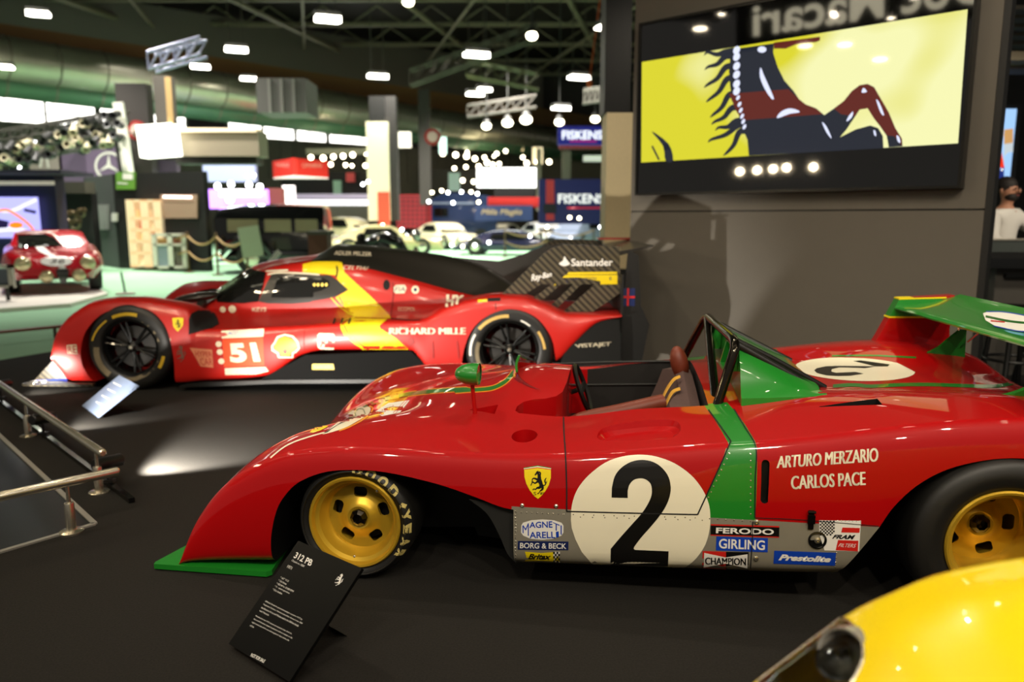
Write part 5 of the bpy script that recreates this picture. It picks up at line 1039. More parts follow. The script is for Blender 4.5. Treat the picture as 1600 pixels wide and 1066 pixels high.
# clerestory wall running back to the right with its bright windows
CW0 = ray(-60, 190) * 36; CW1 = ray(600, 235) * 50; CW0.z = CW1.z = 0; cdir = (CW1 - CW0).normalized(); clen = (CW1 - CW0).length
CM = Matrix.Translation(CW0) @ Matrix.Rotation(math.atan2(cdir.y, cdir.x), 4, 'Z')
cn = Vector((-cdir.y, cdir.x, 0))
def cwl(px, py):
    d = ray(px, py); t = (CW0 - CAMP).dot(cn) / d.dot(cn); return CM.inverted() @ (CAMP + d * t)
zt1 = cwl(35, 131).z; zb1 = cwl(35, 193).z
GREYW = pick((116, 110, 102), .7)
mb = MB(); mb.box(-6, clen + 14, .3, .6, 0, zb1 + .1, 0, CM); mb.box(-6, clen + 14, .3, .6, zt1, 12.5, 0, CM)
for k in range(60): mb.box(-6 + k * .8, -6 + k * .8 + .1, .22, .3, zb1 - 2.2, zb1, 0, CM)
tag(mb.build('wall_left', GREYW, None, False), kind='structure')
WIN = mat('daylight_glazing', (255, 252, 244), .5, emit=3.2); WFR = pick((92, 90, 84))
edges = [(-60, -6), (0, 70), (74, 150), (158, 222), (226, 246), (262, 292), (358, 411), (413, 462), (465, 512), (516, 600)]
for i, (p0, p1) in enumerate(edges):
    a, b = cwl(p0, 170).x, cwl(p1, 170 + .06 * p1).x; w = bpy.data.objects.new('window_%d' % (i + 1), None); COL.objects.link(w); tag(w, kind='structure')
    mb = MB(); mb.box(a, b, .35, .38, zb1 + .1, zt1, 0, CM); mb.build('window_glazing', WIN, w, False)
    mb = MB()
    for bx in ((a - .12, a), (b, b + .12)): mb.box(bx[0], bx[1], .2, .5, zb1, zt1, 0, CM)
    mb.box(a, b, .25, .4, zb1 + .55, zb1 + .59, 0, CM); mb.build('window_frame', WFR, w, False)
# ducts
DUCT = mat('galvanised_duct', (168, 165, 148), .32, .8, 0, .1, 2); DUCTG = mat('green_duct', (74, 110, 84), .4, .3, 0, .1, 2)
def duct(label, p0, z0, p1, z1_, r, m):
    A = CAMP + ray(*p0) * z0; B = CAMP + ray(*p1) * z1_; t = thing('air_duct', label, 'duct', tuple(A)); mb = MB(); N_ = 26; pts = []; rr = []
    for i in range(N_ + 1):
        q = (B - A) * (i / N_)
        pts.append(q); rr.append(r)
    mb.tube(pts, rr, 24); mb.build('duct_pipe', m, t)
    mb = MB()
    for i in range(1, N_): q = (B - A) * (i / N_); d = (B - A).normalized(); mb.tube([q - d * .03, q + d * .03], r * 1.03, 24)
    tag(mb.build('duct_seams', pick((110, 106, 92), .4), t), kind='stuff')
duct('wide silver air duct running back above the windows', (-80, 78), 26, (970, 236), 58, .78, DUCT)
duct('green air duct just below the silver one', (-80, 118), 26.5, (970, 248), 58, .55, DUCTG)
mb = MB(); A = CAMP + ray(-60, 52) * 27; B = CAMP + ray(930, 194) * 58; o_ = A.copy(); mb.loft([[tuple(p - o_ + Vector((0, 0, h))) for h in (-.55, .55)] + [tuple(p - o_ + Vector((0, .3, h))) for h in (.55, -.55)] for p in (A, B)]); o = mb.build('fascia_panel', pick((134, 98, 52)), None, False); o.location = o_; tag(o, 'tan fascia strip above the silver air duct', 'fascia')
mb = MB(); A = CAMP + ray(-60, 98) * 26; B = CAMP + ray(700, 205) * 45; mb.tube([(0, 0, 0), B - A], .09, 10); o = mb.build('service_pipe', pick((150, 96, 90), .4)); o.location = A; tag(o, 'thin reddish pipe running along the silver duct', 'pipe')
# columns
def column(label, x0, x1, ytop, ybot, Y, m, side=None, extra=None):
    t = bthing('hall_column', label, 'column', (x0 + x1) / 2, Y); o = slab('column_shaft', x0, ytop, x1, ybot, Y, .45, m, t)
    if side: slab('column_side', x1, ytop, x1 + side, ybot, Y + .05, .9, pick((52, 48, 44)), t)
    return t
column('dark column with a round red sign left of the glowing box', 192, 228, 130, 300, 27, pick((48, 42, 38)))
column('slim grey column above the glowing box', 244, 262, 118, 200, 22, pick((58, 54, 48)))
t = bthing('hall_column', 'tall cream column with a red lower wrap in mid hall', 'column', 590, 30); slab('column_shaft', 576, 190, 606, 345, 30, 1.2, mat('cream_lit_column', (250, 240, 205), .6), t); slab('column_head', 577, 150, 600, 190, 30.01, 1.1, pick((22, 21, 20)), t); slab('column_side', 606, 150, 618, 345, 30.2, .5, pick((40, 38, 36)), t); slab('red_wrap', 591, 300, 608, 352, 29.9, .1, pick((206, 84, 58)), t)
column('dark column right of the cream column', 656, 670, 140, 320, 36, pick((44, 40, 36)))
column('pale thin column further right', 838, 846, 232, 330, 44, pick((190, 180, 160)))
column('grey column beside the navy dealer wall', 878, 892, 236, 300, 44, pick((160, 152, 140)))
for px, py, r, nm in ((215, 204, 12, 'round red roundel sign on the dark column'), (676, 214, 10, 'small round red roundel sign near the dark column')):
    Y = 26.8; p = atY(px, py, Y); t = thing('roundel_sign', nm, 'sign', tuple(p)); R_ = r / 1200 * Y
    mb = MB(); mb.cyl(R_ * 1.25, -.05, .0, 28, 'y'); mb.build('sign_disc', pick((150, 28, 22)), t); mb = MB(); mb.cyl(R_ * .8, -.08, -.05, 28, 'y'); mb.build('sign_centre', pick((205, 180, 170)), t)
# pillar beside the feature wall
t = bthing('pillar', 'beige pillar with a black upper half behind the rear wing of car 51', 'pillar', 960, 9.2); slab('pillar_face', 944, 176, 990, 420, 9.2, .5, mat('beige_panel', (226, 206, 160), .6), t); slab('pillar_top', 944, -60, 990, 176, 9.2, .5, BLACK, t)
slab('pillar_foot', 944, 420, 990, 520, 9.2, .5, MATTB, t)
# glowing box, beam, hanging unit
t = bthing('light_box', 'glowing white square box hanging in front of a column', 'light box', 245, 21); o = slab('box_face', 219, 196, 270, 246, 21, .5, mat('light_box_glow', (255, 252, 235), .5, emit=2.6), t); o.rotation_euler = (0, R(-4), 0); slab('box_hanger', 262, 120, 265, 196, 21.1, .06, pick((170, 140, 90)), t)
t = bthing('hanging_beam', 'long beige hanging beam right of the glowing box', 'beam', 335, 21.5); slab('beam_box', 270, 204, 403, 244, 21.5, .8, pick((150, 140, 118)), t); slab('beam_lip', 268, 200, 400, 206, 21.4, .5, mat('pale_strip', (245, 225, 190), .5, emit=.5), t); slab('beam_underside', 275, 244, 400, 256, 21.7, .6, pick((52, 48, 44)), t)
t = bthing('fan_coil_unit', 'grey ribbed box unit hanging under the ceiling', 'ventilation unit', 440, 20); slab('unit_case', 402, 122, 477, 176, 20, 1.2, pick((104, 102, 98)), t)
for i in range(3): slab('unit_rib', 420 + 19 * i, 122, 422 + 19 * i, 176, 19.97, .04, pick((140, 138, 132)), t)
# lighting trusses
def truss(label, p0, p1, Z0, h=.4, col=(150, 150, 150)):
    A = CAMP + ray(*p0) * Z0; B = CAMP + ray(*p1) * Z0; t = thing('lighting_truss', label, 'truss', tuple(A)); mb = MB(); d = B - A; nn = max(4, int(d.length / h)); y = Vector((0, h, 0)); z = Vector((0, 0, h))
    for q in (Vector(), y, z, y + z): mb.tube([q, q + d], .035, 6)
    for i in range(nn):
        a, b = d * (i / nn), d * ((i + 1) / nn); mb.tube([a, b + z], .02, 5); mb.tube([a + z, a], .02, 5); mb.tube([a + y, b + y + z], .02, 5); mb.tube([a + z, b + z + y], .02, 5)
    mb.build('truss_frame', pick(col, .35, metal=.5), t, False)
truss('short silver truss tilted over the slim grey column', (232, 108), (314, 84), 17, .36, (170, 175, 200)); truss('long olive truss in the middle of the ceiling', (728, 116), (842, 138), 26, .5, (120, 118, 90)); truss('grey truss lower and further back', (730, 182), (838, 166), 34, .5, (110, 106, 100)); truss('far small truss beside the beige pillar', (912, 160), (944, 156), 30, .5, (110, 108, 100))
truss('dim truss along the top of the picture', (640, 132), (840, 58), 24, .45, (90, 86, 74))
# high-bay lamps
LAMP = mat('lamp_tube_glow', (255, 250, 232), .4, emit=11); HOUS = pick((60, 60, 58))
HB = [(60, 20, 16, 6, 24), (512, 28, 20, 7, 19), (369, 76, 17, 6, 24), (313, 103, 14, 5, 28), (285, 115, 11, 3.5, 33), (388, 122, 12, 4, 32), (590, 118, 16, 5, 27), (744, 84, 20, 6, 22), (742, 146, 13, 4, 28), (756, 139, 11, 4, 28), (904, 120, 17, 4.5, 25), (876, 168, 14, 4, 30), (953, 36, 12, 5, 19), (941, 41, 8, 4, 19), (10, 104, 10, 4, 26), (700, 20, 0, 0, 0)]
for i, (px, py, hw_, hh_, Zd) in enumerate(HB):
    if not hw_: continue
    p = CAMP + ray(px, py) * Zd; w = hw_ / 1200 * Zd; h = hh_ / 1200 * Zd
    t = thing('high_bay_lamp', 'long white ceiling lamp, number %d along the ceiling from the left' % i, 'lamp', tuple(p), R(20), 'ceiling lamps')
    place = {0: 'at the far left top corner', 1: 'above the middle left, largest of them', 2: 'just right of the tilted silver truss', 3: 'under the right end of the tilted silver truss', 4: 'just left below the tilted silver truss', 5: 'beside the grey ventilation unit', 6: 'right of the ventilation unit', 7: 'high in the centre of the ceiling', 8: 'lower left half of a pair under the olive truss', 9: 'upper right half of a pair under the olive truss', 10: 'near the orange hoist', 11: 'left of the upper blue dealer sign', 12: 'right half of a cluster by the screen wall', 13: 'left half of a cluster by the screen wall', 14: 'cut by the left edge below the corner'}[i]
    t['label'] = 'white oblong ceiling lamp ' + place
    mb = MB(); mb.box(-w, w, -.16, .16, 0, .14); mb.build('lamp_housing', HOUS, t, False); mb = MB(); mb.loft([[(x, -.2 * k, -.02 - h * .5), (x, .2 * k, -.02 - h * .5), (x, .22 * k, -.001), (x, -.22 * k, -.001)] for x, k in ((-w, .4), (-w * .85, 1), (w * .85, 1), (w, .4))]); mb.box(-w * .95, w * .95, -.2, -.19, -h * 1.2, .02); mb.build('lamp_tube', LAMP, t, False)
    if i in (1, 2, 6, 7, 10, 0):
        for dx in (-w * .6, w * .6): mb = MB(); mb.tube([(dx, 0, .13), (dx, 0, 12.4 - p.z)], .012, 4); mb.build('hanger', pick((80, 76, 66)), t)
RND = mat('round_lamp_glow', (255, 244, 205), .4, emit=9)
for px, py, r, Zd, lb in ((638, 3, 9, 17, 'round warm lamp cut by the top edge of the picture'), (831, 56, 9, 19, 'round warm lamp hanging high right of centre'), (760, 197, 7, 34, 'first of the row of low round lamps from the left'), (793, 192, 8, 34, 'second of the row of low round lamps from the left'), (822, 187, 9, 34, 'third of the row of low round lamps from the left'), (874, 191, 7, 34, 'round lamp just left of the upper blue dealer sign'), (930, 186, 7, 34, 'round lamp above the upper blue dealer sign')):
    p = CAMP + ray(px, py) * Zd; R_ = r / 1200 * Zd; t = thing('pendant_lamp', lb, 'lamp', tuple(p), 0, 'round pendant lamps')
    mb = MB(); mb.ball(R_, 14, 0, None, (1, 1, .75)); mb.build('lamp_globe', RND, t); mb = MB(); mb.lathe([(.0001, R_ * 1.5), (R_ * .5, R_ * 1.4), (R_ * .9, R_ * .6), (R_ * .85, R_ * .5)], 14); mb.tube([(0, 0, R_ * 1.4), (0, 0, 12.4 - p.z)], .02, 4); mb.build('lamp_cap', HOUS, t)
mb = MB(); p = CAMP + ray(921, 130) * 24; mb.ball(.09, 10, 0, None, (1, 1, 1.3)); mb.tube([(0, 0, .1), (.3, 0, 2.6)], .02, 5); o = mb.build('chain_hoist', pick((220, 90, 20))); o.location = p; tag(o, 'small orange hoist hanging below a ceiling lamp', 'hoist')
# swarm of small lamps over the far stands
SB = [mat('far_lamp_warm', (255, 240, 200), .4, emit=10), mat('far_lamp_white', (245, 248, 255), .4, emit=10)]
proto = {}
def bulb(px, py, r, Zd, k, lab, grp, nm='stand_lamp'):
    if (k, nm) not in proto:
        mb = MB(); mb.ball(1, 10); me = mb.mesh('bulb'); me.materials.append(SB[k]); proto[(k, nm)] = me
    o = bpy.data.objects.new(nm, proto[(k, nm)]); COL.objects.link(o); s = r / 1200 * Zd; o.scale = (s, s, s); o.location = CAMP + ray(px, py) * Zd; tag(o, lab, 'lamp', grp)
for px, py, r in ((486, 246, 5), (505, 247, 5.5), (521, 245, 5), (536, 244, 5), (551, 242, 5), (517, 257, 4.5), (540, 258, 4), (550, 259, 3.5), (571, 259, 4.5), (572, 241, 3)): bulb(px, py, r * .75, 38, 0, 'small warm lamp of the rows right of the red hanging sign', 'lamps right of the red hanging sign')
for px, py, r in ((692, 240, 5), (712, 242, 5.5), (729, 244, 5.5), (742, 248, 5), (761, 254, 5), (770, 257, 4), (780, 256, 4), (790, 236, 4), (817, 246, 4), (823, 255, 5), (840, 253, 5.5), (858, 253, 5), (748, 260, 4.5), (728, 261, 4), (710, 263, 4), (723, 282, 4.5), (740, 284, 4.5), (730, 238, 3.5), (757, 246, 4), (776, 240, 4), (772, 244, 3)): bulb(px, py, r * .72, 46, 0, 'small warm lamp of the cluster above the white hanging sign', 'lamps above the white hanging sign')
for px, py, r in ((340, 291, 6), (361, 288, 6), (389, 289, 6), (406, 292, 6), (359, 311, 8), (386, 275, 4), (396, 274, 4)): bulb(px, py, r * .8, 30, 1, 'bright white lamp in front of the violet video wall', 'lamps before the violet video wall')
for px, py in ((567, 288), (575, 284), (580, 290), (17, 249), (36, 250), (30, 261), (152, 231), (55, 222), (470, 345), (593, 341), (598, 352), (587, 362), (635, 368), (628, 359), (615, 374), (604, 380), (675, 301), (690, 298), (700, 301), (721, 300), (736, 300), (746, 303), (670, 315), (708, 317), (748, 316), (706, 383), (723, 385), (734, 374), (742, 383), (764, 379), (783, 376), (795, 375), (828, 369), (855, 355), (890, 340), (905, 341), (930, 345), (938, 355), (345, 398), (403, 334), (433, 346), (476, 340), (448, 380), (480, 386)): bulb(px, py, 2.6, 26 + (px % 7), (px + py) % 2, 'tiny sparkling lamp among the far stands and parked cars', 'tiny lamps among the far stands', 'spark_lamp')
random.seed(3)
RIG = pick((40, 40, 40), .5); RIGW = pick((190, 180, 150), .5)
pm = MB(); pm.lathe([(.0001, -.12), (.07, -.12), (.09, .1), (.1, .14), (.06, .13)], 10); pme = pm.mesh('rig'); pme.materials.append(RIGW)
pm2 = MB(); pm2.lathe([(.0001, -.12), (.07, -.12), (.09, .1), (.1, .14), (.06, .13)], 10); pme2 = pm2.mesh('rig'); pme2.materials.append(RIG)
for i in range(90):
    px = random.uniform(-10, 195); py = 255 - px * .28 + random.uniform(-28, 16)
    if py > 262: py = 250
    o = bpy.data.objects.new('rig_spotlight', pme if i % 3 == 0 else pme2); COL.objects.link(o); o.location = CAMP + ray(px, py) * random.uniform(23, 26); o.rotation_euler = (random.uniform(1, 2.6), random.uniform(-.6, .6), 0); o.scale = (1.3,) * 3; tag(o, 'small theatre spotlight in the dense rig above the left stands', 'spotlight', 'spotlights in the rig above the left stands')
for k in range(3):
    truss('%s grey rig truss above the left stands' % ('lowest', 'middle', 'highest')[k], (-20, 256 - 16 * k), (195, 222 - 16 * k), 25, .35, (100, 98, 92))
# ---- left stands
NAVYW = pick((16, 22, 58), .5)
t = bthing('navy_booth', 'navy blue exhibition booth behind the red coupe', 'booth', 40, 18.5); slab('booth_wall', -60, 270, 84, 416, 18.5, .4, NAVYW, t); slab('booth_roof', -60, 265, 94, 271, 17.6, 1.4, pick((30, 32, 48)), t); slab('light_strip', -60, 283, 82, 289, 18.42, .08, mat('strip_glow', (190, 184, 170), .5, emit=.4), t)
sc2 = bthing('video_screen', 'bright screen with violet and orange swirls in the navy booth', 'screen', 25, 18.3); o = slab('screen_face', -60, 308, 57, 372, 18.3, .06, mat('violet_picture', (10, 10, 10), .2, emit=1.2, ecol=(170, 170, 250)), sc2); bpy.context.view_layer.update(); T_ = Target([o])
def pd(nm, sh, T, m, par, off=.01): return decal(nm, sh, T, m, par, off, 0, None, maxe=9)
pd('screen_swirl', [band([(-20, 325), (15, 330), (40, 320), (57, 312)], 5), band([(-20, 362), (20, 358), (57, 366)], 7)], T_, smat('swirl_white', (235, 235, 255), 1.2), sc2); pd('screen_swirl', [band([(-20, 335), (8, 328), (25, 335), (45, 350), (55, 362)], 4), fill(circ(26, 352, 11, 5))], T_, smat('swirl_orange', (250, 130, 20), 1.2), sc2, .02); pd('screen_swirl', [fill([(-20, 350), (-5, 342), (15, 346), (12, 356), (-20, 358)]), band([(38, 328), (57, 332)], 5)], T_, smat('swirl_navy', (20, 14, 60), 1), sc2, .015)
t = bthing('dark_booth', 'dark recessed booth with dim shelves between navy and black booths', 'booth', 112, 21); slab('booth_wall', 80, 300, 142, 412, 21, .3, pick((17, 16, 15)), t); slab('booth_header', 82, 284, 132, 302, 20.6, .5, pick((58, 56, 46)), t)
for i, (px, py, w) in enumerate(((95, 335, 9), (112, 338, 10), (126, 333, 8), (98, 352, 9), (118, 350, 9))):
    mb = MB(); s = w / 1200 * 20; mb.lathe([(s * .7, -.04), (s, 0), (s * .7, .04), (s * .5, 0)], 20, 'y', closed=True); mb.tube([(-s, 0, 0), (s, 0, .1)], .05, 6); o = mb.build('wheel_display', pick((96, 84, 60), .3, metal=.5)); o.location = atY(px, py, 20.4); tag(o, 'dim metal wheel hanging in the dark booth, ' + ('top left', 'top middle', 'top right', 'bottom left', 'bottom right')[i], 'wheel')
bb_ = bthing('black_booth', 'black box booth with grey left flank behind the ropes', 'booth', 240, 22)
P0 = atZ(142, 412, 0); P1 = atZ(187, 419, 0); P2 = atZ(327, 424, 0); b0 = Vector(bb_.location); HB_ = atY(187, 272, P1.y).z
def wallseg(nm, A, B, h, m, par, base, z0=0, th=.15, off=0):
    d = (B - A).normalized(); n = Vector((d.y, -d.x, 0)); A = A + n * off; B = B + n * off; mb = MB()
    mb.loft([[tuple(p - base + Vector((0, 0, z0))), tuple(p - base - n * th + Vector((0, 0, z0))), tuple(p - base - n * th + Vector((0, 0, h))), tuple(p - base + Vector((0, 0, h)))] for p in (A, B)]); return mb.build(nm, m, par, False)
wallseg('booth_flank', P0, P1, HB_, pick((66, 70, 68)), bb_, b0); wallseg('booth_front', P1, P2, HB_, pick((20, 19, 18)), bb_, b0)
def onwall(A, B, x0, y0, x1, y1, off):
    d = (B - A).normalized(); n = Vector((d.y, -d.x, 0)); o_ = A + n * off; r_ = []
    for px, py in ((x0, y1), (x1, y1), (x1, y0), (x0, y0)):
        q = ray(px, py); r_.append(CAMP + q * ((o_ - CAMP).dot(n) / q.dot(n)))
    return r_, n
def panel(nm, lab, cat, A, B, x0, y0, x1, y1, m, th=.06, par=None, group=None):
    r_, n = onwall(A, B, x0, y0, x1, y1, th); base = r_[0].copy() if not par else par.matrix_world.translation
    mb = MB(); a = [p - base for p in r_]; b = [p - n * th * .9 for p in a]; mb.add(a + b, [(0, 1, 2, 3), (7, 6, 5, 4), (0, 4, 5, 1), (1, 5, 6, 2), (2, 6, 7, 3), (3, 7, 4, 0)])
    o = mb.build(nm, m, par, False)
    if not par: o.location = base; tag(o, lab, cat, group)
    return o
bpy.context.view_layer.update()
panel('poster', 'grey framed poster on the flank of the black booth', 'poster', P0, P1, 147, 320, 168, 359, pick((140, 142, 138))); panel('notice', 'small white notice right of the grey poster', 'notice', P0, P1, 174, 333, 181, 346, pick((225, 222, 214)))
o = panel('green_sign', 'green sign with white patch at the corner of the black booth', 'sign', P1, P2, 181, 269, 210, 296, mat('green_sign_face', (92, 140, 52), .5, emit=.15)); bpy.context.view_layer.update(); T_ = Target([o]); pd('sign_patch', [fill([(192, 271), (208, 272), (208, 281), (192, 280)]), band([(184, 286), (200, 287)], 2)], T_, WHITE, o)
o = panel('display_board', 'beige board with a light bar on the black booth', 'board', P1, P2, 250, 304, 308, 341, mat('beige_board', (160, 132, 112), .6)); bpy.context.view_layer.update(); T_ = Target([o]); pd('light_bar', [band([(256, 307.5), (301, 308.5)], 4)], T_, mat('bar_glow', (255, 230, 220), .5, emit=2.5), o, .03)
shf = bthing('display_shelf', 'lit shelf unit of orange and cream goods against the black booth', 'shelf', 226, 20.6)
WOODL = mat('pale_shelf', (224, 200, 160), .5, emit=.35)  # shelf lighting put into the material as a glow
slab('shelf_back', 206, 316, 246, 416, 21.0, .04, pick((120, 84, 50)), shf)
for x0 in (204, 226, 246): slab('upright', x0, 312, x0 + 4, 418, 20.6, .4, WOODL, shf)
for y0 in (312, 340, 358, 376, 394, 414): slab('shelf_board', 204, y0, 250, y0 + 3, 20.6, .4, WOODL, shf)
GC = [(230, 200, 140), (236, 130, 40), (200, 180, 140), (220, 90, 30), (240, 225, 190)]
random.seed(5)
for r_ in range(5):
    for c_ in range(4):
        px = 210 + c_ * 10 + (2 if c_ > 1 else 0); pyb = (340, 358, 376, 394, 414)[r_]; h = random.uniform(8, 13); o = slab('boxed_goods', px, pyb - h, px + 6, pyb, 20.75, .15, pick(GC[(r_ * 2 + c_) % 5], .5, emit=.35)); tag(o, 'small boxed item on the lit shelf unit, %s shelf, %s' % (('top', 'second', 'middle', 'fourth', 'bottom')[r_], ('far left', 'left of the divider', 'right of the divider', 'far right')[c_]), 'box', 'goods on the lit shelf unit')  # goods glow as well, so that they look lit
dc = bthing('display_case', 'white framed glass display case beside the lit shelf unit', 'display case', 266, 20.2); slab('case_front', 243, 384, 265, 418, 20.2, .3, pick((140, 150, 162)), dc); slab('case_side', 267, 384, 286, 417, 20.25, .3, pick((104, 98, 86)), dc)
for q in ((240, 366, 243, 420), (264, 366, 268, 420), (286, 366, 289, 419), (240, 365, 289, 369), (240, 381, 289, 384), (240, 416, 289, 420)): slab('case_frame', *q, 20.15, .06, pick((216, 210, 196)), dc)
slab('case_goods', 246, 373, 262, 381, 20.3, .2, pick((190, 150, 90)), dc); slab('case_goods', 269, 373, 284, 381, 20.3, .2, pick((170, 110, 80)), dc)
# purple banners with the three pointed star
t = bthing('banner', 'violet banner with a white three pointed star in a ring', 'banner', 170, 30); o = slab('banner_cloth', 137, 216, 194, 284, 30, .15, mat('violet_banner', (112, 94, 122), .7), t); bpy.context.view_layer.update(); T_ = Target([o])
star = [fill(circ(170, 259, 22, 22, 36), circ(170, 259, 18.5, 18.5, 36))] + [fill([(170 + 3 * math.cos(R(a + 90)), 259 - 3 * math.sin(R(a + 90))), (170 + 19 * math.cos(R(a)), 259 - 19 * math.sin(R(a))), (170 + 3 * math.cos(R(a - 90)), 259 - 3 * math.sin(R(a - 90)))]) for a in (90, 210, 330)]
pd('banner_star', star, T_, WHITE, t)
for x0, y0, x1, y1, c, lb in ((95, 216, 136, 284, (112, 94, 122), 'plain violet banner left of the star banner'), (47, 226, 94, 266, (158, 146, 140), 'grey banner with a pale arch shape left of the violet ones')):
    o = slab('banner', x0, y0, x1, y1, 30.2, .15, pick(c, .7)); tag(o, lb, 'banner')
bpy.context.view_layer.update(); T_ = Target([o]); pd('banner_print', [band([(63, 262), (66, 245), (69, 241), (73, 248), (76, 262)], 3)], T_, WHITE, o)
slabs = [('white_mast', 'white leaning mast between the star banner and the dark column', 'mast', 194, 160, 200, 285, 25, (230, 228, 216)), ('black_mast', 'black leaning mast beside the white mast', 'mast', 188, 200, 193, 285, 25.1, (24, 22, 20))]
for nm, lb, ct, x0, y0, x1, y1, Y, c in slabs: o = slab(nm, x0, y0, x1, y1, Y, .1, pick(c)); o.rotation_euler = (0, R(-4), 0); tag(o, lb, ct)
# ---- middle and right stands: (name, label, category, box, depth, colour, emission)
BX = [('purple_stand_wall', 'dim purple stand wall right of the dark column', 'wall panel', 232, 250, 275, 270, 28, (86, 72, 92), 0),
 ('blue_led_panel', 'pale blue lit panel above the violet video wall', 'screen', 318, 258, 398, 284, 34, (150, 160, 196), .5),
 ('violet_video_wall', 'glowing violet video wall left of the black saloon', 'screen', 327, 296, 416, 326, 32, (178, 120, 250), 1.6),
 ('white_header', 'white glowing header inside the violet video wall', 'sign', 343, 296, 404, 307, 31.6, (252, 240, 255), 1.8),
 ('orange_door_panel', 'brown red panel right of the violet video wall', 'wall panel', 418, 294, 442, 322, 33, (110, 48, 36), 0),
 ('white_light_panel', 'tall glowing white panel left of the long white counter', 'light panel', 443, 290, 458, 324, 34, (252, 240, 240), 1.6),
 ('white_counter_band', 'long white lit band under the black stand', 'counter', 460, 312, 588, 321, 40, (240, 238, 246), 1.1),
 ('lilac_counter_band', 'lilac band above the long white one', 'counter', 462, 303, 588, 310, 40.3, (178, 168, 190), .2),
 ('black_stand', 'black stand with small signs below the row of lamps', 'stand', 440, 268, 588, 303, 42, (26, 24, 24), 0),
 ('grey_stand_roof', 'pale grey canopy above the row of lamps', 'canopy', 478, 232, 580, 241, 41, (170, 164, 152), 0),
 ('mint_panel', 'small mint panel on the black stand', 'sign', 521, 282, 532, 303, 41.5, (150, 190, 165), .1),
 ('grey_low_wall', 'olive grey low wall behind the cream cars', 'wall panel', 455, 322, 590, 346, 41, (112, 108, 90), 0),
 ('pink_sign', 'small pink red square sign on the black stand', 'sign', 541, 270, 553, 284, 41.4, (190, 70, 70), .2),
 ('tartan_wall', 'red tartan wall right of the dark column', 'wall panel', 620, 304, 673, 356, 38, (150, 22, 34), 0),
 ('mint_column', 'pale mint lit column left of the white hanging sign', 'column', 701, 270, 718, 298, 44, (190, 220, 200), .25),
 ('red_panel', 'bright red panel below the white hanging sign', 'wall panel', 762, 308, 842, 324, 40, (204, 34, 30), .1),
 ('black_grille', 'black slatted panel under the white hanging sign', 'wall panel', 772, 293, 836, 308, 41, (26, 24, 24), 0),
 ('grey_back_stand', 'grey stand roof far behind the lamp cluster', 'canopy', 672, 264, 745, 300, 52, (74, 70, 66), 0),
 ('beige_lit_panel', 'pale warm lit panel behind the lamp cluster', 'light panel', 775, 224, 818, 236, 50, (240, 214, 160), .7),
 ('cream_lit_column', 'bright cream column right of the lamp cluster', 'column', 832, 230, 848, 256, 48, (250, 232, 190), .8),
 ('green_arch_lamp', 'tall glowing greenish lamp left of the lamp cluster', 'lamp', 686, 214, 697, 240, 44, (205, 240, 225), 1.6),
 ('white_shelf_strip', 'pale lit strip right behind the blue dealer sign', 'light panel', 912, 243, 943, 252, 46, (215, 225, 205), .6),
 ('maroon_beam', 'dark red beam right under the upper blue dealer sign', 'beam', 874, 226, 943, 232, 30, (110, 14, 16), 0),
 ('white_side_screen', 'glowing white panel left of the cream column', 'light panel', 616, 206, 641, 230, 38, (255, 245, 225), 1.5),
 ('grey_hall_wall', 'grey wall band right of the cream column', 'wall panel', 616, 232, 660, 300, 56, (96, 92, 86), 0),
 ('tan_far_panel', 'dull tan wall far behind the dealer signs', 'wall panel', 846, 236, 944, 300, 57, (100, 92, 78), 0)]
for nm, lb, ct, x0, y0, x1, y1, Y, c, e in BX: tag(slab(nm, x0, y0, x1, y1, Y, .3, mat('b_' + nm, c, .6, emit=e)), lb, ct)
bpy.context.view_layer.update()
tw = bpy.data.objects['tartan_wall']; T_ = Target([tw]); pd('tartan_lines', [band([(x, 304), (x, 356)], 1.5) for x in range(624, 673, 7)] + [band([(620, y), (673, y)], 1.5) for y in range(308, 356, 7)], T_, pick((70, 8, 20)), tw, .02)
# red hanging sign
P0, P1, P2 = CAMP + ray(427, 275) * 36, CAMP + ray(460, 279) * 34, CAMP + ray(513, 274) * 36
t = thing('hanging_sign', 'red two sided hanging sign with pale lettering', 'sign', (P1.x, P1.y, 0)); b0 = Vector(t.location); bpy.context.view_layer.update()
for A, B in ((P0, P1), (P1, P2)): A = Vector((A.x, A.y, 0)); B = Vector((B.x, B.y, 0)); z0 = atY(460, 274, P1.y).z; wallseg('sign_face', A, B, z0 + .75, mat('red_sign_face', (214, 42, 30), .5, emit=.35), t, b0, z0)
mb = MB(); mb.prism([((p - b0).x, (p - b0).y) for p in (P0, P1, P2)], z0 - .05, z0, 'z'); mb.build('sign_underside', mat('pale_under', (250, 235, 225), .5, emit=.8), t, False)
bpy.context.view_layer.update(); T_ = Target([c for c in t.children if c.name.startswith('sign_face')]); pd('sign_lettering', [rtext('MAIRAR', 433, 255, 453, 261), rtext('OMARAI', 471, 255, 502, 262)], T_, pick((255, 190, 175)), t, .03)
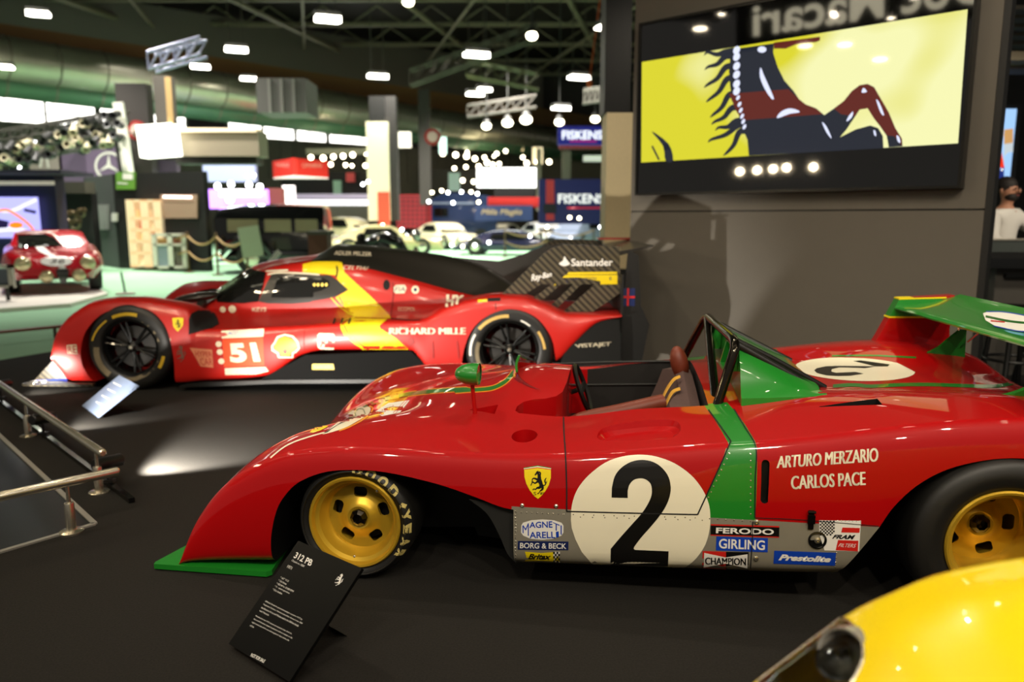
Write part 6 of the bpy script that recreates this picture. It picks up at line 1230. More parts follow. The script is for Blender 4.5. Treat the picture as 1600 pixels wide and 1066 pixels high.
# dealer signs
def sign(nm, lb, x0, y0, x1, y1, Y, c, text, tb, tc, e=.2, ul=None, uc=None, **k):
    o = slab(nm, x0, y0, x1, y1, Y, .3, mat('s_%s_%d' % (nm, x0), c, .5, emit=e)); tag(o, lb, 'sign'); bpy.context.view_layer.update(); T_ = Target([o])
    pd('sign_lettering', [rtext(text, *tb, **k)], T_, mat('letters_%d_%d' % (x0, y0), tc, .5, emit=.9 if e else .4), o, .03)
    if ul: pd('sign_underline', [band([(ul[0], ul[1]), (ul[2], ul[1])], ul[3])], T_, mat('underline_%d' % x0, uc, .5, emit=.5), o, .03)
    return o
sign('dealer_sign', 'upper blue hanging sign with white letters, beside the beige pillar', 872, 197, 945, 226, 29, (26, 30, 130), 'FISKENS', (878, 204, 941, 218), (240, 240, 255), .35, (890, 221, 932, 2), (200, 40, 130), bold=.03)
sign('dealer_wall', 'tall navy wall with white letters behind the parked cars', 842, 280, 948, 350, 29.5, (30, 32, 92), 'FISKENS', (872, 303, 944, 318), (225, 222, 225), .12, (886, 325, 946, 2), (190, 30, 50), bold=.02)
o = bpy.data.objects['dealer_wall']; T_ = Target([o]); pd('tartan_strip', [fill([(853, 281), (866, 281), (866, 318), (853, 318)]), fill([(853, 334), (866, 334), (866, 344), (853, 344)])], T_, pick((205, 60, 70)), o, .03); pd('tartan_block', [fill([(849, 319), (869, 319), (869, 333), (849, 333)])], T_, pick((26, 20, 36)), o, .04)
sign('hanging_sign_white', 'white glowing hanging sign with faint blue lettering', 745, 262, 838, 293, 38, (250, 250, 252), 'TOSCAN', (760, 272, 822, 284), (190, 205, 235), 1.3)
sign('navy_banner', 'navy banner with faded gold script over the parked cars', 742, 321, 832, 345, 34, (30, 44, 84), 'Milla Maglia', (752, 327, 815, 338), (150, 130, 90), .05, shear=.3)
mb = MB(); t = bthing('navy_van', 'navy blue vintage van with a rounded roof in the far hall', 'van', 715, 41); b0 = Vector(t.location)
p0 = atY(664, 360, 41); p1 = atY(775, 302, 41); w_ = p1.x - p0.x; zt_v = p1.z
mb.loft([[(p0.x - b0.x, y, .4) if False else (x - b0.x, y - 41 + 0, z) for x, z in crom([(p0.x, .4, 0), (p0.x, zt_v * .6, 0), (p0.x + w_ * .08, zt_v * .85, 0), (p0.x + w_ * .3, zt_v, 0), (p0.x + w_ * .7, zt_v * .98, 0), (p1.x, zt_v * .85, 0), (p1.x, .4, 0)], 4) for x, z in [(x, z)]] if False else [(q[0] - b0.x, y, q[1]) for q in crom([(p0.x, .4, 0), (p0.x, zt_v * .6, 0), (p0.x + w_ * .08, zt_v * .85, 0), (p0.x + w_ * .3, zt_v, 0), (p0.x + w_ * .7, zt_v * .98, 0), (p1.x, zt_v * .85, 0), (p1.x, .4, 0)], 4)] for y in (0, 1.8)])
mb.build('van_body', pick((34, 52, 96), .25, coat=.6), t)
slab('van_window', 678, 325, 700, 338, 40.95, .05, HGL, t); slab('van_stripe', 664, 316, 742, 319, 40.93, .05, pick((150, 160, 190)), t)
for x in (p0.x + .8, p1.x - .8):
    mb = MB(); mb.cyl(.4, -.05, .2, 24, 'y', 0, Matrix.Translation((x - b0.x, 0, .4))); mb.build('wheel', TYRE, t)
# ---- generic parked cars
def pcar(name, label, px, py, L, H, ang, c, style='sports', cat='car', Wd=1.65, glass=True, group=None, low=.18):
    g = atZ(px, py, -.012); t = thing(name, label, cat, (g.x, g.y, -.012), R(ang), group); m = mat('paint_' + '_'.join(map(str, c)), c, .25, 0, .7, .04, 3)
    hood = H * (.62 if style == 'sports' else .66); P = {'sports': [(-.5, .30), (-.485, .46), (-.40, .58), (-.2, .62), (.1, .64), (.35, .60), (.46, .50), (.5, .34)], 'vintage': [(-.5, .30), (-.49, .40), (-.42, .46), (-.2, .5), (.1, .56), (.35, .56), (.44, .52), (.46, .3)]}[style]
    f = tab(*[(a * L, b * H) for a, b in P]); rings = []
    for i in range(25):
        x = -L / 2 + L * i / 24; z = f(x); w = Wd / 2 * (1 - .16 * abs(2 * x / L) ** 4)
        h_ = [(w * .9, low), (w, low + (z - low) * .35), (w * .97, low + (z - low) * .75), (w * .8, z - .03), (w * .45, z), (0, z + .02)]
        p = [q[:2] for q in crom([(a, b, 0) for a, b in h_], 3)]; rings.append([(x, -a, b) for a, b in p] + [(x, a, b) for a, b in p[:-1][::-1]])
    mb = MB(); mb.loft(rings); mb.build('body', m, t)
    a0, a1, a2, a3 = {'sports': (-.20, -.05, .16, .38), 'vintage': (-.12, -.08, .40, .42)}[style]
    if style != 'roadster':
        zb = f(0) - .02; cab = []
        for x, z, k in ((a0 * L, zb, .9), (a0 * L + (a1 - a0) * L * .5, zb + (H - zb) * .62, .86), (a1 * L, H * .97, .78), ((a1 + a2) / 2 * L, H, .76), (a2 * L, H * .97, .76), (a2 * L + (a3 - a2) * L * .6, zb + (H - zb) * .5, .82), (a3 * L, zb, .86)):
            w = Wd / 2 * .92
            cab.append([(x, -w, zb - .1), (x, -w * k, z - .03), (x, -w * k * .7, z), (x, w * k * .7, z), (x, w * k, z - .03), (x, w, zb - .1)])
        mb = MB(); mb.loft(cab); cb = mb.build('roof', m, t, True, 40)
        if glass:
            mb = MB(); zz = zb + .05; zh = H - .13
            for s_ in (-1, 1):
                w = Wd / 2 * .92; mb.add([((a0 * .62) * L, s_ * (w + .005), zz), (a2 * 1.2 * L, s_ * (w + .005), zz), (a2 * L, s_ * (w * .82 + .02), zh), (a1 * L, s_ * (w * .82 + .02), zh)], [(0, 1, 2, 3)])
            mb.loft([[(a0 * L - .03, -w * .86, zz - .02), (a0 * L - .03, w * .86, zz - .02)], [(a1 * L - .06, -w * .70, zh + .03), (a1 * L - .06, w * .70, zh + .03)]], False, False); mb.build('windows', HGL, t, False)
    wr = .33 if style == 'sports' else .38
    for x in (-.31 * L, .31 * L):
        for s_ in (-1, 1):
            mb = MB(); y0 = s_ * Wd / 2 * .98; mb.lathe([(.0001, y0 - s_ * .03), (wr * .55, y0 - s_ * .02), (wr * .6, y0), (wr * .95, y0 + s_ * .005), (wr, y0 - s_ * .04), (wr, y0 - s_ * .18), (.0001, y0 - s_ * .18)], 22, 'y', 0, Matrix.Translation((x, 0, wr))); w_o = mb.build('wheel', TYRE, t)
            mb = MB(); mb.lathe([(.0001, y0 + s_ * .02), (wr * .3, y0 + s_ * .015), (wr * .5, y0)], 16, 'y', 0, Matrix.Translation((x, 0, wr))); mb.build('hub_cap', STEEL, w_o)
    for s_ in (-1, 1):
        mb = MB(); mb.ball(.1, 12, 0, Matrix.Translation((-L / 2 + .05, s_ * Wd * .34, f(-L / 2 + .1) * .92)), (.5, 1, 1)); mb.build('headlamp', CHROME, t)
    mb = MB(); mb.tube([(-L / 2 - .03, -Wd * .42, low + .18), (-L / 2 - .06, 0, low + .18), (-L / 2 - .03, Wd * .42, low + .18)], .035, 8); mb.build('bumper', CHROME, t)
    return t
PC = [('sports_car', 'white coupe parked before the navy dealer wall', 850, 384, 4.2, 1.2, 112, (235, 235, 235), 'sports'), ('roadster', 'low dark blue car in front of the white coupe', 803, 398, 4.4, .95, 172, (16, 22, 60), 'sports'), ('saloon_car', 'cream saloon with a pale roof left of the red column wrap', 548, 385, 4.4, 1.45, 150, (214, 204, 160), 'sports'), ('sports_car', 'cream sports car behind the black engine cover of car 51', 600, 399, 4.3, 1.15, 195, (188, 176, 128), 'sports'), ('sports_car', 'pale cream car right of the dark column', 695, 388, 4.2, 1.2, 125, (222, 212, 176), 'sports'), ('saloon_car', 'dark green grey saloon among the cream cars', 600, 370, 4.2, 1.35, 175, (70, 80, 62), 'sports'), ('saloon_car', 'silver car in front of the navy dealer wall beside the pillar', 915, 388, 4.2, 1.4, 230, (120, 130, 150), 'sports'), ('sports_car', 'white open car between the cream cars and the navy van', 782, 378, 4.0, 1.1, 65, (230, 224, 205), 'sports'), ('sports_car', 'brown grey car behind the roof of car 51', 470, 398, 4.0, 1.2, 180, (88, 78, 60), 'sports')]
for q in PC: pcar(*q)
# black vintage saloon
g = atZ(440, 428, -.012); bv = pcar('vintage_saloon', 'black vintage saloon with tall cabin and pale open door panel behind the ropes', 500, 424, 5.0, 1.12, 186, (10, 12, 11), 'vintage', 'car', 1.8, False, low=.3)
for c in list(bv.children):
    if c.name.startswith('roof'): bpy.data.objects.remove(c)
BKP = mat('black_coach_paint', (9, 11, 10), .15, 0, .8)
mb = MB(); mb.loft([[(x, -.82, .6), (x, -.8, 1.35), (x, -.66, zt3 - .22), (x, 0, zt3 - .17), (x, .66, zt3 - .22), (x, .8, 1.35), (x, .82, .6)] for x, zt3 in ((-.25, 1.78), (-.2, 1.9), (.6, 1.93), (1.8, 1.9), (2.35, 1.82), (2.42, 1.6))]); mb.build('cabin', BKP, bv, True, 40)
CRW = mat('lit_window', (196, 176, 120), .3, emit=.25)
for x0, x1 in ((-.1, .45), (.55, 1.2), (1.35, 2.1)):
    for s_ in (-1, 1): mb = MB(); mb.box(x0, x1, s_ * .815 - .012, s_ * .815 + .012, 1.05, 1.36); mb.build('side_window', mat('grey_window', (120, 112, 84), .1, 0, .5), bv, False)
mb = MB(); mb.box(2.395, 2.43, -.5, -.05, 1.1, 1.4); mb.box(2.395, 2.43, .05, .5, 1.1, 1.4); mb.build('rear_windows', CRW, bv, False)
for s_ in (-1, 1):
    for x in (-1.67, 1.67):
        mb = MB(); mb.tube([(x - .62, s_ * .86, .45), (x - .4, s_ * .88, .78), (x, s_ * .9, .9), (x + .4, s_ * .88, .78), (x + .62, s_ * .86, .45)], [.05, .11, .13, .11, .05], 10); mb.build('mudguard', BKP, bv)
for s_ in (-1, 1): mb = MB(); mb.ball(.15, 14, 0, Matrix.Translation((-2.55, s_ * .5, .95)), (.8, 1, 1)); mb.build('headlamp', CHROME, bv)
for nm, lb, ct, x0, y0, x1, y1, Y, c, rot in (('leaning_board', 'pale grey green board leaning against the black saloon', 'board', 380, 356, 410, 404, 17.6, (150, 158, 132), -8), ('white_board', 'narrow white board standing behind the windscreen of car 51', 'board', 408, 380, 414, 420, 12, (236, 238, 228), 42)):
    o = slab(nm, x0, y0, x1, y1, Y, .04, pick(c)); o.rotation_euler = (0, R(rot), 0); tag(o, lb, ct)
t = bthing('wooden_cabinet', 'small brown wooden cabinet with a dark roof behind car 51', 'cabinet', 497, 16); slab('cabinet_body', 483, 366, 511, 420, 16, .4, pick((92, 46, 30)), t); slab('cabinet_roof', 480, 361, 514, 367, 15.9, .5, pick((70, 66, 56)), t)
mb = MB(); p = atY(564, 372, 14); mb.ball(.09, 12, 0, None, (1, 1, 1)); mb.tube([(0, 0, -.05), (0, 0, -.4)], .12, 10); o = mb.build('display_bust', BLACK); o.location = p; tag(o, 'small black bust shape just above the roof of car 51', 'bust')
# rope barriers
ROPE = pick((150, 122, 74), .7); POST = pick((92, 72, 46), .4, metal=.4)
def stanchion(px, py, h, lb, grp='rope barrier posts'):
    g = atZ(px, py, -.012); t = thing('stanchion', lb, 'post', tuple(g), 0, grp); mb = MB(); mb.lathe([(.0001, 0), (.14, 0), (.13, .02), (.03, .04)], 16); mb.build('foot', POST, t); mb = MB(); mb.tube([(0, 0, .02), (0, 0, h)], .03, 8); mb.ball(.045, 8, 0, Matrix.Translation((0, 0, h))); mb.build('pole', POST, t); return g
PS = [stanchion(187, 414, 1.0, 'brown rope post at the corner of the black booth'), stanchion(296, 426, 1.0, 'brown rope post right of the display case'), stanchion(341, 430, 1.0, 'rope post at the front wheel of the black saloon'), stanchion(388, 436, 1.0, 'rope post in front of the pale leaning board')]
PS2 = [stanchion(789, 402, .9, 'rope post in front of the dark blue car'), stanchion(853, 400, .9, 'rope post in front of the white coupe'), stanchion(927, 400, .9, 'rope post near the beige pillar')]
for P_, lab in ((PS, 'left'), (PS2, 'right')):
    for i in range(len(P_) - 1):
        for z, w in ((.95, 'upper'), (.55, 'lower')):
            a, b = P_[i] + Vector((0, 0, z)), P_[i + 1] + Vector((0, 0, z)); mb = MB(); mb.tube([(b - a) * (k / 8) - Vector((0, 0, .22 * 4 * (k / 8) * (1 - k / 8))) for k in range(9)], .025, 6); o = mb.build('barrier_rope', ROPE); o.location = a; tag(o, '%s sagging rope of the %s barrier, span %s' % (w, lab, ('beside the first post', 'in the middle', 'beside the last post')[i]), 'rope', 'sagging barrier ropes')
A, B = atZ(-20, 521, .12), atZ(96, 510, .12); mb = MB(); mb.tube([(0, 0, 0), (B - A) * 1.05], .02, 8); o = mb.build('barrier_bar', pick((120, 62, 44), .5)); o.location = A; BAR = o; tag(o, 'brown bar stretched low in front of the green carpet at the left edge', 'barrier')
A, B = atZ(-20, 521, .12), atZ(96, 510, .12)
for q, lb in ((A.lerp(B, .02), 'left'), (A.lerp(B, .9), 'right')):
    mb = MB(); w3 = q - A; mb.tube([(w3.x, w3.y, -A.z - .012), (w3.x, w3.y, 0)], .018, 8); mb.build('foot', pick((60, 40, 30), .5), BAR)
# red coupe number 36 on its white platform
PLT = mat('white_platform', (226, 220, 208), .5, 0, 0, .04, 4)
c0_ = atZ(-60, 484, .05); c1_ = atZ(165, 460, .05); c2_ = atZ(60, 432, .05); mb = MB(); q = [atZ(-80, 488, .05), atZ(110, 474, .05), atZ(168, 458, .05), atZ(150, 447, .05), atZ(-80, 440, .05)]; mb.prism([(p.x, p.y) for p in q], -.012, .05, 'z'); o = mb.build('display_platform', PLT, None, False); tag(o, 'low white platform under the red coupe', 'platform')
g = atZ(72, 462, .05); g = atZ(88, 456, .05); fd_ = Vector((-math.cos(R(122)), -math.sin(R(122)), 0)); g = g - fd_ * 1.45
rc = thing('classic_coupe', 'red classic coupe number 36 with a white stripe on a white platform', 'car', (g.x, g.y, .05), R(122))
RC = mat('coupe_red', (168, 10, 26), .22, 0, .8, .03, 3); L = 4.0; Wd = 1.62; H = 1.3
f = tab((-2.0, .46), (-1.97, .55), (-1.8, .64), (-1.4, .71), (-.8, .76), (-.4, .80), (1.2, .78), (1.7, .74), (2.0, .5)); fz = tab((-2, .34), (-1.9, .27), (-1.5, .24), (2, .3)); rings = []
for i in range(37):
    x = -2 + 4 * i / 36; z = f(x); w = Wd / 2 * (1 - .30 * max(0, (-x - 1.2) / .8) ** 2.2 - .2 * max(0, (x - 1.2) / .8) ** 2); b = fz(x); bu = .04 if x < 0 else 0
    h_ = [(w * .86, b), (w * .98, b + (z - b) * .35), (w, b + (z - b) * .62), (w * .92, z - .05 + bu), (w * .74, z + bu), (w * .5, z - .01), (w * .25, z + .015), (0, z + .03)]
    p = [q[:2] for q in crom([(a, b_, 0) for a, b_ in h_], 3)]; rings.append([(x, -a, b_) for a, b_ in p] + [(x, a, b_) for a, b_ in p[:-1][::-1]])
mb = MB(); mb.loft(rings); rb = mb.build('body', RC, rc)
cab = [[(x, -w, .72), (x, -w * k, z - .04), (x, -w * k * .7, z), (x, w * k * .7, z), (x, w * k, z - .04), (x, w, .72)] for x, z, k, w in ((-.6, .79, .98, .70), (-.34, .95, .88, .70), (-.08, 1.08, .82, .70), (.3, 1.10, .80, .70), (.8, 1.06, .8, .68), (1.3, .92, .85, .62), (1.7, .74, .95, .55))]
mb = MB(); mb.loft(cab); rr_ = mb.build('roof', RC, rc, True, 40)
bpy.context.view_layer.update(); T_ = Target([rr_, rb]); RT = Target([rb])
pd('windscreen', [fill([(2, 388), (8, 373), (24, 369), (70, 367), (84, 372), (98, 386), (60, 386), (20, 390)])], T_, HGL, rc, .02); pd('windscreen_frame', [band([(0, 390), (8, 370), (26, 366.5), (72, 364.5), (86, 370), (104, 388)], 2)], T_, mat('pale_chrome', (215, 205, 195), .2, .6), rc, .03)
pd('bonnet_stripe', [fill([(55, 386), (68, 386), (74, 392), (86, 401), (92, 408), (104, 420), (92, 421), (84, 404), (70, 398), (60, 393)]), fill(circ(88, 409, 25, 7.5, 30))], RT, WHITE, rc, .012); pd('bonnet_number', [rtext('36', 78, 405.5, 101, 412, shear=.2)], RT, INK, rc, .02)
def rcp(px, py):
    loc, n, i, d = RT.b.ray_cast(CAMP, ray(px, py).normalized()); return (rc.matrix_world.inverted() @ loc) if loc is not None else Vector((-1.95, 0, .5))
for px, py, r, nm in ((36, 413, .13, 'headlamp'), (137, 411, .13, 'headlamp'), (73, 432, .12, 'fog_lamp'), (123, 430, .12, 'fog_lamp')):
    p = rcp(px, py); mb = MB(); mb.ball(r, 16, 0, Matrix.Translation(p), (.6, 1, 1)); mb.build(nm, mat('lamp_glass_warm', (205, 195, 150), .1, .5, .8), rc)
p = rcp(98, 430); mb = MB(); mb.loft([[(p.x - .04 - dx, p.y - w, p.z + z), (p.x - .04 - dx, p.y + w, p.z + z), (p.x + .08, p.y + w, p.z + z), (p.x + .08, p.y - w, p.z + z)] for z, w, dx in ((.11, .06, 0), (.08, .10, .02), (0, .09, .03), (-.1, .05, .02), (-.17, .015, 0))]); mb.build('grille', mat('dark_chrome', (70, 72, 70), .2, .8), rc)
for x in (-1.25, 1.2):
    for s_ in (-1, 1): mb = MB(); y0 = s_ * Wd / 2 * .93; mb.lathe([(.0001, y0), (.2, y0), (.3, y0 + s_ * .005), (.315, y0 - s_ * .04), (.315, y0 - s_ * .2), (.0001, y0 - s_ * .2)], 24, 'y', 0, Matrix.Translation((x, 0, .315))); mb.build('wheel', TYRE, rc)
t = bthing('notice_stand', 'grey framed notice stand cut by the left edge in front of the red coupe', 'sign', 8, 12.5); o = slab('notice_panel', -20, 420, 14, 446, 12.5, .04, pick((84, 88, 100)), t)
for q in ((-20, 414, 18, 419), (-20, 446, 22, 450), (14, 414, 18, 450)): slab('notice_frame', *q, 12.46, .06, pick((176, 172, 160)), t)
mb = MB(); g = atY(8, 446, 12.5); mb.tube([(g.x - t.location.x, .05, 0), (g.x - t.location.x, .03, g.z)], .03, 8); mb.lathe([(.0001, 0), (.3, 0), (.28, .03), (.0001, .04)], 20); mb.build('notice_foot', BLACK, t)
t = bthing('cord_post', 'thin black post with flat foot at the edge of the white platform', 'post', 192, atZ(196, 459, 0).y); g = atZ(196, 459, 0); h = atY(191, 424, g.y).z; t.location = (g.x, g.y, -.012); mb = MB(); mb.tube([(0, 0, 0), (-.05, 0, h)], .02, 8); mb.build('post_rod', BLACK, t); mb = MB(); mb.lathe([(.0001, 0), (.17, 0), (.16, .03), (.0001, .04)], 20); mb.build('post_foot', pick((150, 146, 130)), t)
# ---- people
SKIN = mat('skin', (186, 132, 104), .55, 0, 0, .05, 20); HAIR = mat('dark_hair', (26, 18, 14), .7, 0, 0, .3, 60)
def skinmesh(joints, edges, root, sub=2):
    me = bpy.data.meshes.new('s'); me.from_pydata([j[:3] for j in joints], edges, []); o = bpy.data.objects.new('s', me); COL.objects.link(o)
    md = o.modifiers.new('k', 'SKIN'); md.use_smooth_shade = True
    if not me.skin_vertices: me.attributes.new('x', 'FLOAT', 'POINT')
    if not me.skin_vertices:
        bpy.context.view_layer.objects.active = o
        bpy.ops.object.mode_set(mode='EDIT'); bpy.ops.object.mode_set(mode='OBJECT')
    for i, j in enumerate(joints):
        r_ = j[3]; me.skin_vertices[0].data[i].radius = (r_, j[4] if len(j) > 4 else r_); me.skin_vertices[0].data[i].use_root = i == root
    o.modifiers.new('s', 'SUBSURF').levels = sub; o.modifiers['s'].render_levels = sub
    dg = bpy.context.evaluated_depsgraph_get(); dg.update(); res = bpy.data.meshes.new_from_object(o.evaluated_get(dg)); bpy.data.objects.remove(o)
    for p in res.polygons: p.use_smooth = True
    return res
def person(label, loc, rz, shirt, trousers, arms, hair=HAIR, beard=False, group=None, fingers=True, sub=2):
    """arms: for each side (elbow, wrist, finger direction)"""
    t = thing('person', label, 'person', loc, rz, group)
    J = [(0, 0, .95, .13, .10), (0, 0, 1.12, .125, .09), (0, .0, 1.32, .15, .10), (0, 0, 1.44, .10, .08), (0, -.005, 1.52, .052), (0, -.02, 1.58, .06), (0, -.015, 1.66, .082, .092), (0, -.005, 1.73, .07, .08)]
    E = [(0, 1), (1, 2), (2, 3), (3, 4), (4, 5), (5, 6), (6, 7)]; sh = []; tr = []
    for k, s_ in enumerate((-1, 1)):
        el, wr_, fd = arms[k]; b = len(J); J += [(s_ * .17, 0, 1.42, .062), (*el, .042), (*wr_, .026), tuple(Vector(wr_) + Vector(fd) * .05) + (.034, .016)]; E += [(3, b), (b, b + 1), (b + 1, b + 2), (b + 2, b + 3)]
        if fingers:
            F = Vector(fd).normalized(); side = F.cross(Vector((0, 0, 1))); side = side.normalized() if side.length > .1 else Vector((0, 1, 0)); pal = Vector(J[b + 3][:3])
            for q, ln in ((-.027, .06), (-.009, .072), (.009, .068), (.027, .052)):
                c = len(J); J += [tuple(pal + side * q + F * .035) + (.009,), tuple(pal + side * q * 1.15 + F * (.035 + ln * .55) + Vector((0, 0, -.008))) + (.0085,), tuple(pal + side * q * 1.2 + F * (.03 + ln) + Vector((0, 0, -.024))) + (.007,)]; E += [(b + 3, c), (c, c + 1), (c + 1, c + 2)]
            c = len(J); J += [tuple(pal - side * .036 - F * .005) + (.011,), tuple(pal - side * .06 + F * .03 + Vector((0, 0, -.01))) + (.009,)]; E += [(b + 3, c), (c, c + 1)]
        b = len(J); J += [(s_ * .09, 0, .90, .085), (s_ * .10, -.01, .50, .055), (s_ * .10, .02, .10, .037), (s_ * .11, -.14, .03, .035, .025)]; E += [(0, b), (b, b + 1), (b + 1, b + 2), (b + 2, b + 3)]
    link_mesh('body', skinmesh(J, E, 0, sub), SKIN, t)
    S = [(0, 0, .92, .150, .122), (0, 0, 1.12, .145, .112), (0, 0, 1.32, .168, .12), (0, 0, 1.445, .115, .095), (0, 0, 1.49, .065, .06)]; SE = [(0, 1), (1, 2), (2, 3), (3, 4)]
    for k, s_ in enumerate((-1, 1)): el, wr_, fd = arms[k]; b = len(S); S += [(s_ * .175, 0, 1.42, .078), (*el, .058), (*tuple(Vector(el).lerp(Vector(wr_), .92)), .042)]; SE += [(3, b), (b, b + 1), (b + 1, b + 2)]
    link_mesh('shirt', skinmesh(S, SE, 0, sub), shirt, t)
    Tr = [(0, 0, .95, .148, .118)]; TE = []
    for s_ in (-1, 1): b = len(Tr); Tr += [(s_ * .09, 0, .88, .10), (s_ * .10, -.01, .50, .075), (s_ * .10, .02, .07, .062)]; TE += [(0, b), (b, b + 1), (b + 1, b + 2)]
    link_mesh('trousers', skinmesh(Tr, TE, 0, sub), trousers, t)
    mb = MB(); mb.ball(1, 16, 0, Matrix.Translation((0, .018, 1.705)), (.092, .104, .095)); mb.build('hair', hair, t)
    mb = MB(); mb.ball(.016, 8, 0, Matrix.Translation((0, -.118, 1.655)), (.8, 1.2, 1.3)); mb.build('nose', SKIN, t)
    for s_ in (-1, 1):
        mb = MB(); mb.ball(.011, 8, 0, Matrix.Translation((s_ * .032, -.103, 1.678))); mb.build('eye', HAIR, t); mb = MB(); mb.ball(.022, 8, 0, Matrix.Translation((s_ * .086, .0, 1.655)), (.4, .8, 1.3)); mb.build('ear', SKIN, t)
    mb = MB(); mb.box(-.024, .024, -.112, -.10, 1.612, 1.620); mb.build('mouth', pick((140, 70, 62)), t)
    if beard: mb = MB(); mb.ball(1, 14, 0, Matrix.Translation((0, -.045, 1.600)), (.068, .064, .045)); mb.build('beard', HAIR, t)
    return t
SHW = mat('white_shirt', (226, 222, 214), .8, 0, 0, .04, 15); SUIT = mat('dark_suit', (24, 24, 30), .8)
m_ = ray(1563, 340) * 7.5
DOWN = [((-.24, .0, 1.16), (-.25, -.04, .92), (0, 0, -1)), ((.24, .0, 1.16), (.25, -.04, .92), (0, 0, -1))]
mz = person('bearded man in a white shirt behind the counter reaching to the right', (m_.x + .04, m_.y, -.012), R(25), SHW, SUIT, [((-.24, -.06, 1.19), (-.16, -.26, 1.14), (.3, -1, -.1)), ((.34, -.10, 1.26), (.50, -.30, 1.14), (.5, -1, -.1))], beard=True)
for px, py, c, lb, rz in ((492, 388, (26, 28, 36), 'person in a dark suit beside the black saloon', 40), (637, 378, (40, 60, 110), 'person in a blue jacket in front of the tartan wall', 0), (626, 380, (30, 28, 30), 'person in dark clothes next to the blue jacket', 10), (770, 374, (120, 84, 54), 'person in a brown jacket in front of the navy banner', -20)):
    g = atZ(px, py, -.012); person(lb, (g.x, g.y, -.012), R(rz), pick(c, .8), SUIT, DOWN, fingers=False, sub=1)
# ---- corner right of the feature wall
def rs(nm, x0, y0, x1, y1, Y, dep, m, par=None): return slab(nm, x0, y0, x1, y1, Y, dep, m, par)
mb = MB(); mb.box(4.0, 12, 10.5, 10.8, 0, 6.5); tag(mb.build('wall_right', pick((24, 23, 22)), None, False), kind='structure')
t = bthing('ceiling_raft', 'pale slatted ceiling raft in the top right corner', 'ceiling panel', 1610, 8)
for i in range(6): slab('raft_slat', 1570, 8 + 14 * i, 1680, 14 + 14 * i, 8 + .25 * i, .3, pick((140, 132, 116)), t)
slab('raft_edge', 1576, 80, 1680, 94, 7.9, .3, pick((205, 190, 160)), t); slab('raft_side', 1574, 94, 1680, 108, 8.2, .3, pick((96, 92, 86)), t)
t = bthing('wall_monitor', 'narrow wall monitor above the bearded man', 'screen', 1575, 9.5); o = slab('monitor_screen', 1553, 170, 1589, 290, 9.5, .05, smat('monitor_sky', (150, 190, 235), 1.0), t); slab('monitor_frame', 1548, 163, 1598, 300, 9.56, .08, BLACK, t)
bpy.context.view_layer.update(); T_ = Target([o]); pd('monitor_picture', [fill([(1553, 205), (1589, 200), (1589, 222), (1553, 228)])], T_, smat('monitor_tan', (200, 150, 90), .9), t); pd('monitor_picture', [fill([(1553, 228), (1589, 222), (1589, 262), (1553, 262)])], T_, smat('monitor_grey', (190, 200, 205), .9), t); pd('monitor_picture', [fill([(1553, 262), (1589, 262), (1589, 290), (1553, 290)])], T_, smat('monitor_blue', (14, 40, 120), .8), t); pd('monitor_picture', [fill([(1553, 262), (1556, 240), (1563, 236), (1568, 262)])], T_, smat('monitor_red', (220, 50, 30), 1), t, .02)
t = bthing('bar_counter', 'grey counter with black top in front of the bearded man', 'counter', 1600, 6.75); slab('counter_front', 1530, 420, 1720, 690, 6.75, .5, pick((84, 80, 74)), t); slab('counter_top', 1526, 404, 1720, 420, 6.65, .7, BLACKG, t); slab('counter_drawer', 1572, 428, 1620, 434, 6.7, .04, BLACK, t)
t = bthing('glass_display', 'low dark glass display on the counter', 'display case', 1590, 6.9); slab('display_base', 1536, 394, 1680, 404, 6.9, .35, BLACK, t); slab('display_glass', 1538, 376, 1680, 394, 6.95, .3, mat('smoked_glass', (70, 76, 72), .1, 0, .6), t); slab('display_edge', 1538, 374, 1680, 376, 6.94, .32, STEEL, t)
def stool(lb, px, Y, sy):
    b_ = atY(px, sy, Y); t = thing('bar_stool', lb, 'stool', (b_.x, Y, 0), 0, 'bar stools'); h = b_.z
    mb = MB(); mb.lathe([(.0001, h - .06), (.17, h - .06), (.19, h - .04), (.19, h - .01), (.16, h), (.0001, h + .002)], 28); mb.build('seat', BLACK, t)
    for a in (45, 135, 225, 315): c, s_ = math.cos(R(a)), math.sin(R(a)); mb = MB(); mb.tube(crom([(c * .12, s_ * .12, h - .06), (c * .17, s_ * .17, h - .12), (c * .19, s_ * .19, h * .5), (c * .24, s_ * .24, 0)], 4), .02, 8); mb.build('leg', BLACK, t)
    mb = MB(); mb.tube([(.2 * math.cos(R(a)), .2 * math.sin(R(a)), .3) for a in range(0, 360, 20)], .012, 8, closed=True); mb.build('foot_ring', BLACK, t)
stool('black round bar stool under the green rear wing', 1592, 5.9, 478); stool('black bar stool further right, cut by the right edge', 1650, 6.1, 470)
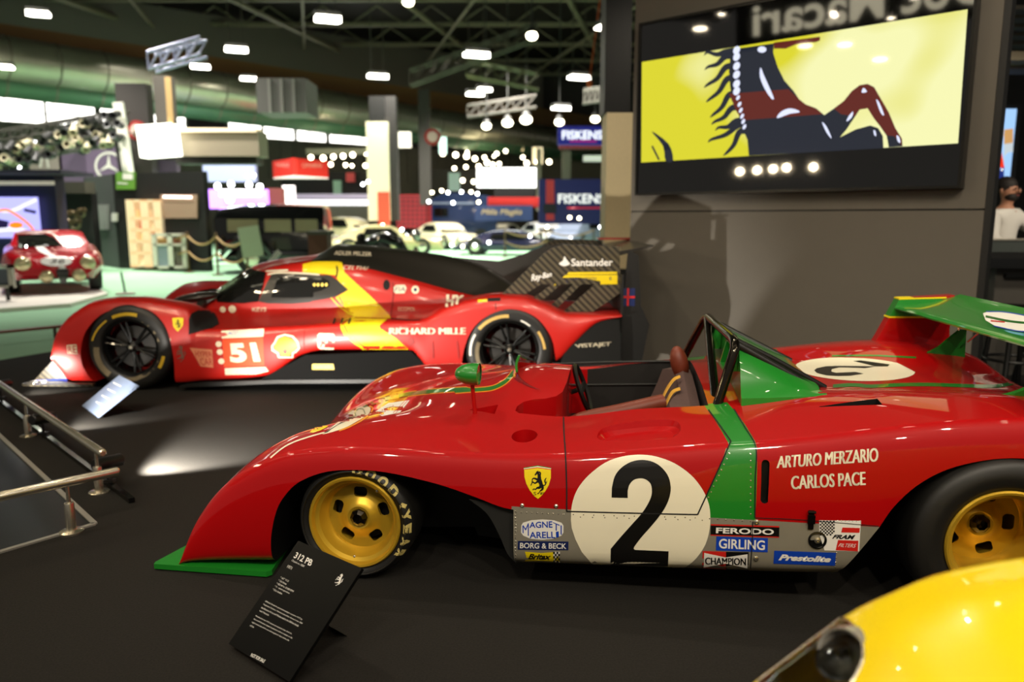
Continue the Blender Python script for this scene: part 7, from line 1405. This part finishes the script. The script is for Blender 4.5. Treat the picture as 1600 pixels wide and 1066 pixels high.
# ================================================================== light
w = bpy.data.worlds.new('world'); SC.world = w; w.use_nodes = True; w.node_tree.nodes['Background'].inputs[0].default_value = (1, .93, .82, 1); w.node_tree.nodes['Background'].inputs[1].default_value = .12
def spot(loc, aim, e, size=60, blend=.5, soft=.05, col=(1, .88, .70)):
    ld = bpy.data.lights.new('spot', 'SPOT'); ld.energy = e; ld.spot_size = R(size); ld.spot_blend = blend; ld.shadow_soft_size = soft; ld.color = col
    o = bpy.data.objects.new('spot_beam', ld); COL.objects.link(o); o.location = loc; o.rotation_euler = (Vector(aim) - Vector(loc)).to_track_quat('-Z', 'Y').to_euler(); return o
def head(loc, aim, lab):
    ax = (Vector(aim) - Vector(loc)).normalized(); t = thing('track_spotlight', lab, 'spotlight', loc, 0, 'spotlights over the front cars'); Q = ax.to_track_quat('Z', 'Y').to_matrix().to_4x4()
    mb = MB(); mb.lathe([(.0001, -.2), (.06, -.2), (.07, -.02), (.065, -.02), (.05, -.05)], 20, 'z', 0, Q); mb.build('lamp_body', BLACK, t); mb = MB(); mb.lathe([(.0001, -.035), (.068, -.035)], 20, 'z', 0, Q); mb.build('lens', mat('key_lens', (255, 236, 205), .3, emit=60), t)
for i in range(14):  # out-of-view heads without beams, added for bright streaks on the paint
    l = (-3.4 + (i % 7) * 1.05, 2.2 + 2.3 * (i // 7) + .3 * (i % 2), 4.3); head(l, (l[0] + .1, l[1] + .2, 0), 'unseen beamless lamp head added for highlights on the paint')
spot((2.2, 6.4, 4.2), (1.3, 9.2, 2.4), 260, 60, .8, .1)  # unseen spot added to brighten the beige pillar
K = [((-2.6, -.6, 4.4), (-.6, 3.0, .2), 150), ((-1.0, -1.0, 4.5), (.2, 2.9, .3), 190), ((.6, -1.2, 4.5), (.8, 2.9, .3), 190), ((2.2, -1.0, 4.5), (1.6, 2.9, .4), 210), ((3.8, .2, 4.6), (2.0, 3.2, .5), 190), ((-2.2, 4.2, 4.8), (.0, 3.5, .5), 150), ((.6, 4.6, 4.8), (.8, 3.4, .6), 130), ((-4.4, 2.6, 4.6), (-2.6, 6.2, .4), 150), ((-1.4, 3.2, 4.8), (-1.0, 6.6, .6), 165), ((2.9, 1.0, 4.6), (2.3, 6.3, 1.5), 170)]
for i, (l, a, e) in enumerate(K):
    head(l, a, 'unseen beamless lamp head added for highlights on the paint'); spot(l, a, e, 62, .8, .05)
# hall daylight and lamps, then unseen spots on single places
for px, Zd, e in ((90, 16, 900), (200, 20, 1600), (420, 22, 1600), (620, 30, 2600), (800, 34, 2800), (930, 30, 1800), (60, 24, 1500), (300, 30, 2200)):
    p = ray(px, 340) * Zd; spot((p.x, p.y - 1, 8.5), (p.x, p.y, 0), e * 1.8, 120, .6, .4, (1, .95, .86))
spot((-3.6, 14.0, 6), (-7.9, 13.5, 0), 380, 60, .5, .2, (1, .97, .92))
spot((5.6, 5.6, 2.9), (4.9, 7.5, 1.4), 130, 80, .6, .1)
spot((1.2, 1.8, 4.2), (2.6, 6.0, .9), 150, 75, 1, .1); spot((-1.6, .6, 4.0), (-2.6, 3.6, 0), 120, 60, .8, .08); spot((1.6, -1.6, 3.2), (1.2, 1.0, .6), 60, 70, .8, .08)  # added to brighten the feature wall, the rails and the yellow car
SC.view_settings.view_transform = 'Standard'; SC.view_settings.look = 'None'; SC.view_settings.exposure = 0.4; SC.view_settings.gamma = 1
try: SC.view_settings.use_curve_mapping = False
except Exception: pass
SC.cycles.use_denoising = True; SC.cycles.max_bounces = 7; SC.cycles.glossy_bounces = 4; SC.cycles.diffuse_bounces = 3; SC.cycles.transmission_bounces = 6; SC.cycles.sample_clamp_indirect = 4; SC.cycles.caustics_reflective = False; SC.cycles.caustics_refractive = False
